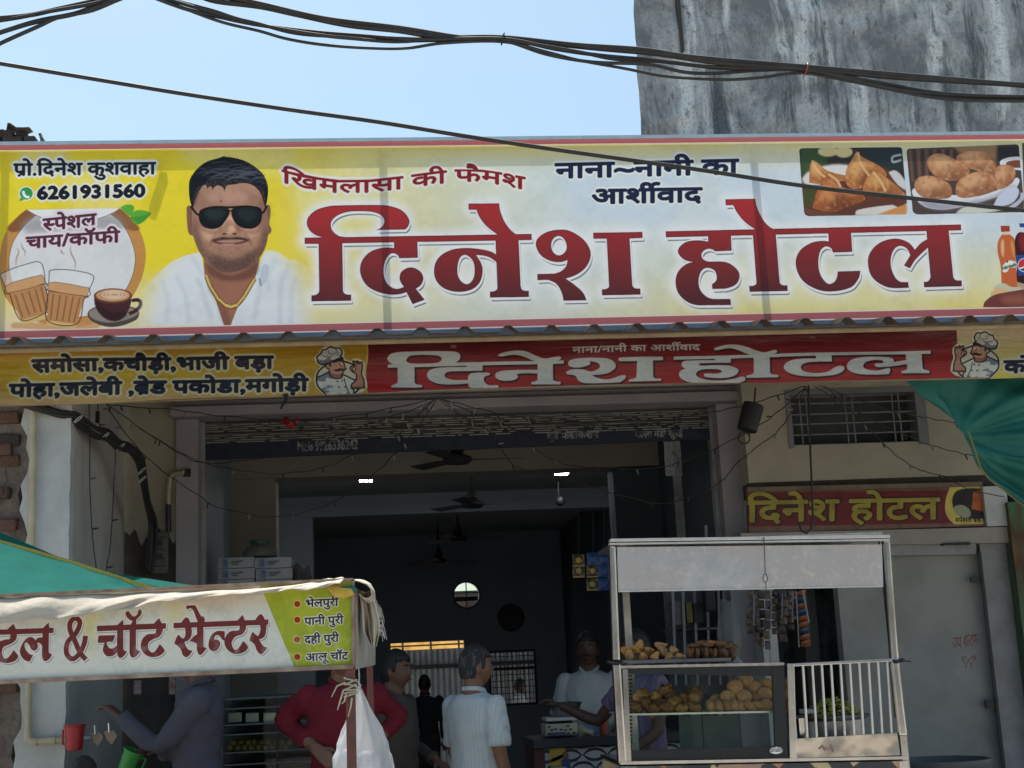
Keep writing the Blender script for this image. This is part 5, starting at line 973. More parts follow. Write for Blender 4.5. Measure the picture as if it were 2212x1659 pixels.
B().bar((rc[0]-rr_, BY+.05, rc[2]+.03), (rc[0]+rr_, BY+.05, rc[2]+.03), .012).bar((rc[0], BY+.06, rc[2]-rr_), (rc[0], BY+.06, rc[2]+rr_), .014).obj('vent_bar', M['iron'], ro)
B().box(rc[0]-rr_*.9, rc[0]+rr_*.9, BY+.08, BY+.10, rc[2]-rr_*.45, rc[2]-.02).obj('vent_louvre', M['iron'], ro)
# yard behind: corrugated fence, amber sheet added for a sunlit gap, dark neighbour wall
YY = 21.0
yf = T('corrugated_fence', 'ribbed grey tin sheets seen through the rear door and window', 'fence', (1, YY, 0))
zf = P(930, 1404, YY)[2]
B().grid(lambda u, v: (-1.6+u*5.2, YY+.02*math.sin(u*5.2/.085*2*math.pi), .0+v*zf), 620, 1).obj('tin_sheet', mat('weathered_tin', (.34, .35, .37), .6, .2, col2=(.24, .245, .26), scale=3), yf, 'all')
B().box(-1.6, 3.6, YY-.06, YY-.03, P(930, 1440, YY)[2]-.03, P(930, 1440, YY)[2]+.03).obj('rail', M['iron'], yf)
am = T('translucent_strip', 'added amber strip standing in for the sunlit gap above the rear door fence', 'added strip', (.6, YY, zf))
zt = P(930, 1386, YY)[2]+.02
B().grid(lambda u, v: (-1.6+u*3.6, YY+.03, zf+.012+v*(zt-zf)), 12, 2).obj('amber_sheet', sheer('amber_sun_tint', (.85, .50, .16), .8, 0, .4, col2=(.50, .26, .07)), am)  # added sheet, its amber colour stands in for warm sunlight
for i in range(9): x = -1.5+i*.42; B().box(x, x+.03, YY-.01, YY+.0, zf+.01, zt).obj('batten', M['wood'], am)
B().box(-1.6, 2.0, YY-.012, YY-.002, (zf+zt)/2-.012, (zf+zt)/2+.012).obj('batten', M['wood'], am)
o = B().box(-2, 4, 18.9, 20.75, 2.42, 2.46).obj('yard_awning', M['rust']); tag(o, 'flat rusty tin shelter over the yard behind the rear door', 'awning')
nb = B().box(-3, 6, 25.2, 25.5, 0, P(1008, 1276, 25.2)[2]).obj('rear_boundary_wall', M['brown_plaster']); tag(nb, 'dark boundary wall glimpsed through the round vent', 'wall')
# ================================================================ large flex banner on the roof
pr = draw_banner()
bn = T('shop_banner', 'large yellow and white flex banner with huge red lettering and a printed man in sunglasses', 'banner', (1, BAN[4], BAN[2]))
o = B().add([(BAN[0], 7.30, BAN[2]), (BAN[1], 7.30, BAN[2]), (BAN[1], 7.30, BAN[3]), (BAN[0], 7.30, BAN[3])], [(0, 1, 2, 3)]).obj('printed_sheet', print_mat('banner_print', pr, .55, .29, .08, 1.0), bn); uvs(o, pr)
for z, h in ((BAN[2]+.012, .03), (BAN[3]-.02, .03)): B().box(BAN[0], BAN[1], 7.315, 7.345, z-.004, z+h-.004).obj('frame_bar', M['rust'], bn)
for px in (6, 827, 1634, 2330): x = P(px, 500, 7.33)[0]; B().box(x-.016, x+.016, 7.316, 7.35, BAN[2]+.04, BAN[3]-.025).obj('frame_bar', M['rust'], bn)
a, c = P(352, 345, 7.34), P(326, 425, 7.34); B().bar((a[0], 7.34, a[2]), (c[0], 7.34, c[2]), .035, .02).obj('frame_bar', M['rust'], bn)
B().box(BAN[0]-.004, BAN[1], 7.285, 7.298, BAN[3]-.003, BAN[3]+.018).obj('top_trim', M['alu'], bn)
B().box(BAN[0]-.004, BAN[1], 7.286, 7.35, BAN[2]-.030, BAN[2]-.003).obj('bottom_flashing', mat('blue_grey_flashing', (.20, .26, .34), .45, .3, col2=(.15, .19, .25), scale=5), bn)
# ================================================================ corrugated tin awning
zv = P(135, 740, 7.12)[2]; SL = .19
aw = T('tin_awning', 'corrugated tin awning with trapezoid ridges sloping out below the big banner', 'awning', (1, 7.12, zv))
x00 = P(33, 735, 7.12)[0]; per = .2335
prof = []
for i in range(-2, 30):
    c = x00+i*per; prof += [(c-.052, 0), (c-.014, .034), (c+.014, .034), (c+.052, 0)]
prof = [p for p in prof if -2.6 < p[0] < 4.6]
def sheet(y0, y1, xlo, xhi):
    q = [p for p in prof if xlo-.3 < p[0] < xhi+.3]; n = len(q); ys = np.linspace(y0, y1, 5)
    return B().add([(p[0], y, zv+p[1]+(y-7.12)*SL+.004*math.sin(p[0]*3+y)) for y in ys for p in q], [(j*n+i, j*n+i+1, (j+1)*n+i+1, (j+1)*n+i) for j in range(4) for i in range(n-1)])
tin = mat('awning_tin', (.20, .17, .145), .5, .35, col2=(.12, .085, .065), scale=4, bump=.1, bscale=12)
sheet(7.12, 9.2, -2.6, 4.6).obj('tin_sheet', tin, aw, solid=.0016)
B().tube([(-2.6, 7.43, zv-.018+.31*SL), (4.4, 7.43, zv-.018+.31*SL)], .017, 10).obj('front_pipe', mat('dusty_pipe_paint', (.42, .33, .20), .7, col2=(.30, .22, .14), scale=9), aw, True)
for y in (8.1, 8.8): B().box(-2.6, 4.4, y, y+.04, zv-.045+(y-7.12)*SL, zv-.006+(y-7.12)*SL).obj('purlin', M['rust'], aw)
for x in (-1.6, .4, 2.45, 4.0): B().bar((x, 7.45, zv-.0), (x, 9.1, zv+.30), .03).obj('rafter', M['rust'], aw)
# ================================================================ lower banner under the awning edge
pr = draw_low()
lb = T('lower_banner', 'long narrow red and yellow banner with white lettering and two chefs under the awning', 'banner', (1, 7.45, 3.06))
def low(u, v):
    x = LOW[0]+u*(LOW[1]-LOW[0])
    zb = 3.082+.010*math.sin(x*1.1+.5)+.004*math.sin(x*5); zt = 3.385+.004*math.sin(x*2.3)
    return (x, 7.45+.010*math.sin(x*2.1+v*1.4)+.007*math.sin(x*6.3+v*3)+.006*math.sin(v*7+x), zb+(zt-zb)*v)
o = B().grid(low, 150, 8).obj('printed_sheet', print_mat('lower_banner_print', pr, .38, .10, .35, .66), lb, 'all'); uvs(o, pr)
B().tube([(x, 7.462, 3.084+.010*math.sin(x*1.1+.5)) for x in np.linspace(LOW[0], LOW[1], 40)], .006, 6).obj('bottom_hem', mat('hem_string', (.30, .22, .14), .8), lb, True)
rag = B().grid(lambda u, v: (P(616, 870, 7.44)[0]+.03*(u-.5)*(1-.7*v)+.01*math.sin(v*5)-.012*v, 7.43+.012*math.sin(u*4+v*3), 3.09-.085*v), 5, 8).obj('black_rag', M['black'], None, True, solid=.003)
tag(rag, 'small black rag hanging from the lower edge of the yellow banner', 'rag')
kn = B().grid(lambda u, v: (P(622, 902, 9.0)[0]+.10*(u-.5)+.02*math.sin(v*6), 9.10+.02*math.sin(u*9), P(622, 902, 9.0)[2]+.03*math.sin(u*7)-.05*v*(.4+.6*abs(math.sin(u*5)))), 8, 5).obj('red_scrap', M['red_plastic'], None, True, solid=.002)
tag(kn, 'torn scrap of red cloth stuck on the lintel below the black rag', 'cloth scrap')
# ================================================================ sign over the side doorway
pr = draw_door_sign()
ds = T('door_sign', 'old red signboard with yellow lettering above the side doorway', 'sign', (3.2, 8.95, 2.4))
q = [P(1618, 1152, 8.95), P(2126, 1136, 8.95), P(2120, 1045, 8.95), P(1614, 1057, 8.95)]
o = B().slab(*q, .05).obj('sign_board', print_mat('door_sign_print', pr, .5, 0, .1), ds); uvs(o, pr)
zt = q[3][2]; B().hexa([(p[0], 8.935, p[2]-.018) for p in (q[3], q[2])]+[(p[0], 9.0, p[2]-.018) for p in (q[2], q[3])]+[(p[0], 8.935, p[2]+.012) for p in (q[3], q[2])]+[(p[0], 9.0, p[2]+.012) for p in (q[2], q[3])]).obj('top_batten', M['wood'], ds)
# shutter hood and rolled shutter of the side doorway
hd = T('shutter_hood', 'pale metal hood with a rolled shutter below the old red signboard', 'shutter', (3.2, 8.9, 2.3))
a, c, d, e = P(1600, 1182, 8.93), P(2180, 1172, 8.93), P(2180, 1138, 8.93), P(1600, 1152, 8.93); B().slab(a, c, d, e, .25).obj('hood', mat('hood_paint', (.34, .31, .27), .8, col2=(.24, .22, .2), scale=4), hd)
a, c, d, e = P(1600, 1196, 8.97), P(2108, 1188, 8.97), P(2108, 1156, 8.97), P(1600, 1170, 8.97); B().slab(*[p-np.array([0, 0, .03]) for p in (a, c, d, e)], .12).obj('bottom_rail', M['grey_iron'], hd, bevel=.004)
h0 = P(2062, 1176, 8.95); B().tube([(h0[0]-.09, 8.955, h0[2]), (h0[0]-.09, 8.91, h0[2]), (h0[0]+.09, 8.91, h0[2]), (h0[0]+.09, 8.955, h0[2])], .008).obj('handle', M['iron'], hd, True)
B().pbox(2128, 2178, 1050, 1136, 8.92, .3).obj('hood_end', M['white_wall'], hd)
# ================================================================ roller shutter of the main opening
rs = T('roller_shutter', 'raised roller shutter with perforated slats and a dark painted bottom plate over the main opening', 'shutter', (.5, 9.3, 3.1))
SY = 9.30
class ShutterPlate: pass
sp = Print(xs0-.02, xs1+.02, 2.98, 3.24, SY-.012, 2048, (34, 40, 58))
for s, a in (('Mob 9926336242', (1188, 1806, 1432, 1795, 34)), ('दूबे फे\ue005ीकेशन', (2188, 1758, 2394, 1750, 24)), ('ग\ue003ला मंडी खुरई', (2541, 1752, 2730, 1745, 24))):
    m = grow(sp.mask(text(s, *a), nz=True), 1.2); m = m*np.clip(noise2(sp.H, sp.W, 16, 3)*2.2-.25, 0, 1); sp.put(m, (150, 150, 148), .85)
sp.a *= (1-.4*np.clip((noise2(sp.H, sp.W, 24, 9)-.5)*2, 0, 1))[..., None]
q = [P(435, 994, SY-.012), P(1545, 948, SY-.012), P(1545, 913, SY-.012), P(435, 957, SY-.012)]
o = B().slab(*q, .02).obj('bottom_plate', print_mat('shutter_plate_print', sp, .6), rs); uvs(o, sp)
dk = mat('shutter_slat_paint', (.12, .12, .115), .6, .3, col2=(.08, .08, .078), scale=5)
lt = mat('worn_slat_edge', (.34, .335, .29), .55, .3, col2=(.20, .20, .175), scale=11)
for k in range(3):
    za, zb = 3.145+k*.055, 3.145+k*.055+.052; yb = SY+.006
    B().add([(xs0, yb, za), (xs1, yb, za), (xs1, yb-.012, (za+zb)/2), (xs0, yb-.012, (za+zb)/2), (xs0, yb, zb), (xs1, yb, zb)], [(0, 1, 2, 3), (3, 2, 5, 4)]).obj('slat', dk, rs)
b = B(); rg = np.random.RandomState(8)
for band in (3.148, 3.222):
    for r in range(4):
        z = band+r*.0155; x = xs0
        while x < xs1-.03:
            ph = (x*1.9+r*.16+band*7) % 1.0
            L = rg.uniform(.10, .20) if ph < .72 else rg.uniform(.02, .05)
            if ph < .72 or rg.rand() < .4: b.box(x, min(x+L, xs1), SY-.018, SY-.008, z, z+.0062)
            x += L+rg.uniform(.02, .05)
o = b.obj('perforation_edges', lt, rs); o['kind'] = 'stuff'
for x in (xs0-.002, xs1-.028): B().box(x, x+.03, SY-.03, SY+.05, .1, 3.29).obj('guide_rail', M['grey_iron'], rs)
B().box(xs0, xs1, SY-.02, SY+.02, 3.214, 3.220).obj('slat_joint', M['iron'], rs)
# ================================================================ chaat cart at the left front
CY = 5.60
pr = draw_chaat()
cc = T('snack_cart', 'chaat cart with a white and lime signboard, red iron posts and a teal tarpaulin roof', 'food cart', (-.6, 5.9, 0))
q = [P(-60, 1476, CY), P(763, 1440, CY), P(763, 1252, CY), P(-60, 1290, CY)]
o = B().slab(*q, .02).obj('sign_panel', print_mat('cart_sign_print', pr, .45, .12, .06), cc); uvs(o, pr)
def edge(a, c, w, name, m): B().bar(a, c, w, w).obj(name, m, cc)
fr = mat('rusted_frame_angle', (.36, .28, .22), .8, col2=(.18, .11, .08), scale=14, bump=.2)
o_ = np.array([0, -.008, 0])
edge(q[0]+o_, q[1]+o_, .016, 'frame_rail', fr); edge(q[1]+o_, q[2]+o_, .012, 'frame_rail', fr); edge(q[3]+o_, q[2]+o_, .012, 'frame_rail', fr)
x, z = P(760, 1440, CY)[0], P(760, 1440, CY)[2]
pb_ = P(748, 1800, CY)
B().hexa([(P(749, 1659, CY)[0]-.004, CY, .1), (P(768, 1659, CY)[0]-.004, CY, .1), (P(768, 1659, CY)[0]-.004, CY+.034, .1), (P(749, 1659, CY)[0]-.004, CY+.034, .1), (P(746, 1444, CY)[0], CY, z-.006), (P(767, 1444, CY)[0], CY, z-.006), (P(767, 1444, CY)[0], CY+.034, z-.006), (P(746, 1444, CY)[0], CY+.034, z-.006)]).obj('front_post', M['red_iron'], cc, bevel=.002)
BYc = 6.25
B().pbox(797, 811, 1436, 1900, BYc, .035).obj('back_post', M['red_iron'], cc)
sd_ = [P(768, 1446, CY+.02), P(811, 1436, BYc), P(811, 1290, BYc), P(768, 1270, CY+.02)]
b = B(); b.add([tuple(v) for v in sd_]+[tuple(v+np.array([-.012, .01, 0])) for v in sd_], [(0, 1, 2, 3), (7, 6, 5, 4), (0, 4, 5, 1), (1, 5, 6, 2), (2, 6, 7, 3), (3, 7, 4, 0)]).obj('side_panel', mat('cart_side_board', (.40, .39, .36), .7, col2=(.26, .22, .18), scale=6), cc)
B().box(-2.6, P(760, 1500, CY)[0], CY+.05, BYc-.05, .78, .82).obj('counter_deck', M['steel_dull'], cc)
for x in (-2.5, -.3): B().box(x, x+.05, CY+.1, CY+.15, .0, .78).obj('leg', M['red_iron'], cc)
# tarpaulin roof: two overlapping teal sheets with yellow hem
def curve(pts, Y):
    p = [P(a, c, Y) if np.isscalar(Y) else P(a, c, y) for (a, c), y in zip(pts, [Y]*len(pts) if np.isscalar(Y) else Y)]; return p
def interp(pl, t):
    t = t*(len(pl)-1); i = min(int(t), len(pl)-2); f = t-i; return pl[i]*(1-f)+pl[i+1]*f
tp = T('tarpaulin', 'teal tarpaulin with a yellow hem sloping up behind the white cart sign', 'tarpaulin', (-1, 6, 1.9))
lo = [P(-70, 1300, CY+.03), P(120, 1296, CY+.03), P(256, 1290, CY+.03), P(340, 1285, CY+.03), P(392, 1282, CY+.03)]
hi = [P(-70, 1150, 6.5), P(85, 1193, 6.4), P(200, 1228, 6.2), P(290, 1256, 6.0), P(392, 1280, CY+.06)]
def cloth(lo, hi, amp, seed):
    def fn(u, v):
        p = interp(lo, u)*(1-v)+interp(hi, u)*v; s = 4*v*(1-v)
        return (p[0], p[1], p[2]-.035*s+amp*s*(math.sin(u*19+v*5+seed)+.6*math.sin(u*37-v*9+seed*2)))
    return fn
B().grid(cloth(lo, hi, .008, 1), 50, 16).obj('front_sheet', M['tarp'], tp, 'all')
lo2 = [hi[0]+np.array([0, .03, -.02]), hi[1]+np.array([0, .03, -.02]), hi[2]+np.array([0, .03, -.02]), P(400, 1278, CY+.1), P(480, 1274, CY+.1)]
hi2 = [P(-70, 1120, 7.3), P(120, 1200, 6.9), P(255, 1240, 6.6), P(400, 1262, 6.2), P(482, 1272, CY+.14)]
B().grid(cloth(lo2, hi2, .006, 3), 40, 10).obj('rear_sheet', M['tarp'], tp, 'all')
hm = [P(-70, 1150, 6.49), P(0, 1170, 6.46), P(85, 1194, 6.39), P(160, 1216, 6.27), P(256, 1247, 6.08), P(300, 1262, 5.95), P(350, 1277, 5.74)]
b = B(); n = 40
b.grid(lambda u, v: tuple(interp(hm, u)+np.array([0, -.012, .008-.022*v*(1-.3*u)])), n, 2).obj('hem', M['hem'], tp, 'all')
# cream canvas thrown over the top edge of the sign
cv = T('canvas_cover', 'frayed cream canvas folded over the top edge and corner of the cart sign', 'canvas', (-.6, CY, 1.9))
top = [P(x, y, CY-.005) for x, y in ((-60, 1294), (0, 1291), (141, 1287), (320, 1280), (420, 1276), (556, 1271), (640, 1263), (700, 1256), (742, 1252))]
bot = [P(x, y, CY-.075) for x, y in ((-60, 1350), (0, 1346), (120, 1336), (230, 1322), (330, 1303), (430, 1292), (560, 1281), (660, 1273), (735, 1262))]
def cvf(u, v):
    p = interp(top, u)*(1-v)+interp(bot, u)*v
    return (p[0], p[1]-.014*math.sin(math.pi*min(1, v*1.1))-.006*math.sin(u*33+v*4)-.004*math.sin(u*71), p[2]+.004*math.sin(u*40)*v+.003*math.sin(u*90+v*8)*v)
B().grid(cvf, 120, 10).obj('front_fold', M['canvas'], cv, 'all', solid=.003)
tb = [P(x, y, Y) for (x, y), Y in zip(((-60, 1294), (141, 1287), (320, 1280), (556, 1271), (700, 1256), (742, 1252)), [CY]*6)]
B().grid(lambda u, v: tuple(interp(tb, u)+np.array([0, .14*v, .012*math.sin(v*3)+.003*math.sin(u*50+v*9)])), 80, 5).obj('top_fold', M['canvas'], cv, 'all', solid=.003)
# corner loop of folded cloth and the frayed tail
loop = [(738, 1252), (756, 1252), (775, 1256), (792, 1262), (801, 1272), (803, 1286), (797, 1292), (786, 1292), (775, 1283)]
lp = [P(x, y, CY+.0) for x, y in loop]
B().grid(lambda u, v: tuple(interp(lp, u)+np.array([.012*v, .22*v, .02*v*math.sin(u*6)])), 40, 8).obj('corner_loop', M['canvas'], cv, 'all', solid=.004)
tailL = [P(x, y, 5.72) for x, y in ((776, 1284), (780, 1310), (782, 1340), (784, 1366), (800, 1392))]
tailR = [P(x, y, 5.74) for x, y in ((803, 1275), (812, 1310), (820, 1345), (820, 1368), (812, 1398))]
B().grid(lambda u, v: tuple(interp(tailL, v)*(1-u)+interp(tailR, v)*u+np.array([0, -.03*math.sin(u*9+v*3)-.02*math.sin(u*21), 0])), 24, 30).obj('hanging_tail', M['canvas'], cv, 'all', solid=.003)
b = B(); rg = np.random.RandomState(3)
for i in range(36):
    t = rg.rand(); p = interp(tailR, .12+.62*t)+np.array([rg.uniform(-.02, .0), -.03+rg.uniform(-.02, .01), 0]); L = rg.uniform(.02, .05)
    b.tube([p, p+np.array([L*.5+.004, -.006, -L*.3]), p+np.array([L*.7, -.004, -L])], .0011, 4)
o = b.obj('frayed_threads', mat('frayed_thread', (.62, .60, .55), .9), cv); o['kind'] = 'stuff'
ft = [P(x, y, CY-.012) for x, y in ((700, 1262), (735, 1262), (758, 1268))]; fb = [P(x, y, CY-.016) for x, y in ((722, 1290), (745, 1293), (766, 1284))]
B().grid(lambda u, v: tuple(interp(ft, u)*(1-v)+interp(fb, u)*v+np.array([0, -.01*math.sin(v*3), 0])), 8, 4).obj('yellow_corner_strip', M['hem'], cv, 'all', solid=.003)
B().grid(lambda u, v: tuple(interp([P(735, 1266, CY-.02), P(768, 1266, CY-.02)], u)*(1-v)+interp([P(742, 1284, CY-.02), P(768, 1283, CY-.02)], u)*v), 5, 3).obj('green_corner_patch', M['tarp_d'], cv, 'all', solid=.003)
# cord tied round the post, polythene bag
tw = T('tie_cord', 'pale cord knotted round the red iron post of the chaat cart', 'cord', tuple(P(757, 1480, CY)))
b = B(); rg = np.random.RandomState(5)
for k in range(7):
    c = P(757, 1468+k*5.5, CY); z = c[2]; tl = rg.uniform(-.012, .012)
    b.tube([(c[0]+.024*math.cos(a), CY+.016+.024*math.sin(a), z+tl*math.cos(a)) for a in np.linspace(0, 2*math.pi, 15)], .0035, 5)
b.obj('wrapping', mat('pale_cord', (.50, .48, .36), .8, col2=(.34, .32, .24), scale=30), tw, True)
for pts in (((745, 1475), (728, 1482), (716, 1506)), ((742, 1490), (736, 1510), (729, 1534)), ((765, 1478), (776, 1490), (772, 1500)), ((760, 1508), (758, 1525), (752, 1548)), ((748, 1500), (744, 1515), (738, 1520))):
    B().tube([P(x, y, CY-.012-.004*i) for i, (x, y) in enumerate(pts)], [.004, .0035, .002], 5).obj('loose_end', _mc['pale_cord'], tw, True)
bg_ = T('plastic_bag', 'thin white polythene bag hanging from the chaat cart behind its red post', 'bag', tuple(P(775, 1600, 5.72)))
bc = P(776, 1600, 5.72); prof = []
wid = [(1488, 5, 0), (1500, 9, 1), (1520, 15, 4), (1545, 25, 4), (1575, 38, 6), (1605, 50, 5), (1635, 58, 5), (1660, 60, 5), (1690, 54, 2), (1715, 36, 0), (1725, 8, 0)]
rows = []; rg = np.random.RandomState(9); ph = rg.rand(4)*6
for y, hw, off in wid:
    c = P(776+off, y, 5.72); r = hw/KF*5.72; row = []
    for k in range(72):
        a = 2*math.pi*k/72; w_ = 1+.08*math.sin(5*a+ph[0]+y*.02)+.06*math.sin(9*a+ph[1]-y*.03)+.045*math.sin(17*a+ph[2]+y*.05)+.03*math.sin(29*a+y*.09)
        row.append((c[0]+r*w_*math.cos(a), c[1]+r*.55*w_*math.sin(a)+.02, c[2]))
    rows.append(row)
fine = []
for i in range(len(rows)-1):
    for t in np.linspace(0, 1, 6)[:-1]: fine.append([tuple(np.array(a)*(1-t)+np.array(c)*t) for a, c in zip(rows[i], rows[i+1])])
fine.append(rows[-1]); n = 72
B().add([p for r in fine for p in r], [(j*n+i, j*n+(i+1) % n, (j+1)*n+(i+1) % n, (j+1)*n+i) for j in range(len(fine)-1) for i in range(n)]).obj('bag_body', M['bag'], bg_, 'all')
B().tube([P(775, 1444, 5.66), P(776, 1465, 5.68), P(775, 1492, 5.72)], .003, 5).obj('handle', M['bag'], bg_, True); B().tube([P(770, 1470, 5.67), P(779, 1480, 5.69), P(777, 1492, 5.72)], .003, 5).obj('handle', M['bag'], bg_, True)
B().ball(P(792, 1655, 5.74), .055, .03, .06).ball(P(752, 1650, 5.74), .05, .03, .06).obj('contents', mat('white_bag_contents', (.75, .76, .80), .6), bg_, 'all')
# ================================================================ steel snack counter at the right
SYc = 6.30
sc_ = T('steel_food_cart', 'stainless steel snack cart with a milky header panel, glass case and barred side', 'food cart', (1.7, 6.5, 0))
def strip_(pts, Y, th, name, m, par=sc_, bevel=0): return B().slab(*[P(x, y, Y) for x, y in pts], th).obj(name, m, par, False, bevel)
for name, l in (('front_post', ((1336, 1652), (1356, 1652), (1342, 1432), (1323, 1432))), ('front_post', ((1942, 1590), (1962, 1590), (1942, 1428), (1925, 1428)))): strip_(l, SYc, .045, name, M['steel'], bevel=.011)
strip_(((1324, 1430), (1341, 1430), (1331, 1178), (1316, 1178)), SYc+.001, .04, 'front_post', M['steel'], bevel=.011)
strip_(((1926, 1426), (1943, 1426), (1924, 1166), (1908, 1166)), SYc+.001, .04, 'front_post', M['steel'], bevel=.011)
for x in (P(1352, 1400, SYc+.55)[0], P(1925, 1400, SYc+.55)[0]): B().box(x, x+.035, SYc+.55, SYc+.585, .2, 2.12).obj('back_post', M['steel_dull'], sc_)
strip_(((1317, 1177), (1922, 1168), (1922, 1164), (1317, 1173)), SYc-.012, .05, 'header_rail', M['alu']); strip_(((1319, 1170), (1923, 1162), (1923, 1155), (1319, 1164)), SYc-.02, .06, 'header_rail', M['alu'], bevel=.002)
def milky():
    m = mat('milky_printed_acrylic', (.50, .495, .48), .30, col2=(.38, .39, .41), scale=9, detail=8); t = m.node_tree; L = t.links.new; b = t.nodes['Principled BSDF']
    tc = t.nodes['Texture Coordinate']; x0 = [n for n in t.nodes if n.type == 'MIX'][0]
    n = t.nodes.new('ShaderNodeTexNoise'); n.inputs['Scale'].default_value = 3.2; n.inputs['Detail'].default_value = 1; L(tc.outputs['Object'], n.inputs['Vector'])
    r = t.nodes.new('ShaderNodeMapRange'); r.inputs[1].default_value = .5; r.inputs[2].default_value = .6; r.inputs[4].default_value = .75; L(n.outputs[0], r.inputs[0])
    x = t.nodes.new('ShaderNodeMix'); x.data_type = 'RGBA'; x.inputs[7].default_value = (.47, .42, .405, 1); L(r.outputs[0], x.inputs[0]); L(x0.outputs[2], x.inputs[6])
    n = t.nodes.new('ShaderNodeTexNoise'); n.inputs['Scale'].default_value = 17; n.inputs['Detail'].default_value = 4; n.inputs['Distortion'].default_value = 1.6; L(tc.outputs['Object'], n.inputs['Vector'])
    r = t.nodes.new('ShaderNodeMapRange'); r.inputs[1].default_value = .55; r.inputs[2].default_value = .66; r.inputs[4].default_value = .4; L(n.outputs[0], r.inputs[0])
    y = t.nodes.new('ShaderNodeMix'); y.data_type = 'RGBA'; y.inputs[7].default_value = (.66, .60, .52, 1); L(r.outputs[0], y.inputs[0]); L(x.outputs[2], y.inputs[6])
    n = t.nodes.new('ShaderNodeTexNoise'); n.inputs['Scale'].default_value = 11; n.inputs['Detail'].default_value = 3; n.inputs['Distortion'].default_value = 2.2; L(tc.outputs['Object'], n.inputs['Vector'])
    r = t.nodes.new('ShaderNodeMapRange'); r.inputs[1].default_value = .60; r.inputs[2].default_value = .66; r.inputs[4].default_value = .5; L(n.outputs[0], r.inputs[0])
    z = t.nodes.new('ShaderNodeMix'); z.data_type = 'RGBA'; z.inputs[7].default_value = (.36, .40, .38, 1); L(r.outputs[0], z.inputs[0]); L(y.outputs[2], z.inputs[6]); L(z.outputs[2], b.inputs['Base Color']); return m
strip_(((1336, 1277), (1908, 1266), (1905, 1176), (1333, 1182)), SYc+.012, .012, 'header_panel', milky())
strip_(((1336, 1279), (1908, 1268), (1908, 1265), (1336, 1276)), SYc+.008, .02, 'header_rail', M['alu'])
cd = B().tube([P(1650, 1160, SYc-.03), P(1652, 1200, SYc-.02), P(1653, 1240, SYc-.02)], .0022, 5).tube([P(1653+5*math.cos(a), 1249+9*math.sin(a), SYc-.02) for a in np.linspace(-1.5, 4.7, 12)], .002, 5).tube([P(1654, 1258, SYc-.01), P(1660, 1340, SYc-.01), P(1664, 1430, SYc-.01)], .0016, 5).obj('hanging_wire', M['iron']); tag(cd, 'thin wire with a loop hanging down the front of the milky header panel', 'wire')
B().box(P(1330, 1160, SYc)[0], P(1915, 1160, SYc)[0], SYc+.05, SYc+.58, 2.105, 2.118).obj('roof_sheet', M['steel_dull'], sc_)
for x, y in ((1329, 1431), (1941, 1427)):
    c = P(x, y, SYc); o = B().tube([(c[0]+.03*math.cos(a), SYc+.02+.03*math.sin(a), c[2]+.004*math.cos(a*2)) for a in np.linspace(0, 6.28, 14)], .007, 6).tube([(c[0], SYc-.012, c[2]), (c[0]+.05, SYc-.02, c[2]-.006)], .003, 5).obj('black_tie', M['black'], sc_, True)
# glass display case
gc = [(1345, 1650), (1700, 1637), (1694, 1433), (1338, 1440)]
strip_(((1338, 1444), (1694, 1437), (1694, 1431), (1338, 1438)), SYc+.004, .05, 'case_top', M['steel_dull'])
strip_(((1338, 1440), (1694, 1433), (1694, 1432), (1338, 1439)), SYc+.06, .44, 'case_top_glass', M['glass'])
strip_(((1352, 1647), (1700, 1637), (1700, 1611), (1352, 1622)), SYc+.006, .02, 'case_sill', M['black'])
strip_(((1338, 1455), (1694, 1461), (1694, 1438), (1338, 1444)), SYc+.006, .02, 'case_lintel', M['black'])
strip_(((1676, 1637), (1702, 1637), (1694, 1440), (1668, 1440)), SYc+.003, .02, 'case_stile', M['black']); strip_(((1352, 1645), (1364, 1645), (1356, 1446), (1345, 1446)), SYc+.003, .02, 'case_stile', M['steel'])
strip_(((1362, 1634), (1686, 1625), (1680, 1447), (1353, 1453)), SYc+.02, .004, 'glass_pane', M['glass'])
strip_(((1345, 1546), (1692, 1539), (1692, 1535), (1345, 1542)), SYc+.05, .40, 'case_shelf', M['alu'])
strip_(((1340, 1652), (1962, 1640), (1962, 1634), (1340, 1645)), SYc-.01, .6, 'deck_edge', M['steel'])
# inside the case: ribbed metal blind at left, pale back panels
b = B()
for i in range(22): z = P(1350, 1452+i*8, SYc+.06)[2]; x = P(1352, 1452+i*8, SYc+.06)[0]; b.box(x, x+.028, SYc+.05, SYc+.06, z-.005, z+.004)
b.obj('case_side_ribs', M['iron'], sc_)
strip_(((1470, 1625), (1520, 1624), (1515, 1545), (1466, 1547)), SYc+.46, .004, 'case_back_door', sheer('pale_green_glass', (.30, .38, .36), .4, .3))
strip_(((1522, 1624), (1600, 1622), (1594, 1545), (1518, 1546)), SYc+.47, .004, 'case_back_door', _mc['pale_green_glass'])
st = P(1677, 1621, SYc)
stp = Print(st[0]-.06, st[0]+.06, st[2]-.04, st[2]+.04, SYc-.002, 256, (238, 238, 238))
m = grow(stp.mask([c for c in text('Reliable', 3072, 3008, 3136, 3006, 18)], nz=True), 1.0); stp.put(m, (44, 46, 50)); L = ell(128, 85, 66, 33); stp.line(np.vstack([L, L[:1]]), 3, (40, 40, 44), raw=True)
c0 = P(1677, 1621, SYc-.002); ee = [(c0[0]+.032*math.cos(a), SYc-.002, c0[2]+.0165*math.sin(a)) for a in np.linspace(0, 6.283, 33)[:-1]]
o = B().prism(ee, .003).obj('maker_sticker', print_mat('maker_sticker_print', stp, .4), sc_); uvs(o, stp)
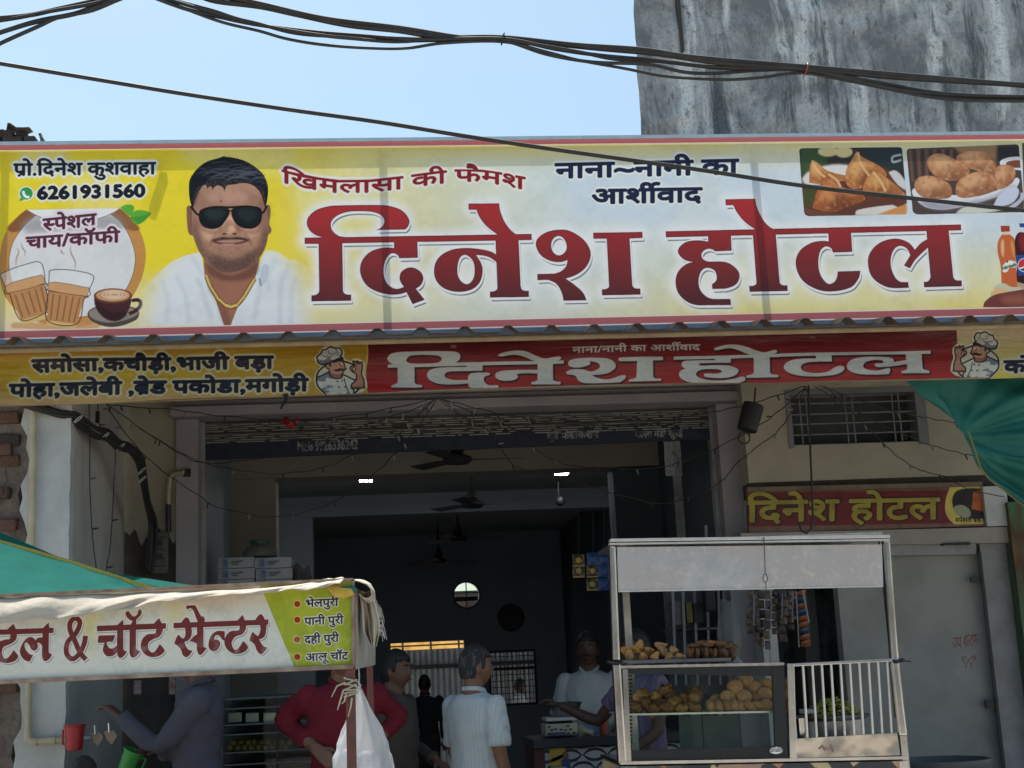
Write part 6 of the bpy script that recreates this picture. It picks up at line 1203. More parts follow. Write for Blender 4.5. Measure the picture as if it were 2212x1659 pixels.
# barred side
strip_(((1712, 1440), (1940, 1428), (1940, 1421), (1712, 1433)), SYc, .04, 'grille_rail', M['steel'], bevel=.003)
strip_(((1706, 1640), (1722, 1640), (1716, 1433), (1700, 1433)), SYc-.002, .04, 'grille_stile', M['steel'], bevel=.003)
for i in range(10):
    x = 1734+i*20.2; a, c = P(x, 1436-i*1.1, SYc+.02), P(x+10, 1598-i*1.2, SYc+.02)
    B().tube([a, c], .0068, 8).obj('grille_bar', M['alu'], sc_, True)
def wavy():
    m = mat('buckled_steel', (.60, .55, .49), .26, 1.0, col2=(.46, .40, .35), scale=4); t = m.node_tree; L = t.links.new
    tc = t.nodes['Texture Coordinate']; n = t.nodes.new('ShaderNodeTexNoise'); n.inputs['Scale'].default_value = 6; n.inputs['Detail'].default_value = 1.5; L(tc.outputs['Object'], n.inputs['Vector'])
    b = t.nodes.new('ShaderNodeBump'); b.inputs['Strength'].default_value = .6; b.inputs['Distance'].default_value = .05; L(n.outputs[0], b.inputs['Height']); L(b.outputs[0], t.nodes['Principled BSDF'].inputs['Normal']); return m
strip_(((1722, 1638), (1945, 1631), (1938, 1583), (1719, 1596)), SYc+.006, .012, 'kick_plate', wavy())
rm_ = B(); b = B()
for pts in (((1770, 1617), (1778, 1612), (1788, 1618), (1800, 1612)), ((1776, 1610), (1784, 1622)), ((1795, 1608), (1800, 1624))): b.tube([P(x, y, SYc+.003) for x, y in pts], .004, 4)
b.obj('red_paint_mark', mat('faded_red_mark', (.40, .22, .17), .7), sc_)
# lower body with printed food stickers
def stickers():
    m = mat('food_sticker_print', (.05, .05, .06), .4); t = m.node_tree; L = t.links.new; tc = t.nodes['Texture Coordinate']
    v = t.nodes.new('ShaderNodeTexVoronoi'); v.inputs['Scale'].default_value = 9; L(tc.outputs['Object'], v.inputs['Vector'])
    r = t.nodes.new('ShaderNodeValToRGB'); e = r.color_ramp.elements; e[0].color = (.05, .05, .06, 1); e[1].color = (.55, .45, .25, 1); e[0].position = .3; e[1].position = .8
    k = e.new(.5); k.color = (.35, .42, .36, 1); k = e.new(.65); k.color = (.45, .12, .08, 1)
    s = t.nodes.new('ShaderNodeSeparateColor'); L(v.outputs['Color'], s.inputs[0]); L(s.outputs[0], r.inputs[0]); L(r.outputs[0], t.nodes['Principled BSDF'].inputs['Base Color']); return m
a, c = P(1342, 1653, SYc), P(1960, 1641, SYc)
B().hexa([(a[0], SYc, .35), (c[0], SYc, .35), (c[0], SYc+.58, .35), (a[0], SYc+.58, .35), (a[0], SYc, a[2]-.006), (c[0], SYc, c[2]-.006), (c[0], SYc+.58, c[2]-.006), (a[0], SYc+.58, a[2]-.006)]).obj('sticker_body', stickers(), sc_)
strip_(((1943, 1700), (1964, 1700), (1962, 1644), (1943, 1645)), SYc-.004, .003, 'corner_trim', M['steel'])
for x in (1380, 1900): c = P(x, 1700, SYc+.1); B().lathe([(.12, -.02), (.14, -.02), (.14, .02), (.12, .02)], (0, 0, 0), 20).obj('wheel', M['black'], sc_, True).location += Vector((c[0], SYc+.2, .14))
for o in sc_.children:
    if o.name.startswith('wheel'): o.rotation_euler = (math.pi/2, 0, 0)
# ---- trays and snacks (every snack is a thing)
ty = T('steel_tray', 'dark edged steel tray of samosas and pakoras on top of the glass case', 'tray', tuple(P(1455, 1430, SYc+.1)))
strip_(((1338, 1436), (1580, 1429), (1580, 1420), (1338, 1426)), SYc+.02, .26, 'tray_body', mat('greasy_tray_steel', (.16, .16, .165), .35, .7, col2=(.09, .09, .095), scale=8), ty, .004)
fry = lambda n, c, d, s=22: mat(n, c, .62, col2=d, scale=s, bump=.5, bscale=60, spec=.45)
FR = [fry('fried_golden', (.60, .31, .10), (.40, .17, .05)), fry('fried_brown', (.40, .16, .05), (.22, .08, .03)), fry('fried_pale', (.56, .32, .13), (.38, .17, .06)), fry('fried_dark', (.20, .10, .045), (.10, .05, .028))]
from mathutils import noise as mnoise
def lump(kind, seed):
    bm = bmesh.new(); 
    if kind == 'samosa':
        bmesh.ops.create_cone(bm, cap_ends=True, segments=3, radius1=.042, radius2=.012, depth=.050)
        bmesh.ops.subdivide_edges(bm, edges=bm.edges[:], cuts=3, use_grid_fill=True)
        for v in bm.verts:
            r = math.hypot(v.co.x, v.co.y); k = 1-.30*max(0, (r-.030)/.03); v.co.x *= k; v.co.y *= k*.8
        bmesh.ops.smooth_vert(bm, verts=bm.verts, factor=.5, use_axis_x=True, use_axis_y=True, use_axis_z=True)
    else:
        bmesh.ops.create_icosphere(bm, subdivisions=3, radius=1)
    for v in bm.verts:
        n = mnoise.noise(v.co*(34 if kind == 'samosa' else 1.9)+Vector((seed*7.1, seed*3.3, 0))); n2 = mnoise.noise(v.co*(80 if kind == 'samosa' else 5.0)+Vector((seed*2.1, 0, seed)))
        if kind == 'samosa': v.co *= 1+.14*n+.05*n2
        elif kind == 'kachori': d = v.co.copy(); v.co = Vector((d.x*.034, d.y*.034, d.z*.021))*(1+.05*n+.02*n2)
        elif kind == 'fritter': d = v.co.copy(); v.co = Vector((d.x*.033, d.y*.027, d.z*.024))*(1+.42*n+.24*n2)
        elif kind == 'disc': d = v.co.copy(); v.co = Vector((d.x*.031, d.y*.031, d.z*.012))*(1+.16*n+.14*n2)
    me = bpy.data.meshes.new(kind); bm.to_mesh(me); bm.free(); me.polygons.foreach_set('use_smooth', [True]*len(me.polygons)); return me
KF_ = [fry('kachori_orange', (.62, .30, .125), (.42, .17, .065), 14), fry('kachori_brown', (.50, .21, .08), (.32, .12, .045), 14)]
LUMP = {k: [lump(k, i+1) for i in range(4)] for k in ('samosa', 'kachori', 'fritter', 'disc')}
for k in LUMP:
    for i, me in enumerate(LUMP[k]): me.materials.append({'samosa': [FR[2], FR[0], FR[2], FR[0]], 'kachori': [KF_[0], KF_[1], KF_[0], KF_[0]], 'fritter': [FR[0], FR[1], FR[1], FR[0]], 'disc': [FR[3], FR[1], FR[3], FR[3]]}[k][i])
rgs = random.Random(5)
def snack(kind, name, label, cat, group, px, py, Y, tilt=None, s=1.0):
    o = bpy.data.objects.new(name, rgs.choice(LUMP[kind])); C.collection.objects.link(o); o.location = P(px, py, Y)
    o.rotation_euler = tilt if tilt else (rgs.uniform(-.5, .5), rgs.uniform(-.5, .5), rgs.uniform(0, 6.28)); q = s*rgs.uniform(.92, 1.08); o.scale = (q, q, q)
    tag(o, label, cat, group); return o
ORD = ['first', 'second', 'third', 'fourth', 'fifth', 'sixth', 'seventh', 'eighth', 'ninth', 'tenth', 'eleventh']
def heap(rows, kind, name, what, where, group, tilt, s=1.0):
    """rows: (row name, [(px, py, depth, stance)]) listed left to right"""
    for rn, items in rows:
        for i, (px, py, dy, st) in enumerate(sorted(items)):
            snack(kind, name, '%s, %s from the left in the %s %s' % (what, ORD[i], rn, where), name, group, px, py, SYc+dy, tilt(st), s)
heap((('bottom row', [(1360, 1415, .10, 0), (1388, 1418, .10, 0), (1418, 1417, .10, 0), (1445, 1418, .10, 0), (1468, 1417, .10, 0)]), ('middle row', [(1352, 1404, .18, 0), (1372, 1402, .17, 0), (1400, 1404, .16, 0), (1430, 1406, .17, 0), (1455, 1404, .16, 0)]), ('top row', [(1382, 1392, .19, 0), (1425, 1396, .2, 0)])),
     'samosa', 'samosa', 'golden samosa', 'on the steel tray', 'samosas heaped on the tray', lambda st: (rgs.uniform(-1.1, 1.1), rgs.uniform(-1.1, 1.1), rgs.uniform(0, 6.28)))
heap((('standing row', [(1488+i*9.4, 1413-(i % 2), .10+.03*(i % 2), 0) for i in range(11)]),), 'disc', 'pakora', 'dark pakora on edge', 'on the steel tray', 'pakoras in a row on the tray', lambda st: (math.pi/2+rgs.uniform(-.2, .2), rgs.uniform(-.3, .3), math.pi/2+rgs.uniform(-.5, .5)))
heap((('top layer', [(1500+i*12+rgs.uniform(-4, 4), 1396-8*math.sin(i/7*math.pi), .13, 0) for i in range(8)]),), 'disc', 'pakora', 'crisp pakora lying flat', 'over the standing pakoras', 'pakoras laid over the row', lambda st: None)
heap((('bottom row', [(1372, 1528, .12, 0), (1392, 1520, .16, 0), (1410, 1534, .12, 0), (1425, 1520, .18, 0), (1440, 1530, .12, 0), (1455, 1520, .15, 0), (1470, 1532, .12, 0), (1487, 1528, .16, 0), (1500, 1530, .12, 0)]), ('middle row', [(1385, 1503, .2, 0), (1415, 1505, .2, 0), (1445, 1503, .21, 0), (1476, 1508, .2, 0), (1498, 1508, .19, 0)]), ('top row', [(1502, 1497, .22, 0), (1436, 1492, .22, 0)])),
     'fritter', 'fritter', 'knobbly golden fritter', 'inside the glass case', 'fritters inside the glass case', lambda st: None, 1.15)
heap((('bottom row', [(1535, 1527, .12, 1), (1553, 1528, .12, 1), (1570, 1528, .12, 1), (1587, 1526, .12, 1), (1601, 1527, .12, 1), (1618, 1527, .12, 0), (1637, 1528, .12, 0), (1657, 1524, .12, 0), (1676, 1524, .15, 0)]), ('middle row', [(1545, 1514, .20, 0), (1572, 1506, .15, 2), (1607, 1506, .15, 2), (1630, 1508, .18, 0), (1652, 1499, .17, 2), (1672, 1506, .21, 0)]), ('top row', [(1588, 1484, .17, 2), (1610, 1470, .21, 2), (1630, 1484, .20, 2), (1658, 1480, .20, 0), (1673, 1490, .23, 0)])),
     'kachori', 'kachori', 'round puffed kachori', 'inside the glass case', 'kachoris inside the glass case', lambda st: {1: (1.35, .1, rgs.uniform(1.0, 1.5)), 2: (1.25, rgs.uniform(-.2, .2), 0), 0: (rgs.uniform(.6, 1.0), rgs.uniform(-.4, .4), rgs.uniform(0, 6.28))}[st], 1.1)
# steel pot heaped with green poha behind the bars
pt = T('steel_pot', 'wide steel pot heaped with yellow green food behind the steel bars', 'pot', tuple(P(1795, 1590, 6.62)))
c = P(1795, 1546, 6.62); r = 92/KF*6.62/1.12
b = B().lathe([(r*.80, -.20), (r*.82, -.02), (r*1.0, -.006), (r*1.02, 0), (r*.99, .004), (r*.80, -.01), (r*.78, -.18)], tuple(c), 40); b.obj('pot_body', mat('dark_pot_steel', (.30, .30, .32), .35, .9, col2=(.2, .2, .21), scale=8), pt, True)
b = B(); rg = np.random.RandomState(12)
for i in range(150):
    a = rg.rand()*6.28; q = math.sqrt(rg.rand()); h = .078*(1-q*q)
    b.ball((c[0]+r*.72*q*math.cos(a)+.01, c[1]+r*.72*q*math.sin(a), c[2]+h+rg.uniform(-.008, .006)), rg.uniform(.007, .015), rg.uniform(.006, .012), rg.uniform(.005, .010), 6, 4)
o = b.obj('food_heap', mat('green_poha', (.33, .34, .055), .8, col2=(.12, .17, .03), scale=35), pt, 'all'); o['kind'] = 'stuff'
gl_ = B().lathe([(.030, -.05), (.032, .05), (.034, .05), (.030, -.052)], tuple(P(1729, 1575, 6.45)), 18).obj('steel_tumbler', M['steel'], None, True); tag(gl_, 'small steel tumbler beside the pot behind the bars', 'tumbler')
pl = B().box(*[P(1737, 1536, 6.6)[0], P(1766, 1536, 6.6)[0], 6.58, 6.68], P(1750, 1541, 6.6)[2], P(1750, 1532, 6.6)[2]).obj('white_plate_stack', mat('white_ware', (.7, .72, .75), .4)); tag(pl, 'short stack of white paper plates left of the steel pot', 'plates')
# small polythene on the case top
pb = B().grid(lambda u, v: (P(1581, 1420, 6.42)[0]+.09*(u-.5)*(1-.6*v), 6.42+.05*math.sin(u*5)*(1-v)*.6, P(1581, 1434, 6.42)[2]+.075*v*(.6+.4*math.sin(u*3.1))), 10, 8).obj('crumpled_polythene', M['bag'], None, 'all'); tag(pb, 'crumpled clear polythene beside the tray on the glass case', 'polythene')
# ================================================================ people
SKIN = [mat('brown_skin', (.21, .105, .066), .55, col2=(.16, .078, .05), scale=12), mat('dark_skin', (.12, .062, .042), .55, col2=(.09, .046, .032), scale=12)]
HAIR = mat('black_hair', (.014, .013, .013), .6, col2=(.03, .028, .027), scale=60, stretch=(1, 1, .25)); GREY = mat('greying_hair', (.022, .021, .021), .7, col2=(.16, .16, .16), scale=60, stretch=(1, 1, .3), thr=(.52, .72))
TROUS = mat('dark_trousers', (.035, .037, .045), .85)
def cloth_mat(name, c, c2=None, stripe=None):
    m = mat(name, c, .9, col2=c2 or tuple(k*.8 for k in c), scale=6, bump=.55, bscale=9, spec=.15)
    if stripe:
        t = m.node_tree; L = t.links.new; w_ = t.nodes.new('ShaderNodeTexWave'); w_.wave_type = 'BANDS'; w_.bands_direction = 'X'; w_.inputs['Scale'].default_value = stripe[0]; w_.inputs['Distortion'].default_value = .6; w_.inputs['Detail'].default_value = 0
        L(t.nodes['Texture Coordinate'].outputs['Object'], w_.inputs['Vector']); r = t.nodes.new('ShaderNodeMapRange'); r.inputs[1].default_value = .72; r.inputs[2].default_value = .9; L(w_.outputs[1], r.inputs[0])
        x0 = [n for n in t.nodes if n.type == 'MIX'][0]; x = t.nodes.new('ShaderNodeMix'); x.data_type = 'RGBA'; x.inputs[7].default_value = (*stripe[1], 1); L(r.outputs[0], x.inputs[0]); L(x0.outputs[2], x.inputs[6]); L(x.outputs[2], t.nodes['Principled BSDF'].inputs['Base Color'])
    return m
def rings(b, rs, n=28):                    # (x, y, z, rx, ry)
    vs = [(x+rx*math.cos(2*math.pi*k/n), y+ry*math.sin(2*math.pi*k/n), z) for x, y, z, rx, ry in rs for k in range(n)]
    fs = [(i*n+k, i*n+(k+1) % n, (i+1)*n+(k+1) % n, (i+1)*n+k) for i in range(len(rs)-1) for k in range(n)]
    b.add(vs, fs+[tuple(range(n))[::-1], tuple((len(rs)-1)*n+k for k in range(n))])
def limb(b, pts, rad, n=14, sub=5):
    P_ = [Vector(p) for p in pts]; q = []; rr = []
    for i in range(len(P_)-1):
        for t in [k/sub for k in range(sub)]:
            a, c, d, e = P_[max(i-1, 0)], P_[i], P_[i+1], P_[min(i+2, len(P_)-1)]
            lin_ = c.lerp(d, t); cr = .5*((2*c)+(d-a)*t+(2*a-5*c+4*d-e)*t*t+(3*c-a-3*d+e)*t**3)
            q.append(lin_.lerp(cr, .45)); rr.append(rad[i]*(1-t)+rad[i+1]*t)
    q.append(P_[-1]); rr.append(rad[-1]); b.tube(q, rr, n)
    b.ball(tuple(P_[0]), rad[0]*.98, n=14, m=8)
def fuse(b, vox, smooth=4, wr=0, seed=0):
    me = bpy.data.meshes.new('tmp'); me.from_pydata([tuple(v) for v in b.v], [], b.f); o = bpy.data.objects.new('tmp', me); C.collection.objects.link(o)
    bm = bmesh.new(); bm.from_mesh(me); bmesh.ops.recalc_face_normals(bm, faces=bm.faces); bm.to_mesh(me); bm.free()
    r = o.modifiers.new('r', 'REMESH'); r.mode = 'VOXEL'; r.voxel_size = vox
    if smooth: s_ = o.modifiers.new('s', 'SMOOTH'); s_.iterations = smooth; s_.factor = .5
    dg = bpy.context.evaluated_depsgraph_get(); out = bpy.data.meshes.new_from_object(o.evaluated_get(dg)); bpy.data.objects.remove(o)
    if wr:
        n = len(out.vertices); co = np.empty(n*3); out.vertices.foreach_get('co', co); no = np.empty(n*3); out.vertices.foreach_get('normal', no); co = co.reshape(-1, 3); no = no.reshape(-1, 3)
        d = np.array([mnoise.noise(Vector((c[0]*9+seed, c[1]*9, c[2]*4.5)))+.6*mnoise.noise(Vector((c[0]*7+c[2]*16, c[1]*14, c[2]*13+seed))) for c in co])
        co += no*(wr*d)[:, None]; out.vertices.foreach_set('co', co.ravel())
    out.polygons.foreach_set('use_smooth', [True]*len(out.polygons)); return out
def hand(b, w_, d, palm_n, curl, sc=1.0, side=1):
    """palm then four unequal bent fingers and a thumb leaving the side of the palm"""
    w_, d, pn = Vector(w_), Vector(d).normalized(), Vector(palm_n).normalized(); pn = (pn-d*pn.dot(d)).normalized(); s = d.cross(pn)*side
    for k in range(4):
        off = (k-1.5)*.0185*sc; a = w_-d*.01+s*off*.7; e = w_+d*.075*sc+s*off; limb(b, [a, e], [.013*sc, .0125*sc], 8, 3)
        L = (.062, .072, .068, .052)[k]*sc; p = [e]; dr = d.copy()
        for j in range(3):
            dr = (dr*math.cos(curl)+pn*math.sin(curl)).normalized(); pn2 = (pn*math.cos(curl)-d*math.sin(curl)); p.append(p[-1]+dr*L*(.45, .32, .23)[j])
        limb(b, p, [.0098*sc, .0095*sc, .009*sc, .0075*sc], 8, 3)
    t0 = w_+d*.02*sc-s*.022*sc*1; limb(b, [t0, t0-s*.026*sc+d*.022*sc+pn*.010, t0-s*.034*sc+d*.052*sc+pn*.024], [.014*sc, .0115*sc, .009*sc], 8, 3)
def head_shape(b, c, yaw, s=1.0):
    R = Matrix.Rotation(yaw, 3, 'Z'); n, m = 30, 22; base = len(b.v); vs = []; fs = []
    for j in range(m+1):
        th = math.pi*j/m
        for k in range(n):
            a = 2*math.pi*k/n; x, y, z = math.sin(th)*math.sin(a), -math.sin(th)*math.cos(a), math.cos(th)
            X, Y, Z = x*.074, y*.094, z*.115
            if z < 0: q = -z; X *= 1-.24*q*q; Y = Y*(1-.12*q) - (.012*q if y < 0 else -.010*q*0)
            if y > 0 and z < -.2: Y *= 1-.35*(-z-.2)
            f = max(0, -y)
            X, Y, Z = X, Y, Z
            g = math.exp(-((x*.074)/.014)**2)*math.exp(-((Z+.018)/.024)**2)*f; Y -= .020*g*(1.2 if Z < -.015 else .8)
            for e in (-.031, .031): Y += .009*math.exp(-((X-e)/.016)**2)*math.exp(-((Z-.006)/.012)**2)*f
            Y -= .006*math.exp(-((Z-.026)/.012)**2)*math.exp(-(X/.05)**2)*f
            Y -= .007*math.exp(-((X)/.024)**2)*math.exp(-((Z+.058)/.012)**2)*f; Y -= .006*math.exp(-(X/.02)**2)*math.exp(-((Z+.092)/.014)**2)*f
            v = R @ (Vector((X, Y, Z))*s); vs.append((c[0]+v.x, c[1]+v.y, c[2]+v.z))
    for j in range(m):
        for k in range(n): k2 = (k+1) % n; fs.append((j*n+k, j*n+k2, (j+1)*n+k2, (j+1)*n+k))
    b.add(vs, fs)
    for e in (-1, 1):
        q = Vector(c)+R @ (Vector((e*.075, .008, -.012))*s); b.ball(tuple(q), .012*s, .018*s, .031*s, 10, 7)
def person(label, loc, s, yaw, arms, shirt, skin=0, hair=HAIR, sleeve=1.0, head_yaw=0, tilt=0, tash=False, trous=None, longer=False, slim=1.0, group=None, curls=(.45, .45), pn=((0, 0, -1), (0, 0, -1)), belly=0, hair_h=1.0, stubble=False):
    """arms: for the figure's (x<0) and (x>0) side, elbow and wrist in local metres (x across, -y forward, z up) at height 1.68"""
    t = T('person', label, 'person', (loc[0], loc[1], loc[2]), group, True); t.rotation_euler = (0, 0, yaw); t.scale = (s, s, s)
    b = B(); w_ = slim
    rings(b, [(0, 0, .84, .155*w_, .112), (0, 0, .95, .163*w_, .115), (0, -.01-belly*.3, 1.05, .150*w_, .105+belly*.5), (0, -.01-belly*.2, 1.18, .160*w_, .112+belly*.4), (0, 0, 1.29, .172*w_, .112), (0, .004, 1.36, .160*w_, .096), (0, .008, 1.405, .112*w_, .078), (0, .008, 1.43, .066, .064), (0, .0, 1.50, .056, .058), (0, -.004, 1.55, .056, .060)])
    for e in (-1, 1):
        limb(b, [(e*.085, 0, .9), (e*.092, -.01, .48), (e*.095, .01, .09)], [.088, .058, .038]); limb(b, [(e*.095, .03, .045), (e*.105, -.09, .035), (e*.11, -.15, .028)], [.038, .036, .026], 10)
        el, wr = arms[0 if e < 0 else 1]; S = (e*.178*w_, .004, 1.365)
        limb(b, [S, el, wr], [.052, .040, .028]); d = Vector(wr)-Vector(el); hand(b, Vector(wr)+d.normalized()*.012, d, pn[0 if e < 0 else 1], curls[0 if e < 0 else 1], 1.0, e)
    hc = (0, -.022, 1.585); head_shape(b, hc, head_yaw)
    me = fuse(b, .0062, 3); link('body', me, SKIN[skin], t)
    R = Matrix.Rotation(head_yaw, 3, 'Z'); hp = lambda x, y, z: tuple(Vector(hc)+R @ Vector((x, y, z)))
    # face details
    b = B()
    for e in (-.031, .031): b.ball(hp(e, -.079, .006), .0105, .0065, .0042, 10, 6)
    link('eyes', mesh_of(b, 'eyes'), mat('eye_white', (.30, .28, .26), .4), t, 'all')
    b = B()
    for e in (-.031, .031): b.ball(hp(e, -.0845, .006), .005, .004, .0042, 8, 6)
    for e in (-1, 1): b.tube([hp(e*.014, -.092, .024), hp(e*.03, -.093, .030), hp(e*.048, -.082, .024)], [.004, .005, .003], 6)
    if tash: b.tube([hp(-.034, -.085, -.050), hp(-.016, -.101, -.042), hp(0, -.104, -.040), hp(.016, -.101, -.042), hp(.034, -.085, -.050)], [.004, .008, .007, .008, .004], 8)
    link('brows', mesh_of(b, 'brows'), hair, t, 'all')
    b = B(); b.tube([hp(-.024, -.090, -.060), hp(0, -.101, -.059), hp(.024, -.090, -.060)], [.003, .006, .003], 6); link('lips', mesh_of(b, 'lips'), mat('lip_tone', (.16, .055, .045), .5), t, 'all')
    # hair cap with an uneven hairline
    b = B(); n, m = 40, 20; vs = []; fs = []; keep = {}
    for j in range(m+1):
        th = math.pi*.72*j/m
        for k in range(n):
            a = 2*math.pi*k/n; x, y, z = math.sin(th)*math.sin(a), -math.sin(th)*math.cos(a), math.cos(th)
            front = max(0, math.cos(a)); lim = .50+.06*math.sin(a*9)+.03*math.sin(a*17) if front > .45 else (-.10 if abs(math.sin(a)) > .8 and math.cos(a) > -.3 else -.58)
            zz = max(z, lim-.02) if z < lim else z
            q = mnoise.noise(Vector((x*7+s*9, y*7, z*7))); g = 1.07+.06*q+.03*mnoise.noise(Vector((x*19, y*19, z*19+s)))+.05*max(0, z)*hair_h
            if z < lim: g = 1.0
            vs.append(hp(x*.077*g, y*.096*g+.004, zz*.115*g)); 
    for j in range(m):
        for k in range(n): k2 = (k+1) % n; fs.append((j*n+k, j*n+k2, (j+1)*n+k2, (j+1)*n+k))
    b.add(vs, fs); link('hair', mesh_of(b, 'hair'), hair, t, 'all')
    # shirt
    b = B(); k = .016; lo = .72 if longer else .80
    rings(b, [(0, 0, lo, .172*w_, .128+belly*.3), (0, -.005, .92, .172*w_, .126+belly*.5), (0, -.012-belly*.3, 1.05, .160*w_+k*.4, .118+belly*.6), (0, -.012-belly*.2, 1.18, .160*w_+k, .112+k+belly*.5), (0, 0, 1.29, .172*w_+k, .112+k), (0, .004, 1.365, .160*w_+k, .098+k), (0, .008, 1.41, .108*w_+k, .080+k), (0, .010, 1.432, .074, .074)])
    for e in (-1, 1):
        el, wr = [Vector(q) for q in arms[0 if e < 0 else 1]]; S = Vector((e*.178*w_, .004, 1.365))
        if sleeve < 1: limb(b, [S, S.lerp(el, sleeve)], [.064, .066])
        else: wv = el.lerp(wr, min(1, sleeve-1)); limb(b, [S, el, wv], [.068, .051, .043 if sleeve > 1.6 else .050])
    me = fuse(b, .0105, 3, .0125, s*10); sh = link('shirt', me, shirt, t)
    b = B(); cz = 1.435
    for e in (-1, 1):
        q = [(e*.004, -.070, cz-.035), (e*.03, -.062, cz-.012), (e*.060, -.02, cz+.014), (e*.060, .03, cz+.026), (0, .072, cz+.028)]
        b.tube(q, [.010, .013, .014, .014, .014], 8)
    link('collar', mesh_of(b, 'collar'), shirt, t, 'all')
    b = B()
    for e in (-1, 1): limb(b, [(e*.085, 0, .9), (e*.092, -.01, .48), (e*.095, .01, .10)], [.105, .082, .072])
    rings(b, [(0, 0, .78, .168*w_, .12), (0, 0, .95, .160*w_, .116)]); link('trousers', fuse(b, .014, 2, .006, s), trous or TROUS, t)
    return t
def mesh_of(b, n):
    me = bpy.data.meshes.new(n); me.from_pydata([tuple(v) for v in b.v], [], b.f)
    bm = bmesh.new(); bm.from_mesh(me); bmesh.ops.recalc_face_normals(bm, faces=bm.faces); bm.to_mesh(me); bm.free(); return me
def ik(S, H, l1=.285, l2=.255, pole=(0, .3, -1)):
    S, H = Vector(S), Vector(H); d = H-S; L = min(d.length, (l1+l2)*.995); d.normalize(); H = S+d*L
    a = (l1*l1-l2*l2+L*L)/(2*L); h = math.sqrt(max(0, l1*l1-a*a)); p = Vector(pole); p = (p-d*p.dot(d)).normalized(); return tuple(S+d*a+p*h), tuple(H)
def at_head(px, py, Y, floor):
    h = P(px, py, Y); s = (h[2]-floor)/1.585; return (h[0], h[1], floor), s
def to_local(p, loc, s, yaw):
    v = Vector(p)-Vector(loc); return tuple((Matrix.Rotation(-yaw, 3, 'Z') @ v)/s)
def reach(side, target, loc, s, yaw, pole, w_=1.0): return ik((side*.178*w_, .004, 1.365), to_local(target, loc, s, yaw), pole=pole)
HANG = lambda e, f=0: ((e*.235, .03, 1.10), (e*.24, -.05-f, .86))
rad = math.radians
# man in the grey-mauve shirt washing at the taps, head hidden by the cart sign
loc, s = at_head(430, 1418, 7.35, .1); yw = rad(-84)
a_near = reach(1, P(262, 1548, 7.25), loc, s, yw, (.2, .2, -1)); a_far = reach(-1, P(345, 1622, 7.35), loc, s, yw, (-.1, .6, -1))
person('person in a grey mauve shirt reaching left towards the wall taps under the cart sign', loc, s, yw, (a_far, a_near), cloth_mat('grey_mauve_cotton', (.088, .088, .118)), 1, sleeve=1.97, longer=True, pn=((0, 0, -1), (0, 0, -1)), curls=(.6, .55))
loc, s = at_head(178, 1678, 6.7, .0); person('child with black hair whose head just shows at the bottom edge below the red mug', loc, s, rad(170), (HANG(-1), HANG(1)), cloth_mat('brown_cotton', (.12, .08, .06)), 0, sleeve=.6)
# man in red with hands on his hips
loc, s = at_head(738, 1412, 7.35, .1); yw = rad(8)
el1, el2 = P(612, 1552, 7.45), P(862, 1546, 7.45); h1, h2 = P(684, 1618, 7.22), P(815, 1600, 7.3)
a1 = (to_local(el1, loc, s, yw), to_local(h1, loc, s, yw)); a2 = (to_local(el2, loc, s, yw), to_local(h2, loc, s, yw))
person('person in a dark red long sleeved shirt standing hands on hips behind the cart', loc, s, yw, (a1, a2), cloth_mat('crimson_cotton', (.17, .018, .03), (.12, .013, .022)), 0, sleeve=1.75, slim=1.0, pn=((.4, .5, -.6), (-.4, .5, -.6)), curls=(.35, .35))
# young man looking right
loc, s = at_head(850, 1448, 8.15, .14); person('young person with thick black hair in a brown kurta looking to the right', loc, s, rad(62), (HANG(-1), ((.27, .02, 1.12), (.16, -.2, 1.02))), cloth_mat('dusty_brown_cotton', (.105, .085, .072)), 0, sleeve=1.9, hair_h=2.2, longer=True)
# man in the white striped shirt
loc, s = at_head(1022, 1440, 7.45, .14); yw = rad(128)
person('person with greying hair in a white striped half sleeved shirt seen from behind', loc, s, yw, (HANG(-1), ((.255, -.05, 1.10), (.225, -.17, .90))), cloth_mat('white_striped_cotton', (.54, .57, .57), (.45, .48, .49), (15, (.40, .48, .53))), 0, hair=GREY, sleeve=.86, head_yaw=rad(-22), slim=1.06, belly=.04)
# vendor behind the counter
loc, s = at_head(1270, 1402, 9.55, .14); person('shopkeeper in a white shirt with a moustache standing behind the patterned counter', loc, s, rad(-14), (((-.24, -.02, 1.10), (-.16, -.22, 1.0)), ((.24, -.02, 1.10), (.14, -.22, .98))), cloth_mat('white_cotton', (.50, .51, .50)), 1, sleeve=.9, tash=True)
# helper behind the steel cart reaching over the counter
loc, s = at_head(1378, 1402, 8.25, .14); yw = rad(-62)
a_ = reach(-1, P(1212, 1524, 8.55), loc, s, yw, (0, .3, -1)); a_2 = ((.22, -.06, 1.10), (.16, -.24, .98))
person('person in a mauve shirt behind the steel cart stretching an arm over the counter', loc, s, yw, (a_, a_2), cloth_mat('mauve_cotton', (.18, .14, .23), (.13, .10, .18), (9, (.24, .17, .22))), 1, sleeve=.62, curls=(.5, .5))
# far figures
loc, s = at_head(917, 1478, 15.6, .14); person('person in dark clothes standing far inside with back turned near the rear door', loc, s, rad(176), (HANG(-1), HANG(1)), cloth_mat('charcoal_cotton', (.03, .034, .04)), 1, sleeve=1.9)
loc, s = at_head(1121, 1482, 19.9, .0); person('person in a white shirt in the rear yard seen through the meshed window', loc, s, rad(80), (HANG(-1), HANG(1)), _mc['white_cotton'], 1, sleeve=.8)
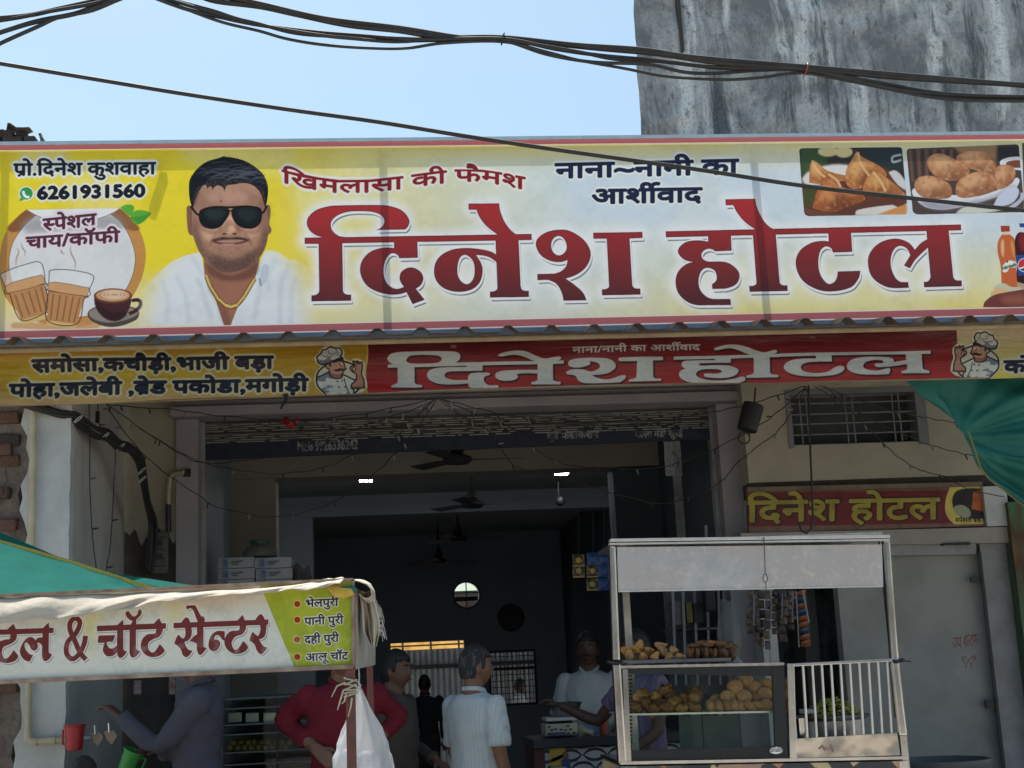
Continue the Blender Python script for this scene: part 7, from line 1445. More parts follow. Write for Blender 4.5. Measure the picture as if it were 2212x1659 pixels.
# ================================================================ inside the shop
def fan(px, py, Y, ztop, rot, label, L=.52):
    c = P(px, py, Y); t = T('ceiling_fan', label, 'fan', (c[0], Y, c[2]), 'ceiling fans in a row')
    m = mat('dark_fan_paint', (.045, .045, .05), .5, .2)
    B().tube([(c[0], Y, c[2]+.03), (c[0], Y, ztop)], .012, 8).obj('down_rod', m, t, True)
    B().lathe([(.02, .16), (.05, .10), (.055, .06), (.02, .045)], tuple(c), 16).obj('top_cup', m, t, True)
    B().lathe([(.03, -.035), (.09, -.03), (.115, -.005), (.105, .02), (.05, .045), (.02, .06)], tuple(c), 24).obj('motor', m, t, True)
    for k in range(3):
        a = rot+k*2*math.pi/3; d = Vector((math.cos(a), math.sin(a), 0)); n = Vector((-d.y, d.x, 0)); q = Vector(c)
        p = [q+d*.10-n*.02, q+d*.16-n*.055+Vector((0, 0, -.006)), q+d*L-n*.065+Vector((0, 0, -.010)), q+d*L+n*.065+Vector((0, 0, .012)), q+d*.16+n*.055+Vector((0, 0, .008)), q+d*.10+n*.02]
        B().add([tuple(v) for v in p]+[tuple(v+Vector((0, 0, .004))) for v in p], [tuple(range(6)), tuple(range(11, 5, -1))]+[(i, i+6, (i+1) % 6+6, (i+1) % 6) for i in range(6)]).obj('blade', m, t)
fan(988, 993, 10.3, 3.62, .12, 'nearest ceiling fan just below the shutter plate', .50)
fan(1021, 1090, 13.0, 3.40, .2, 'ceiling fan second from the front on a long rod'); fan(990, 1164, 15.6, 3.40, .16, 'third ceiling fan deep in the dark room'); fan(948, 1214, 17.4, 3.40, .3, 'farthest ceiling fan before the back wall')
for px, py, w_, lb_ in ((790, 1037, 14, 'lit ceiling lamp at the left of the room'), (1216, 1022, 14, 'lit ceiling lamp at the right of the room')):
    Yl = 12.55; c = P(px, py, Yl); t = T('ceiling_lamp', lb_, 'lamp', (c[0], Yl, c[2]), 'lit ceiling lamps')
    B().box(c[0]-.062, c[0]+.062, Yl-.14, Yl+.14, c[2]+.012, c[2]+.03).obj('housing', M['alu'], t)
    B().box(c[0]-.058, c[0]+.058, Yl-.135, Yl+.135, c[2], c[2]+.0115).obj('diffuser', emit('lamp_diffuser', (.93, .97, 1.0), 26), t)
    B().tube([(c[0], Yl, c[2]+.03), (c[0], Yl, 3.405)], .008, 6).obj('stem', M['alu'], t)
c = P(1104, 1334, 18.44); ck = T('wall_clock', 'dark round wall clock right of the round vent', 'clock', tuple(c))
b = B().lathe([(.17, 0), (.18, .03), (.16, .045), (.155, .03)], n=32, cap=False); me = bpy.data.meshes.new('rim'); me.from_pydata([(v[0]+c[0], 18.49-v[2], v[1]+c[2]) for v in b.v], [], b.f); link('rim', me, M['iron'], ck, 'all')
b = B().lathe([(.165, .02), (.165, .022)], n=32); me = bpy.data.meshes.new('dial'); me.from_pydata([(v[0]+c[0], 18.49-v[2], v[1]+c[2]) for v in b.v], [], b.f); link('dial', me, mat('dark_dial', (.045, .04, .042), .5), ck)
B().bar((c[0], 18.46, c[2]), (c[0]+.07, 18.46, c[2]+.06), .008).bar((c[0], 18.458, c[2]), (c[0]-.02, 18.458, c[2]+.12), .006).obj('hands', M['iron'], ck)
cl = B().ball(P(1210, 1082, 12.9), .05, .04, .05, 14, 9).tube([P(1206, 1040, 12.9), P(1206, 1065, 12.9), P(1209, 1075, 12.9)], .008, 6).obj('wall_fan', M['black'], None, True); tag(cl, 'small dark round wall fan hanging under the right ceiling lamp', 'wall fan')
# stored cartons, jar, bag on the shelf at the left
ctn = [mat('white_carton', (.42, .43, .45), .8, col2=(.34, .35, .37), scale=4)]
sh = T('wall_shelf', 'shelf on the left inner wall carrying white cartons', 'shelf', tuple(P(550, 1300, 9.75)))
B().pbox(462, 690, 1274, 1279, 9.62, .5).obj('shelf_board', M['wood'], sh)
for x in (480, 660): B().pbox(x, x+4, 1279, 1320, 9.8, .3).obj('bracket', M['iron'], sh)
k_ = 0
for col, (xa, xb) in enumerate(((470, 549), (551, 630))):
    for row in range(3):
        y0, y1 = 1204+row*24, 1228+row*24-1
        lb_ = ('top', 'middle', 'bottom')[row]+' white carton with blue print in the '+('left' if col == 0 else 'right')+' stack on the shelf'
        t = T('carton', lb_, 'carton', tuple(P((xa+xb)/2, y1, 9.66)), 'white cartons on the shelf')
        jx = random.uniform(-1.5, 1.5)
        B().pbox(xa+jx, xb+jx, y0, y1, 9.66+random.uniform(-.012, .012), .3).obj('box', ctn[0], t, bevel=.004)
        B().pbox(xa+12+jx, xa+21+jx, y0+4, y1-2, 9.645, .004).obj('blue_print', mat('blue_print', (.05, .12, .26), .8, col2=(.2, .25, .32), scale=30), t)
        B().pbox(xa+54+jx, xa+72+jx, y0+8, y1-4, 9.645, .004).obj('snack_print', mat('snack_print', (.22, .10, .08), .8, col2=(.14, .12, .26), scale=30), t)
        q = P(xa+50+jx, y0+8, 9.645); B().lathe([(.012, -.002), (.012, .002)], n=12).obj('round_mark', M['black'], t).location += Vector((q[0], q[1], q[2])); t.children[-1].rotation_euler = (math.pi/2, 0, 0)
        B().pbox(xa+28+jx, xa+46+jx, y0+8, y0+12, 9.645, .003).pbox(xa+30+jx, xa+44+jx, y0+14, y0+16, 9.645, .003).obj('grey_print', mat('grey_print', (.2, .2, .2), .8), t)
c = P(562, 1203, 9.85); jr = T('jar', 'big clear jar with a green lid standing on the cartons', 'jar', tuple(c)); r = 36/KF*9.85
B().lathe([(r, 0), (r*1.02, .03), (r*.85, .06), (r*.55, .08), (r*.52, .095)], tuple(c), 24).obj('jar_body', sheer('cloudy_plastic', (.30, .30, .29), .4, .3), jr, True)
B().lathe([(r*.56, .088), (r*.60, .10), (r*.58, .115), (r*.2, .12)], tuple(c), 24).obj('lid', mat('dark_green_lid', (.03, .10, .07), .5), jr, True)
pk = B().grid(lambda u, v: (P(652, 1240, 9.8)[0]+.16*(u-.5)*(1-.3*v), 9.75-.06*math.sin(math.pi*u)*math.sin(math.pi*min(1, v+.2)), P(652, 1276, 9.8)[2]+.17*v+.02*math.sin(u*7)), 14, 10).obj('shopping_sack', mat('dull_sack', (.09, .085, .08), .8), None, 'all'); tag(pk, 'dull grey sack with a dark strap beside the cartons on the shelf', 'sack')
# glass sweets cabinet behind the red shirt
sc2 = T('sweets_cabinet', 'dark glass fronted sweets cabinet with steel shelves against the left wall', 'cabinet', tuple(P(545, 1659, 8.55)))
for x in (484, 600): B().pbox(x-3, x+3, 1506, 1900, 8.5, .03).obj('upright', M['iron'], sc2)
for y in (1506, 1527, 1562, 1583, 1622, 1648): B().pbox(481, 690, y-1.2, y+1.6, 8.495, .34).obj('shelf', mat('dull_shelf_steel', (.16, .165, .17), .45, .6), sc2)
B().pbox(481, 690, 1500, 1900, 8.86, .02).obj('back_panel', mat('cabinet_back', (.10, .11, .115), .7), sc2)
B().pbox(487, 690, 1508, 1660, 8.515, .004).obj('glass_front', M['glass'], sc2)
B().pbox(481, 690, 1660, 1900, 8.5, .38).obj('cabinet_base', M['wood'], sc2)
ld = bpy.data.meshes.new('laddu'); bb = B().ball((0, 0, 0), .021, n=10, m=7); ld.from_pydata([tuple(v) for v in bb.v], [], bb.f); ld.materials.append(mat('laddu_yellow', (.40, .26, .06), .7, col2=(.28, .16, .04), scale=60, bump=.4)); ld.polygons.foreach_set('use_smooth', [True]*len(ld.polygons))
for r_i in range(2):
    for i in range(9):
        o = bpy.data.objects.new('laddu', ld); C.collection.objects.link(o); q = P(499+i*15+7*(r_i % 2), 1616-r_i*12, 8.62+.03*r_i); o.location = q; tag(o, 'round yellow laddu, %s from the left in the %s row of the cabinet' % (ORD[i], ('front', 'rear')[r_i]), 'sweet', 'laddus in the sweets cabinet')
for i, (x, y) in enumerate(((508, 1556), (545, 1556), (583, 1556))): o = B().pbox(x-14, x+14, y-16, y+4, 8.6, .2).obj('sweet_tray', M['steel_dull']); tag(o, ('leftmost', 'middle', 'rightmost')[i]+' small steel tray on the middle cabinet shelf', 'tray', 'steel trays in the cabinet')
# counter with leaf pattern, scale, bowl, packets
def leafy():
    m = mat('leaf_pattern_laminate', (.36, .37, .37), .4); t = m.node_tree; L = t.links.new; tc = t.nodes['Texture Coordinate']
    mp = t.nodes.new('ShaderNodeMapping'); mp.inputs['Scale'].default_value = (9.0, 1, 9.0); mp.inputs['Rotation'].default_value = (0, math.radians(45), 0); L(tc.outputs['Object'], mp.inputs[0])
    def lens(ox, oz):
        vs = []
        for sx in (1,):
            s_ = t.nodes.new('ShaderNodeVectorMath'); s_.operation = 'ADD'; s_.inputs[1].default_value = (ox, 0, oz); L(mp.outputs[0], s_.inputs[0])
            f = t.nodes.new('ShaderNodeVectorMath'); f.operation = 'FRACTION'; L(s_.outputs[0], f.inputs[0])
            for cx, cz in ((0, 0), (1, 1)):
                d = t.nodes.new('ShaderNodeVectorMath'); d.operation = 'SUBTRACT'; d.inputs[1].default_value = (cx, 0, cz); L(f.outputs[0], d.inputs[0])
                q = t.nodes.new('ShaderNodeSeparateXYZ'); L(d.outputs[0], q.inputs[0]); c = t.nodes.new('ShaderNodeCombineXYZ'); L(q.outputs[0], c.inputs[0]); L(q.outputs[2], c.inputs[2])
                ln = t.nodes.new('ShaderNodeVectorMath'); ln.operation = 'LENGTH'; L(c.outputs[0], ln.inputs[0]); vs.append(ln.outputs['Value'])
        mx = t.nodes.new('ShaderNodeMath'); mx.operation = 'MAXIMUM'; L(vs[0], mx.inputs[0]); L(vs[1], mx.inputs[1]); return mx.outputs[0]
    a = lens(0, 0); d = t.nodes.new('ShaderNodeMath'); d.operation = 'SUBTRACT'; d.inputs[1].default_value = 1.0; L(a, d.inputs[0]); ab = t.nodes.new('ShaderNodeMath'); ab.operation = 'ABSOLUTE'; L(d.outputs[0], ab.inputs[0])
    g = t.nodes.new('ShaderNodeMath'); g.operation = 'LESS_THAN'; g.inputs[1].default_value = .085; L(ab.outputs[0], g.inputs[0])
    x = t.nodes.new('ShaderNodeMix'); x.data_type = 'RGBA'; x.inputs[6].default_value = (.40, .41, .41, 1); x.inputs[7].default_value = (.025, .028, .045, 1); L(g.outputs[0], x.inputs[0]); L(x.outputs[2], t.nodes['Principled BSDF'].inputs['Base Color']); return m
ct = T('shop_counter', 'counter with a black and white leaf patterned front and dark top beside the steel cart', 'counter', tuple(P(1250, 1659, 8.8)))
B().pbox(1183, 1480, 1611, 1900, 8.8, .03).obj('front_panel', leafy(), ct)
B().pbox(1160, 1182, 1611, 1900, 8.8, .6).obj('side_panel', mat('maroon_laminate', (.10, .028, .03), .5), ct)
B().pbox(1152, 1490, 1590, 1609, 8.76, .66).obj('counter_top', mat('dark_stone_top', (.035, .04, .055), .35), ct, bevel=.004)
ps = B().pbox(1188, 1222, 1616, 1655, 8.785, .004).obj('poster', mat('yellow_poster', (.55, .36, .06), .6, col2=(.45, .30, .05), scale=4)); ps2 = tag(ps, 'small yellow poster with a green band stuck on the patterned counter front', 'poster')
B().hexa([tuple(P(x, y, 8.782)) for x, y in ((1190, 1648), (1215, 1637), (1215, 1637), (1190, 1648))]+[tuple(P(x, y, 8.782)) for x, y in ((1190, 1640), (1215, 1629), (1215, 1629), (1190, 1640))]).obj('green_band', mat('green_band_print', (.03, .16, .07), .6), ps)
B().pbox(1213, 1232, 1640, 1662, 8.78, .003).obj('blue_print_patch', mat('poster_blue', (.05, .08, .22), .6), ps); B().ball(P(1221, 1632, 8.785), .02, .004, .026, 10, 7).obj('printed_face', SKIN[0], ps, 'all')
pp = B().pbox(1192, 1225, 1657, 1700, 8.775, .003).obj('paper_sheet', mat('plain_paper', (.5, .52, .53), .7)); tag(pp, 'plain white paper sheet stuck below the yellow poster', 'paper')
wsn = T('weighing_scale', 'electronic weighing scale with a pale pan on the counter', 'scale', tuple(P(1215, 1588, 8.95)))
B().pbox(1178, 1248, 1563, 1589, 8.9, .26).obj('scale_body', mat('cream_scale_body', (.50, .49, .36), .5, col2=(.40, .40, .30), scale=9), wsn, bevel=.008)
B().pbox(1183, 1222, 1582, 1588, 8.893, .005).obj('violet_strip', mat('violet_print', (.10, .09, .20), .6), wsn)
b = B()
for x, y in ((1186, 1570), (1192, 1577), (1200, 1575), (1212, 1576), (1222, 1577), (1227, 1568), (1233, 1575), (1228, 1584), (1240, 1583)): b.pbox(x-3, x+3, y-1.5, y+1.5, 8.892, .006)
b.obj('small_print', M['black'], wsn); B().pbox(1190, 1236, 1556, 1563, 8.95, .15).obj('neck', M['black'], wsn); B().pbox(1180, 1246, 1550, 1557, 8.9, .27).obj('pan', mat('pale_pan', (.62, .61, .58), .4), wsn, bevel=.003)
c = P(1222, 1549, 9.03); r = 36/KF*9.03; bw_ = B().lathe([(r*.62, 0), (r*.72, .012), (r*.98, .085), (r*1.04, .088), (r*1.0, .094), (r*.9, .08), (r*.62, .01)], tuple(c), 32).obj('steel_bowl', M['steel_dull'], None, True); tag(bw_, 'wide steel bowl standing on the scale under the outstretched arm', 'bowl')
pkt = B().grid(lambda u, v: (P(1251+30*u, 1580, 8.9)[0], 8.9-.04*math.sin(math.pi*u)*math.sin(math.pi*v), P(1265, 1590, 8.9)[2]+(.065+.012*math.sin(u*6))*v*(1-.35*u)), 12, 8).obj('snack_packet', mat('pale_yellow_packet', (.46, .43, .27), .4, col2=(.36, .33, .2), scale=9), None, 'all'); tag(pkt, 'puffy pale yellow packet beside the weighing scale', 'packet')
bl = B().grid(lambda u, v: (P(1262+36*u, 1570, 8.95)[0], 8.95+.05*v, P(1280, 1578, 8.95)[2]+.045*v*(1-.2*u)-.02*math.sin(math.pi*u)*(1-v)), 12, 6).obj('blue_cloth', mat('sky_blue_cloth', (.18, .26, .40), .8), None, 'all', solid=.004); tag(bl, 'folded pale blue cloth on the counter between packet and orange mug', 'cloth')
c = P(1306, 1592, 8.95); om = B().lathe([(.028, 0), (.033, .10), (.030, .10), (.026, .004)], tuple(c), 20).obj('orange_mug', mat('orange_plastic', (.33, .07, .04), .45), None, True); tag(om, 'orange plastic mug on the counter next to the steel cart', 'mug')
dbx = B().pbox(1262, 1284, 1547, 1560, 9.0, .1).obj('dark_box', M['black']); tag(dbx, 'small dark box behind the blue cloth on the counter', 'box')
# hanging strips of sachets beside the counter
gold, blue = mat('black_gold_sachet', (.05, .045, .03), .3, col2=(.40, .28, .08), scale=38, thr=(.5, .62)), mat('blue_sachet', (.03, .09, .30), .25, col2=(.02, .05, .18), scale=26)
cell = [(1250, 1210, gold, 26), (1281, 1208, blue, 30), (1306, 1208, blue, 26), (1250, 1233, gold, 28), (1280, 1233, gold, 28), (1304, 1233, blue, 28), (1280, 1262, gold, 26), (1304, 1262, blue, 28), (1326, 1215, gold, 26), (1326, 1240, blue, 26)]
for j, colx in enumerate((1250, 1281, 1305, 1326)):
    t = T('sachet_strip', ('black and gold sachet strip hanging at the left of the sachet display', 'longest black and gold sachet strip beside the left one', 'blue sachet strip hanging in the middle of the display', 'sachet strip half hidden behind the steel cart post')[j], 'sachet strip', tuple(P(colx, 1195, 9.9)), 'sachet strips by the counter')
    for x, y, m_, h_ in cell:
        if abs(x-colx) < 6:
            q0, q1 = P(x-12.5, y+h_/2, 9.9), P(x+12.5, y-h_/2, 9.9); b = B().grid(lambda u, v: (q0[0]+(q1[0]-q0[0])*u, 9.9-.012*math.sin(math.pi*u)*math.sin(math.pi*v), q0[2]+(q1[2]-q0[2])*v), 6, 6); b.obj('sachet', m_, t, 'all')
            if m_ is gold: c = P(x, y, 9.88); B().ball(tuple(c), .022, .004, .022, 10, 7).obj('gold_emblem', mat('gold_emblem', (.55, .38, .14), .4), t, 'all'); B().pbox(x-12, x+12, y+h_/2-2.5, y+h_/2+.5, 9.885, .004).obj('gold_band', _mc['gold_emblem'], t)
    B().tube([P(colx, 1100, 9.9), P(colx, 1200, 9.9)], .002, 4).obj('string', M['iron'], t)
# white shelf rack behind the cart with a few goods
rk = T('shelf_rack', 'white painted rack with upright partitions behind the steel cart', 'rack', tuple(P(1500, 1420, 9.0)))
wr = mat('off_white_rack_paint', (.24, .24, .26), .7, col2=(.18, .18, .2), scale=3)
for i, x in enumerate((1450, 1472, 1497, 1522, 1546, 1566, 1588, 1608)): B().hexa([tuple(P(x+8, 1480, 9.05+.05*i)), tuple(P(x+13, 1480, 9.05+.05*i)), tuple(P(x+13, 1480, 9.3+.05*i)), tuple(P(x+8, 1480, 9.3+.05*i)), *[tuple(P(x+k_, (1270 if x < 1515 else 1134), 9.05+.05*i+d_)) for k_, d_ in ((0, 0), (6, 0), (6, .25), (0, .25))]]).obj('partition', wr, rk)
for y in (1357, 1362): B().pbox(1450, 1560, y, y+4, 9.2, .28).obj('shelf_board', M['wood'], rk); break
B().pbox(1440, 1620, 1250, 1500, 9.56, .02).obj('back_board', mat('rack_back', (.16, .16, .175), .8), rk)
for x0_, x1_, y0_, y1_, mm, lb_, nm in ((1483, 1496, 1300, 1345, 'mustard_box_paint', 'narrow mustard box on the white rack', 'box'), (1499, 1518, 1303, 1345, 'black_tin_paint', 'black tin with a white flash on the white rack', 'tin'), (1455, 1480, 1298, 1350, 'grey_bundle', 'stacked grey packets on the white rack', 'packets')):
    o = B().pbox(x0_, x1_, y0_, y1_, 9.12, .12).obj({'box': 'mustard_box', 'tin': 'black_tin', 'packets': 'packet_stack'}[nm], mat(mm, {'mustard_box_paint': (.14, .11, .03), 'black_tin_paint': (.02, .02, .022), 'grey_bundle': (.14, .13, .13)}[mm], .6, scale=30)); tag(o, lb_, nm)
bb_ = B().pbox(1524, 1545, 1262, 1320, 9.0, .1).obj('black_device', M['black'], None, False, .01); tag(bb_, 'dark flat device hanging on the white rack', 'device')
wb = B().grid(lambda u, v: (P(1575, 1380, 8.9)[0]+.16*(u-.5)*(.5+.5*math.sin(math.pi*min(1, .15+v))), 8.9-.05*math.sin(math.pi*u), P(1575, 1425, 8.9)[2]+.38*v+.01*math.sin(u*8)), 16, 14).obj('hanging_polythene', sheer('grey_polythene', (.5, .5, .5), .5, .45, .3, .4, 16), None, 'all'); tag(wb, 'clear polythene bags hanging on the rack behind the cart', 'polythene bags')
# strips of chip and gutka packets hanging under the header
strip_m = [mat('dark_brown_sachets', (.045, .03, .025), .35, col2=(.16, .09, .05), scale=30), mat('black_sachets', (.02, .02, .024), .3, col2=(.10, .06, .05), scale=34)]
hang = [(1622, 1275, 1370, 0), (1634, 1272, 1388, 1), (1647, 1275, 1400, 1), (1659, 1275, 1405, 0), (1672, 1275, 1372, 1), (1683, 1275, 1350, 0), (1694, 1275, 1388, 1), (1706, 1275, 1362, 0), (1717, 1275, 1340, 1)]
nm_ = ('first', 'second', 'third', 'fourth', 'fifth', 'sixth', 'seventh', 'eighth', 'ninth')
for i, (x, y0, y1, k) in enumerate(hang):
    t = T('packet_strip', nm_[i]+' dark packet strip from the left hanging under the header panel', 'packet strip', tuple(P(x, y0, 8.3)), 'dark packet strips behind the cart'); n = 6
    for j in range(n):
        ya, yb = y0+(y1-y0)*j/n, y0+(y1-y0)*(j+.93)/n; s_ = 3*math.sin(i*2+j*1.3)
        q0, q1 = P(x-7+s_, yb, 8.3+.03*(i % 3)), P(x+6+s_, ya, 8.3+.03*(i % 3)); tw_ = .02*math.sin(i+j)
        B().grid(lambda u, v: (q0[0]+(q1[0]-q0[0])*u, q0[1]-.010*math.sin(math.pi*u)*math.sin(math.pi*v)+tw_*(u-.5), q0[2]+(q1[2]-q0[2])*v), 4, 4).obj('packet', strip_m[(k+j) % 2], t, 'all')
    if i in (0, 3, 5, 7): c0_, c1_ = P(x+7, y0+10, 8.28), P(x+6, y0+(y1-y0)*.8, 8.28); B().bar(tuple(c0_), tuple(c1_), .006, .004).obj('white_edge', wr, t)
t = T('packet_strip', 'long orange and blue packet strip with a white edge hanging at the right', 'packet strip', tuple(P(1733, 1275, 8.15)))
om_, bm2 = mat('orange_brown_packet', (.28, .10, .04), .35, col2=(.2, .07, .03), scale=20), mat('navy_packet', (.03, .08, .17), .35, col2=(.02, .05, .11), scale=20)
for j in range(9):
    y0 = 1277+j*13.5; x = 1728+.13*(y0-1277)*.7
    q = [P(x-8, y0+12, 8.15), P(x+13, y0+12, 8.15), P(x+13, y0-4, 8.12), P(x-8, y0+2, 8.12)]
    B().grid(lambda u, v: tuple((q[0]*(1-u)+q[1]*u)*(1-v)+(q[3]*(1-u)+q[2]*u)*v+np.array([0, -.012*math.sin(math.pi*u)*math.sin(math.pi*v), 0])), 4, 4).obj('packet', bm2 if j in (1, 3, 6) else om_, t, 'all')
B().bar(tuple(P(1734, 1276, 8.1)), tuple(P(1748, 1345, 8.1)), .008, .005).obj('white_edge', wr, t); B().bar(tuple(P(1720, 1280, 8.12)), tuple(P(1726, 1398, 8.12)), .006, .005).obj('white_edge', wr, t)
# red chalk greeting on the grey passage wall
gy = IW-.003; gp = Print(P(1980, 1400, gy)[0], P(2124, 1400, gy)[0], P(2040, 1490, gy)[2], P(2040, 1370, gy)[2], gy, 512, (0, 0, 0))
cs = text('जय \ue007ीराम', 3810, 2596, 3912, 2580, 44); m = grow(gp.mask(cs, nz=True), .5)
for st_ in (((3850, 2622), (3852, 2645)), ((3862, 2624), (3860, 2652), (3885, 2650), (3884, 2672)), ((3862, 2672), (3874, 2640), (3890, 2628)), ((3893, 2622), (3896, 2645)), ((3901, 2620), (3904, 2644))): 
    q_ = Print(gp.X0, gp.X1, gp.Z0, gp.Z1, gy, 512, (0, 0, 0)); q_.line(st_, 7, (255, 255, 255)); m = np.maximum(m, np.clip(q_.a[..., 0], 0, 1))
m = m*np.clip(noise2(gp.H, gp.W, 9, 6)*2.0-.15, 0, 1)
gp.a[:] = np.array(lin((138, 138, 134)))*.98; gp.put(m, (150, 52, 36), .95)
o = B().add([(gp.X0, gy, gp.Z0), (gp.X1, gy, gp.Z0), (gp.X1, gy, gp.Z1), (gp.X0, gy, gp.Z1)], [(0, 1, 2, 3)]).obj('chalk_greeting', None or mat('red_chalk', (.2, .06, .04), .9), sb)
pmx = print_mat('chalk_print', gp, .9); t_ = pmx.node_tree; o.data.materials[0] = pmx; uvs(o, gp)
im = bpy.data.images.new('chalk_mask', gp.W, gp.H); bb = np.ones((gp.H, gp.W, 4), np.float32); bb[..., :3] = m[::-1, :, None]; im.colorspace_settings.name = 'Non-Color'; im.pixels.foreach_set(bb.ravel()); im.update(); im.pack()
ti = t_.nodes.new('ShaderNodeTexImage'); ti.image = im; t_.links.new([n for n in t_.nodes if n.type == 'UVMAP'][0].outputs[0], ti.inputs[0])
tpn = t_.nodes.new('ShaderNodeBsdfTransparent'); mxn = t_.nodes.new('ShaderNodeMixShader'); t_.links.new(ti.outputs[0], mxn.inputs[0]); t_.links.new(tpn.outputs[0], mxn.inputs[1]); t_.links.new(t_.nodes['Principled BSDF'].outputs[0], mxn.inputs[2]); t_.links.new(mxn.outputs[0], t_.nodes['Material Output'].inputs[0])
gp_base = [n for n in t_.nodes if n.type == 'TEX_IMAGE'][0]
# dark door edge with hinges and latch at the side doorway; drum
dr_ = T('door_edge', 'thin dark door edge with hinge plates beside the grey passage wall', 'door', tuple(P(2110, 1400, 8.99)))
B().hexa([tuple(P(2168, 1670, 8.96)), tuple(P(2174, 1670, 8.96)), tuple(P(2174, 1670, 9.02)), tuple(P(2168, 1670, 9.02)), tuple(P(2113, 1192, 8.96)), tuple(P(2119, 1192, 8.96)), tuple(P(2119, 1192, 9.02)), tuple(P(2113, 1192, 9.02))]).obj('edge_strip', M['black'], dr_)
for x0_, x1_, y0_, y1_ in ((2098, 2121, 1247, 1258), (2130, 2156, 1512, 1530)): B().pbox(x0_, x1_, y0_, y1_, 8.97, .02).obj('hinge', M['iron'], dr_)
lt_ = B().pbox(1926, 1962, 1184, 1196, 9.5, .04).obj('door_latch', M['iron']); tag(lt_, 'dark bolt on the wall under the rolled side shutter', 'latch')
cc_ = P(2030, 1640, 7.9); dm = B().lathe([(.26, -1.0), (.27, -.05), (.285, -.03), (.285, 0), (.265, .002), (.26, -.05), (.25, -.9)], tuple(cc_), 36).obj('grey_drum', mat('grey_drum_plastic', (.11, .12, .125), .5, col2=(.08, .085, .09), scale=5), None, True); tag(dm, 'open grey plastic drum at the bottom right beside the steel cart', 'drum')
# taps, pipes and mugs at the left pier
pv = T('water_pipe', 'cream plastic water pipe running down the white pier to the wall taps', 'pipe', tuple(P(66, 1400, 7.56)))
B().tube([P(72, 868, 7.565), P(68, 1200, 7.565), P(60, 1585, 7.565)], .0175, 10).obj('down_pipe', M['pvc'], pv, True)
B().tube([P(60, 1575, 7.565), P(60, 1596, 7.565), P(70, 1602, 7.565), P(80, 1602, 7.565)], .021, 10).obj('elbow', M['pvc'], pv, True)
B().tube([P(76, 1602, 7.565), P(142, 1597, 7.565)], .0165, 10).obj('cross_pipe', M['pvc'], pv, True); B().tube([P(106, 1600, 7.565), P(120, 1599, 7.565)], .021, 10).obj('coupling', M['pvc'], pv, True)
B().tube([P(142, 1597, 7.565), P(192, 1594, 7.63), P(250, 1588, 8.0)], .012, 8).obj('tail_pipe', M['galv'], pv, True)
def mug(px, py, Y, w_, h_, m_, label, tilt=(0, 0, 0)):
    c = P(px, py, Y); r = w_/2/KF*Y; H = h_/KF*Y; t = T('mug', label, 'mug', tuple(c)); t.rotation_euler = tilt
    b = B().lathe([(r*.66, -H/2), (r*.76, -H/2+.004), (r*.97, H/2-.012), (r*1.06, H/2-.008), (r*1.06, H/2), (r*.96, H/2-.002), (r*.70, -H/2+.01)], (0, 0, 0), 28)
    me = mesh_of(b, 'cup'); link('cup', me, m_, None, True).parent = t
    b = B().tube([(r*.95, 0, H*.3), (r*1.5, 0, H*.3), (r*1.5, 0, -H*.25), (r*.85, 0, -H*.3)], .006, 6); link('handle', mesh_of(b, 'handle'), m_, None, True).parent = t; return t
mug(161, 1593, 7.46, 42, 52, M['red_plastic'], 'bright red plastic mug hung on the pipe by the white pier', (0, 0, 2.6))
mug(279, 1645, 7.28, 40, 48, M['green_plastic'], 'light green plastic mug held in the lower hand of the washing person', (.25, .35, .4))
for i, (x, y) in enumerate(((208, 1592), (238, 1588))):
    t = T('tap', ('left', 'right')[i]+' beige plastic wall tap with a fan shaped handle', 'tap', tuple(P(x, y, 7.5)), 'beige wall taps')
    q = [P(x-14, y-8, 7.5), P(x+8, y-12, 7.5), P(x+16, y+2, 7.5), P(x+4, y+22, 7.5), P(x-8, y+10, 7.5)]; B().prism([tuple(v) for v in q], .02).obj('tap_body', mat('beige_tap', (.34, .27, .19), .5, scale=20), t, False, .004)
    B().tube([P(x-2, y-6, 7.49), P(x-3, y-26, 7.49)], .006, 6).obj('stem', M['alu'], t, True)
br = B().tube([P(319, 1598, 7.30)+np.array([.028*math.cos(a)*.4, -.028*math.sin(a), .030*math.cos(a)]) for a in np.linspace(0, 6.28, 18)], .004, 6).obj('bangle', M['alu'], None, True); tag(br, 'pale metal bangle on the lower wrist of the washing person', 'bangle')
no = B().pbox(289, 305, 1470, 1500, 8.6, .004).obj('notice', mat('notice_paper', (.46, .42, .42), .8, col2=(.30, .08, .07), scale=40)); tag(no, 'small white notice with red print on the side wall under the cart sign', 'notice')
no = B().pbox(365, 378, 1458, 1500, 8.9, .004).obj('calendar', mat('calendar_paper', (.48, .40, .34), .8, col2=(.28, .06, .05), scale=30)); tag(no, 'narrow calendar sheet on the wall behind the grey mauve shoulder', 'calendar')
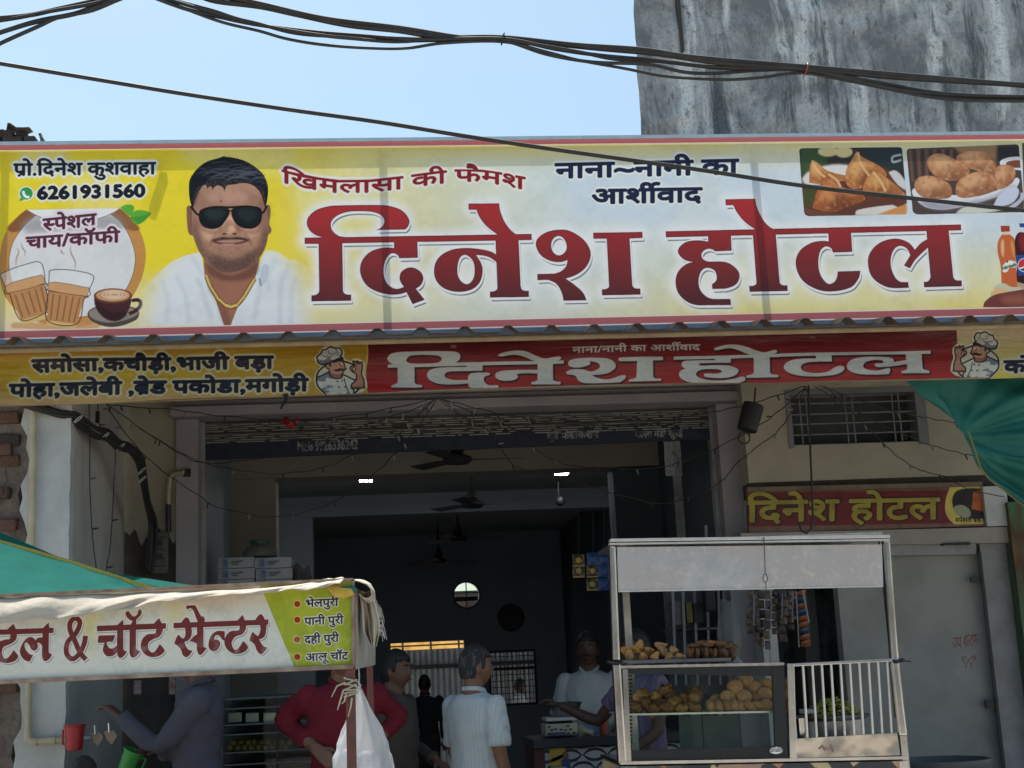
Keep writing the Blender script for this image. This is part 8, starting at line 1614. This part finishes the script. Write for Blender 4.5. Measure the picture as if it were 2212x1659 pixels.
# old switch box and conduit on the wall left of the shutter
sw = T('meter_board', 'old wooden meter board with wires on the bare plaster left of the shutter', 'meter board', tuple(P(342, 1240, 9.17)))
B().pbox(328, 362, 1150, 1238, 9.15, .06).obj('board', mat('greenish_board', (.15, .145, .12), .8, col2=(.09, .085, .07), scale=8), sw, False, .004)
for y in (1160, 1185, 1205, 1222): B().pbox(331, 356, y, y+2, 9.143, .006).obj('seam', M['black'], sw)
for y in (1166, 1196): B().pbox(334, 350, y, y+12, 9.135, .014).obj('switch', M['iron'], sw)
B().tube([P(364, 1120, 9.18), P(364, 1060, 9.18), P(368, 1030, 9.18), P(380, 1022, 9.18), P(398, 1020, 9.12)], .015, 10).obj('conduit', M['pvc'], sw, True)
B().tube([P(364, 1150, 9.165), P(363, 1090, 9.165)], .018, 8).obj('junction_pipe', M['iron'], sw, True); B().pbox(396, 410, 1012, 1028, 9.12, .04).obj('junction_box', M['black'], sw)
# hanging insect lamp and hook rod
c = P(1620, 903, 8.2); pd = T('hanging_lantern', 'black cylindrical lantern with a ring below hanging tilted by the right jamb', 'lantern', tuple(c))
a, d = np.array(P(1628, 874, 8.2)), np.array(P(1613, 929, 8.2)); B().tube([a, a*.7+d*.3, d], [.064, .066, .062], 24).obj('lantern_body', mat('matt_black_can', (.02, .021, .024), .6), pd, True)
B().tube([P(1632, 838, 8.2), P(1629, 874, 8.2)], .006, 6).obj('cord', M['cable'], pd, True)
cr_ = P(1607, 946, 8.2); r = 13/KF*8.2; B().tube([(cr_[0]+r*math.cos(t), 8.2, cr_[2]+r*math.sin(t)) for t in np.linspace(0, 6.283, 25)], .005, 6).obj('ring', M['cable'], pd, True)
hk = B().tube([P(1746, 833, 8.4), P(1750, 960, 8.4), P(1754, 1060, 8.4), P(1756, 1120, 8.4), P(1752, 1143, 8.4), P(1742, 1152, 8.4), P(1731, 1147, 8.4), P(1726, 1130, 8.4)], .007, 8).obj('hook_rod', M['iron'], None, True); tag(hk, 'long dark hooked rod hanging in front of the grille and old red sign', 'hook')
# teal curtain of tarpaulin at the right
tp2 = T('side_tarpaulin', 'gathered green tarpaulin hanging in folds at the right end of the awning', 'tarpaulin', tuple(P(2150, 900, 7.6)))
edge_ = [(1938, 808), (1960, 826), (1990, 858), (2030, 882), (2062, 905), (2088, 935), (2105, 985), (2112, 1010), (2130, 1035), (2165, 1062), (2200, 1090), (2240, 1118)]
outer_ = [(2420, 800), (2420, 815), (2420, 838), (2420, 862), (2420, 890), (2420, 930), (2420, 985), (2420, 1010), (2420, 1040), (2420, 1070), (2420, 1100), (2420, 1130)]
E1 = [np.array(P(x, y, 7.62)) for x, y in edge_]; E2 = [np.array(P(x, y, 7.75)) for x, y in outer_]
def tarp_fn(u, v):
    p = interp(E1, v)*(1-u)+interp(E2, v)*u
    f = .045*math.sin(11*u-14*v)*u*(1-.3*u)+.075*math.sin(26*(u*.35+v*.12)+3*math.sin(v*4))*min(1, v*2)*min(1, u*5)+.03*math.exp(-((v-.52-.12*u)/.05)**2)
    f -= .09*max(0, 1-abs(v-.47)/.25)*max(0, .55-u)
    an = math.atan2((v-.46)*1.5, u+.03); rd = math.hypot((v-.46)*1.5, u); f += .034*math.sin(an*9+1+.8*math.sin(an*4))*min(1, rd*2.5)*(1-.4*rd)+.009*math.sin(an*27)*min(1, rd*3)
    return (p[0], p[1]-f, p[2])
B().grid(tarp_fn, 70, 110).obj('sheet', M['tarp_d'], tp2, 'all', solid=.002)
B().tube([interp(E1, t)+np.array([0, -.03, 0]) for t in np.linspace(.45, 1, 40)], .0045, 6).obj('yellow_hem', mat('dull_yellow_hem', (.30, .22, .06), .8), tp2, True)
# ================================================================ overhead cables
def cable(label, strands, Y, r, cat='cable', group='overhead cables', ties=()):
    t = T('overhead_cable', label, cat, tuple(P(*strands[0][0], Y)), group)
    for i, s in enumerate(strands):
        q = []; p = [np.array(P(x, y, Y+.012*math.sin(i*2.1+j))) for j, (x, y) in enumerate(s)]
        for k in range(len(p)-1):
            a, c, d, e = p[max(k-1, 0)], p[k], p[k+1], p[min(k+2, len(p)-1)]
            for u in np.linspace(0, 1, 7)[:-1]: q.append(.5*((2*c)+(d-a)*u+(2*a-5*c+4*d-e)*u*u+(3*c-a-3*d+e)*u**3))
        q.append(p[-1]); B().tube(q, 1.18*(r[i] if hasattr(r, '__len__') else r), 7).obj('strand', M['cable'], t, 'all')
    for x, y, m_, w_ in ties:
        c = P(x, y, Y-.01); B().tube([(c[0]+.005*math.cos(a), Y+.03*math.sin(a)-.01, c[2]+w_*math.cos(a)) for a in np.linspace(0, 6.28, 16)], .003, 5).obj('tie', m_, t, True)
    return t
redw = mat('red_tie_wire', (.30, .05, .03), .5)
cable('thick twisted bundle of black cables sagging across the top in front of the stained building',
 [[(420, -14), (465, 2), (560, 14), (640, 31), (750, 54), (860, 66), (955, 80), (1085, 81), (1240, 97), (1385, 107), (1500, 124), (1735, 144), (1980, 165), (2300, 192)],
  [(430, -20), (560, 8), (700, 40), (860, 60), (1000, 82), (1085, 84), (1300, 105), (1420, 116), (1560, 136), (1735, 148), (1950, 168), (2300, 188)],
  [(310, -14), (400, 19), (480, 38), (560, 54), (680, 69), (780, 77), (900, 85), (1085, 84), (1200, 106), (1300, 120), (1400, 129), (1520, 143), (1620, 147), (1735, 150), (1900, 179), (2050, 203), (2300, 212)],
  [(330, -12), (450, 20), (520, 42), (600, 61), (700, 77), (760, 83), (860, 90), (980, 82), (1085, 87), (1180, 117), (1280, 134), (1400, 139), (1480, 156), (1550, 158), (1640, 152), (1735, 153), (1900, 188), (2060, 215), (2300, 218)],
  [(345, -6), (400, 19), (480, 48), (560, 67), (620, 84), (700, 97), (800, 104), (880, 104), (960, 93), (1085, 90), (1180, 112), (1250, 130), (1350, 148), (1440, 165), (1560, 172), (1640, 168), (1735, 158), (1850, 178), (1980, 200), (2110, 213), (2300, 215)],
  [(335, -10), (470, 30), (560, 52), (640, 72), (740, 80), (860, 88), (1000, 86), (1085, 86), (1240, 110), (1330, 128), (1450, 134), (1560, 148), (1735, 151), (1960, 196), (2150, 208), (2300, 208)]],
 4.6, [.0085, .0085, .0062, .0055, .0048, .0055], ties=((1086, 84, M['iron'], .018), (1740, 150, redw, .020)))
cable('pair of black cables crossing the upper left corner and converging to the right', [[(-40, 42), (60, 33), (130, 18), (240, -6)], [(-40, 50), (40, 38), (110, 24), (200, 8), (260, -10)]], 4.6, [.0075, .006])
cable('lower twisted black cables rising from the left edge to the top', [[(-40, 84), (0, 70), (80, 46), (160, 30), (230, 8), (300, -20)], [(-40, 116), (0, 94), (80, 58), (130, 36), (200, 22), (270, -8)], [(-40, 82), (40, 58), (95, 44), (170, 26), (260, -12)]], 4.6, [.0075, .0062, .006])
cable('single long black cable slanting down across the sky and the big banner', [[(-60, 127), (0, 137), (200, 170), (400, 203), (620, 236), (815, 263), (1000, 293), (1200, 323), (1500, 365), (1733, 401), (1950, 426), (2280, 462)]], 5.0, .0072)
# ================================================================ decorative light strings, each strand its own thing
SW = mat('light_string_wire', (.035, .036, .036), .7); BU = mat('clear_bulb', (.20, .20, .19), .3)
def lstring(pts, Y, label, r=.0032, every=3):
    Ys = Y if hasattr(Y, '__len__') else [Y]*len(pts); t = T('light_string', label, 'light string', tuple(P(*pts[0], Ys[0])), 'unlit light strings across the shop front')
    p = [np.array(P(x, y, yy)) for (x, y), yy in zip(pts, Ys)]; q = []
    for k in range(len(p)-1):
        a, c, d, e = p[max(k-1, 0)], p[k], p[k+1], p[min(k+2, len(p)-1)]
        for u in np.linspace(0, 1, 6)[:-1]: q.append(.5*((2*c)+(d-a)*u+(2*a-5*c+4*d-e)*u*u+(3*c-a-3*d+e)*u**3)+np.array([0, 0, .004*math.sin(len(q)*1.7)]))
    q.append(p[-1]); B().tube(q, r, 5).obj('wire', SW, t, 'all')
    L = 0; nxt = .12
    for i in range(1, len(q)):
        L += np.linalg.norm(q[i]-q[i-1])
        if L > nxt:
            nxt = L+.26; d = q[i]-q[i-1]; s_ = .02 if d[2] < 0 else -.02
            v = abs(d[2]) > abs(d[0]); off = np.array([s_*1.8 if v else s_*.5, -.004, .004 if v else -.035])
            B().tube([q[i], q[i]+off*.6, q[i]+off], [.0045, .0055, .0035], 6).obj('bulb', BU if (i % 2) else SW, t, True)
Z = (945, 859)
lstring([Z, (918, 866), (793, 892), (680, 905), (585, 906), (465, 897), (378, 885), (240, 876)], [7.47, 7.6, 8.2, 8.6, 8.8, 8.8, 8.6, 8.0], 'uppermost light string swagging left from the banner centre along the lintel')
lstring([Z, (905, 880), (820, 908), (760, 930), (720, 945), (560, 990), (439, 1000), (388, 979), (303, 925), (229, 870)], [7.47, 7.7, 8.3, 8.6, 8.8, 9.0, 9.05, 8.9, 8.4, 8.0], 'light string crossing the shutter slats at the left')
lstring([Z, (880, 915), (850, 948), (759, 984), (696, 1011), (588, 1024), (488, 1011), (435, 998), (378, 972), (303, 925)], [7.47, 7.9, 8.3, 8.7, 8.9, 9.0, 9.0, 9.0, 8.9, 8.5], 'light string swagging across the dark opening at the left')
lstring([Z, (915, 905), (880, 950), (849, 984), (808, 1023), (732, 1077), (683, 1099), (590, 1117), (468, 1095), (435, 1074), (364, 1027), (303, 974), (254, 913), (230, 872)], [7.47, 7.8, 8.2, 8.6, 8.8, 8.95, 9.0, 9.0, 9.0, 9.0, 8.9, 8.7, 8.4, 8.0], 'lowest light string dipping deepest across the left of the opening')
lstring([Z, (1000, 874), (1074, 892), (1187, 912), (1284, 918), (1387, 918), (1458, 903), (1539, 890), (1600, 877), (1664, 859), (1738, 834)], [7.47, 7.7, 8.1, 8.5, 8.7, 8.8, 8.8, 8.6, 8.4, 8.2, 7.9], 'light string swagging right along the shutter slats')
lstring([Z, (975, 882), (1028, 916), (1062, 935), (1099, 994), (1130, 1013), (1250, 1045), (1390, 1082), (1450, 1085), (1545, 1050), (1600, 993), (1676, 935), (1706, 896), (1742, 836)], [7.47, 7.8, 8.3, 8.6, 8.9, 9.0, 9.0, 9.0, 9.0, 9.0, 8.7, 8.4, 8.2, 7.9], 'deep light string swagging right below the ceiling lamp')
lstring([Z, (1001, 883), (1096, 918), (1152, 968), (1211, 999), (1265, 1008), (1400, 1012), (1480, 995), (1545, 969), (1636, 921), (1685, 886), (1740, 836)], [7.47, 7.8, 8.3, 8.7, 9.0, 9.0, 9.0, 9.0, 8.9, 8.6, 8.2, 7.9], 'middle light string swagging right across the upper opening')
lstring([(192, 870), (194, 960), (194, 1055), (200, 1160), (207, 1221), (212, 1262)], 7.9, 'light string hanging straight down the left side wall', every=2)
lstring([(211, 870), (213, 905), (221, 935), (240, 960), (249, 979), (246, 1040), (244, 1087), (238, 1180), (230, 1225), (227, 1266)], 7.95, 'kinked light string hanging down the side wall right of the straight one')
lstring([(1783, 835), (1840, 890), (1907, 956), (1944, 990), (1989, 1017)], [7.9, 8.4, 8.8, 8.9, 8.9], 'light string slanting down across the vent grille to the old red sign')
lstring([(1770, 833), (1900, 880), (1983, 899), (2032, 908), (2080, 915)], [7.9, 8.3, 8.6, 8.7, 8.7], 'short light string crossing the top of the vent grille')
lstring([(1760, 835), (1880, 905), (1995, 956), (2060, 975), (2099, 984), (2130, 985)], [7.9, 8.3, 8.7, 8.8, 8.8, 8.8], 'light string from the hook point to the green tarpaulin')
lstring([(1989, 1017), (2040, 1030), (2099, 1060), (2170, 1072)], 8.7, 'light string drooping along the top of the old red sign')
bx = B().pbox(206, 214, 888, 913, 7.93, .02).obj('string_plug', M['black']); tag(bx, 'small black adaptor box on the kinked light string', 'adaptor')
# heavy black cable running down the side wall
hc = T('wall_cable', 'heavy tangled black cable looping across the grey side wall to the meter board', 'cable', tuple(P(49, 872, 7.5)))
pts = [(30, 866), (49, 872), (90, 884), (127, 893), (156, 897), (176, 914), (207, 940), (232, 948), (256, 967), (281, 970), (300, 992), (308, 1033), (318, 1087), (328, 1130), (324, 1200), (320, 1240)]
Ys = [7.5, 7.52, 7.54, 7.58, 7.62, 7.7, 7.85, 7.98, 8.1, 8.25, 8.4, 8.6, 8.85, 9.05, 9.12, 9.13]
for k, (dx, dy, r) in enumerate(((0, 0, .016), (5, -7, .012), (-4, 4, .011), (7, 4, .010), (2, -12, .008))):
    q = [np.array(P(x+dx*(1+.5*math.sin(i*1.3+k)), y+dy*(1+.6*math.sin(i*.9+k*2)), yy)) for i, ((x, y), yy) in enumerate(zip(pts, Ys))]; s_ = []
    for i in range(len(q)-1):
        a, c, d, e = q[max(i-1, 0)], q[i], q[i+1], q[min(i+2, len(q)-1)]
        for u in np.linspace(0, 1, 6)[:-1]: s_.append(.5*((2*c)+(d-a)*u+(2*a-5*c+4*d-e)*u*u+(3*c-a-3*d+e)*u**3))
    B().tube(s_, r, 8).obj('strand', M['cable'], hc, 'all')
for x, y, Yy in ((170, 906, 7.62), (228, 943, 7.92), (262, 966, 8.1), (307, 1018, 8.48), (308, 1036, 8.56)):
    c = P(x, y, Yy); B().tube([(c[0]+.021*math.cos(a), Yy-.010+.02*math.sin(a), c[2]+.021*math.cos(a)*.9) for a in np.linspace(0, 6.28, 14)], .003, 5).obj('white_tie', M['white_wall'], hc, True)
lp_ = B().tube([P(8+6*math.cos(a), 1060+14*math.sin(a), 7.6) for a in np.linspace(0, 6.28, 18)], .004, 6).tube([P(-10, 1010, 7.62), P(20, 1003, 7.6), P(45, 995, 7.62)], .005, 6).tube([P(12, 1012, 7.6), P(15, 1040, 7.6), P(8, 1048, 7.6)], .006, 6).obj('wall_hook', M['rust'], None, True); tag(lp_, 'rusty wire ring and hook on the old brick wall', 'hook')
# a strip of ground clutter is out of view below the frame; the near kerb of the plinth
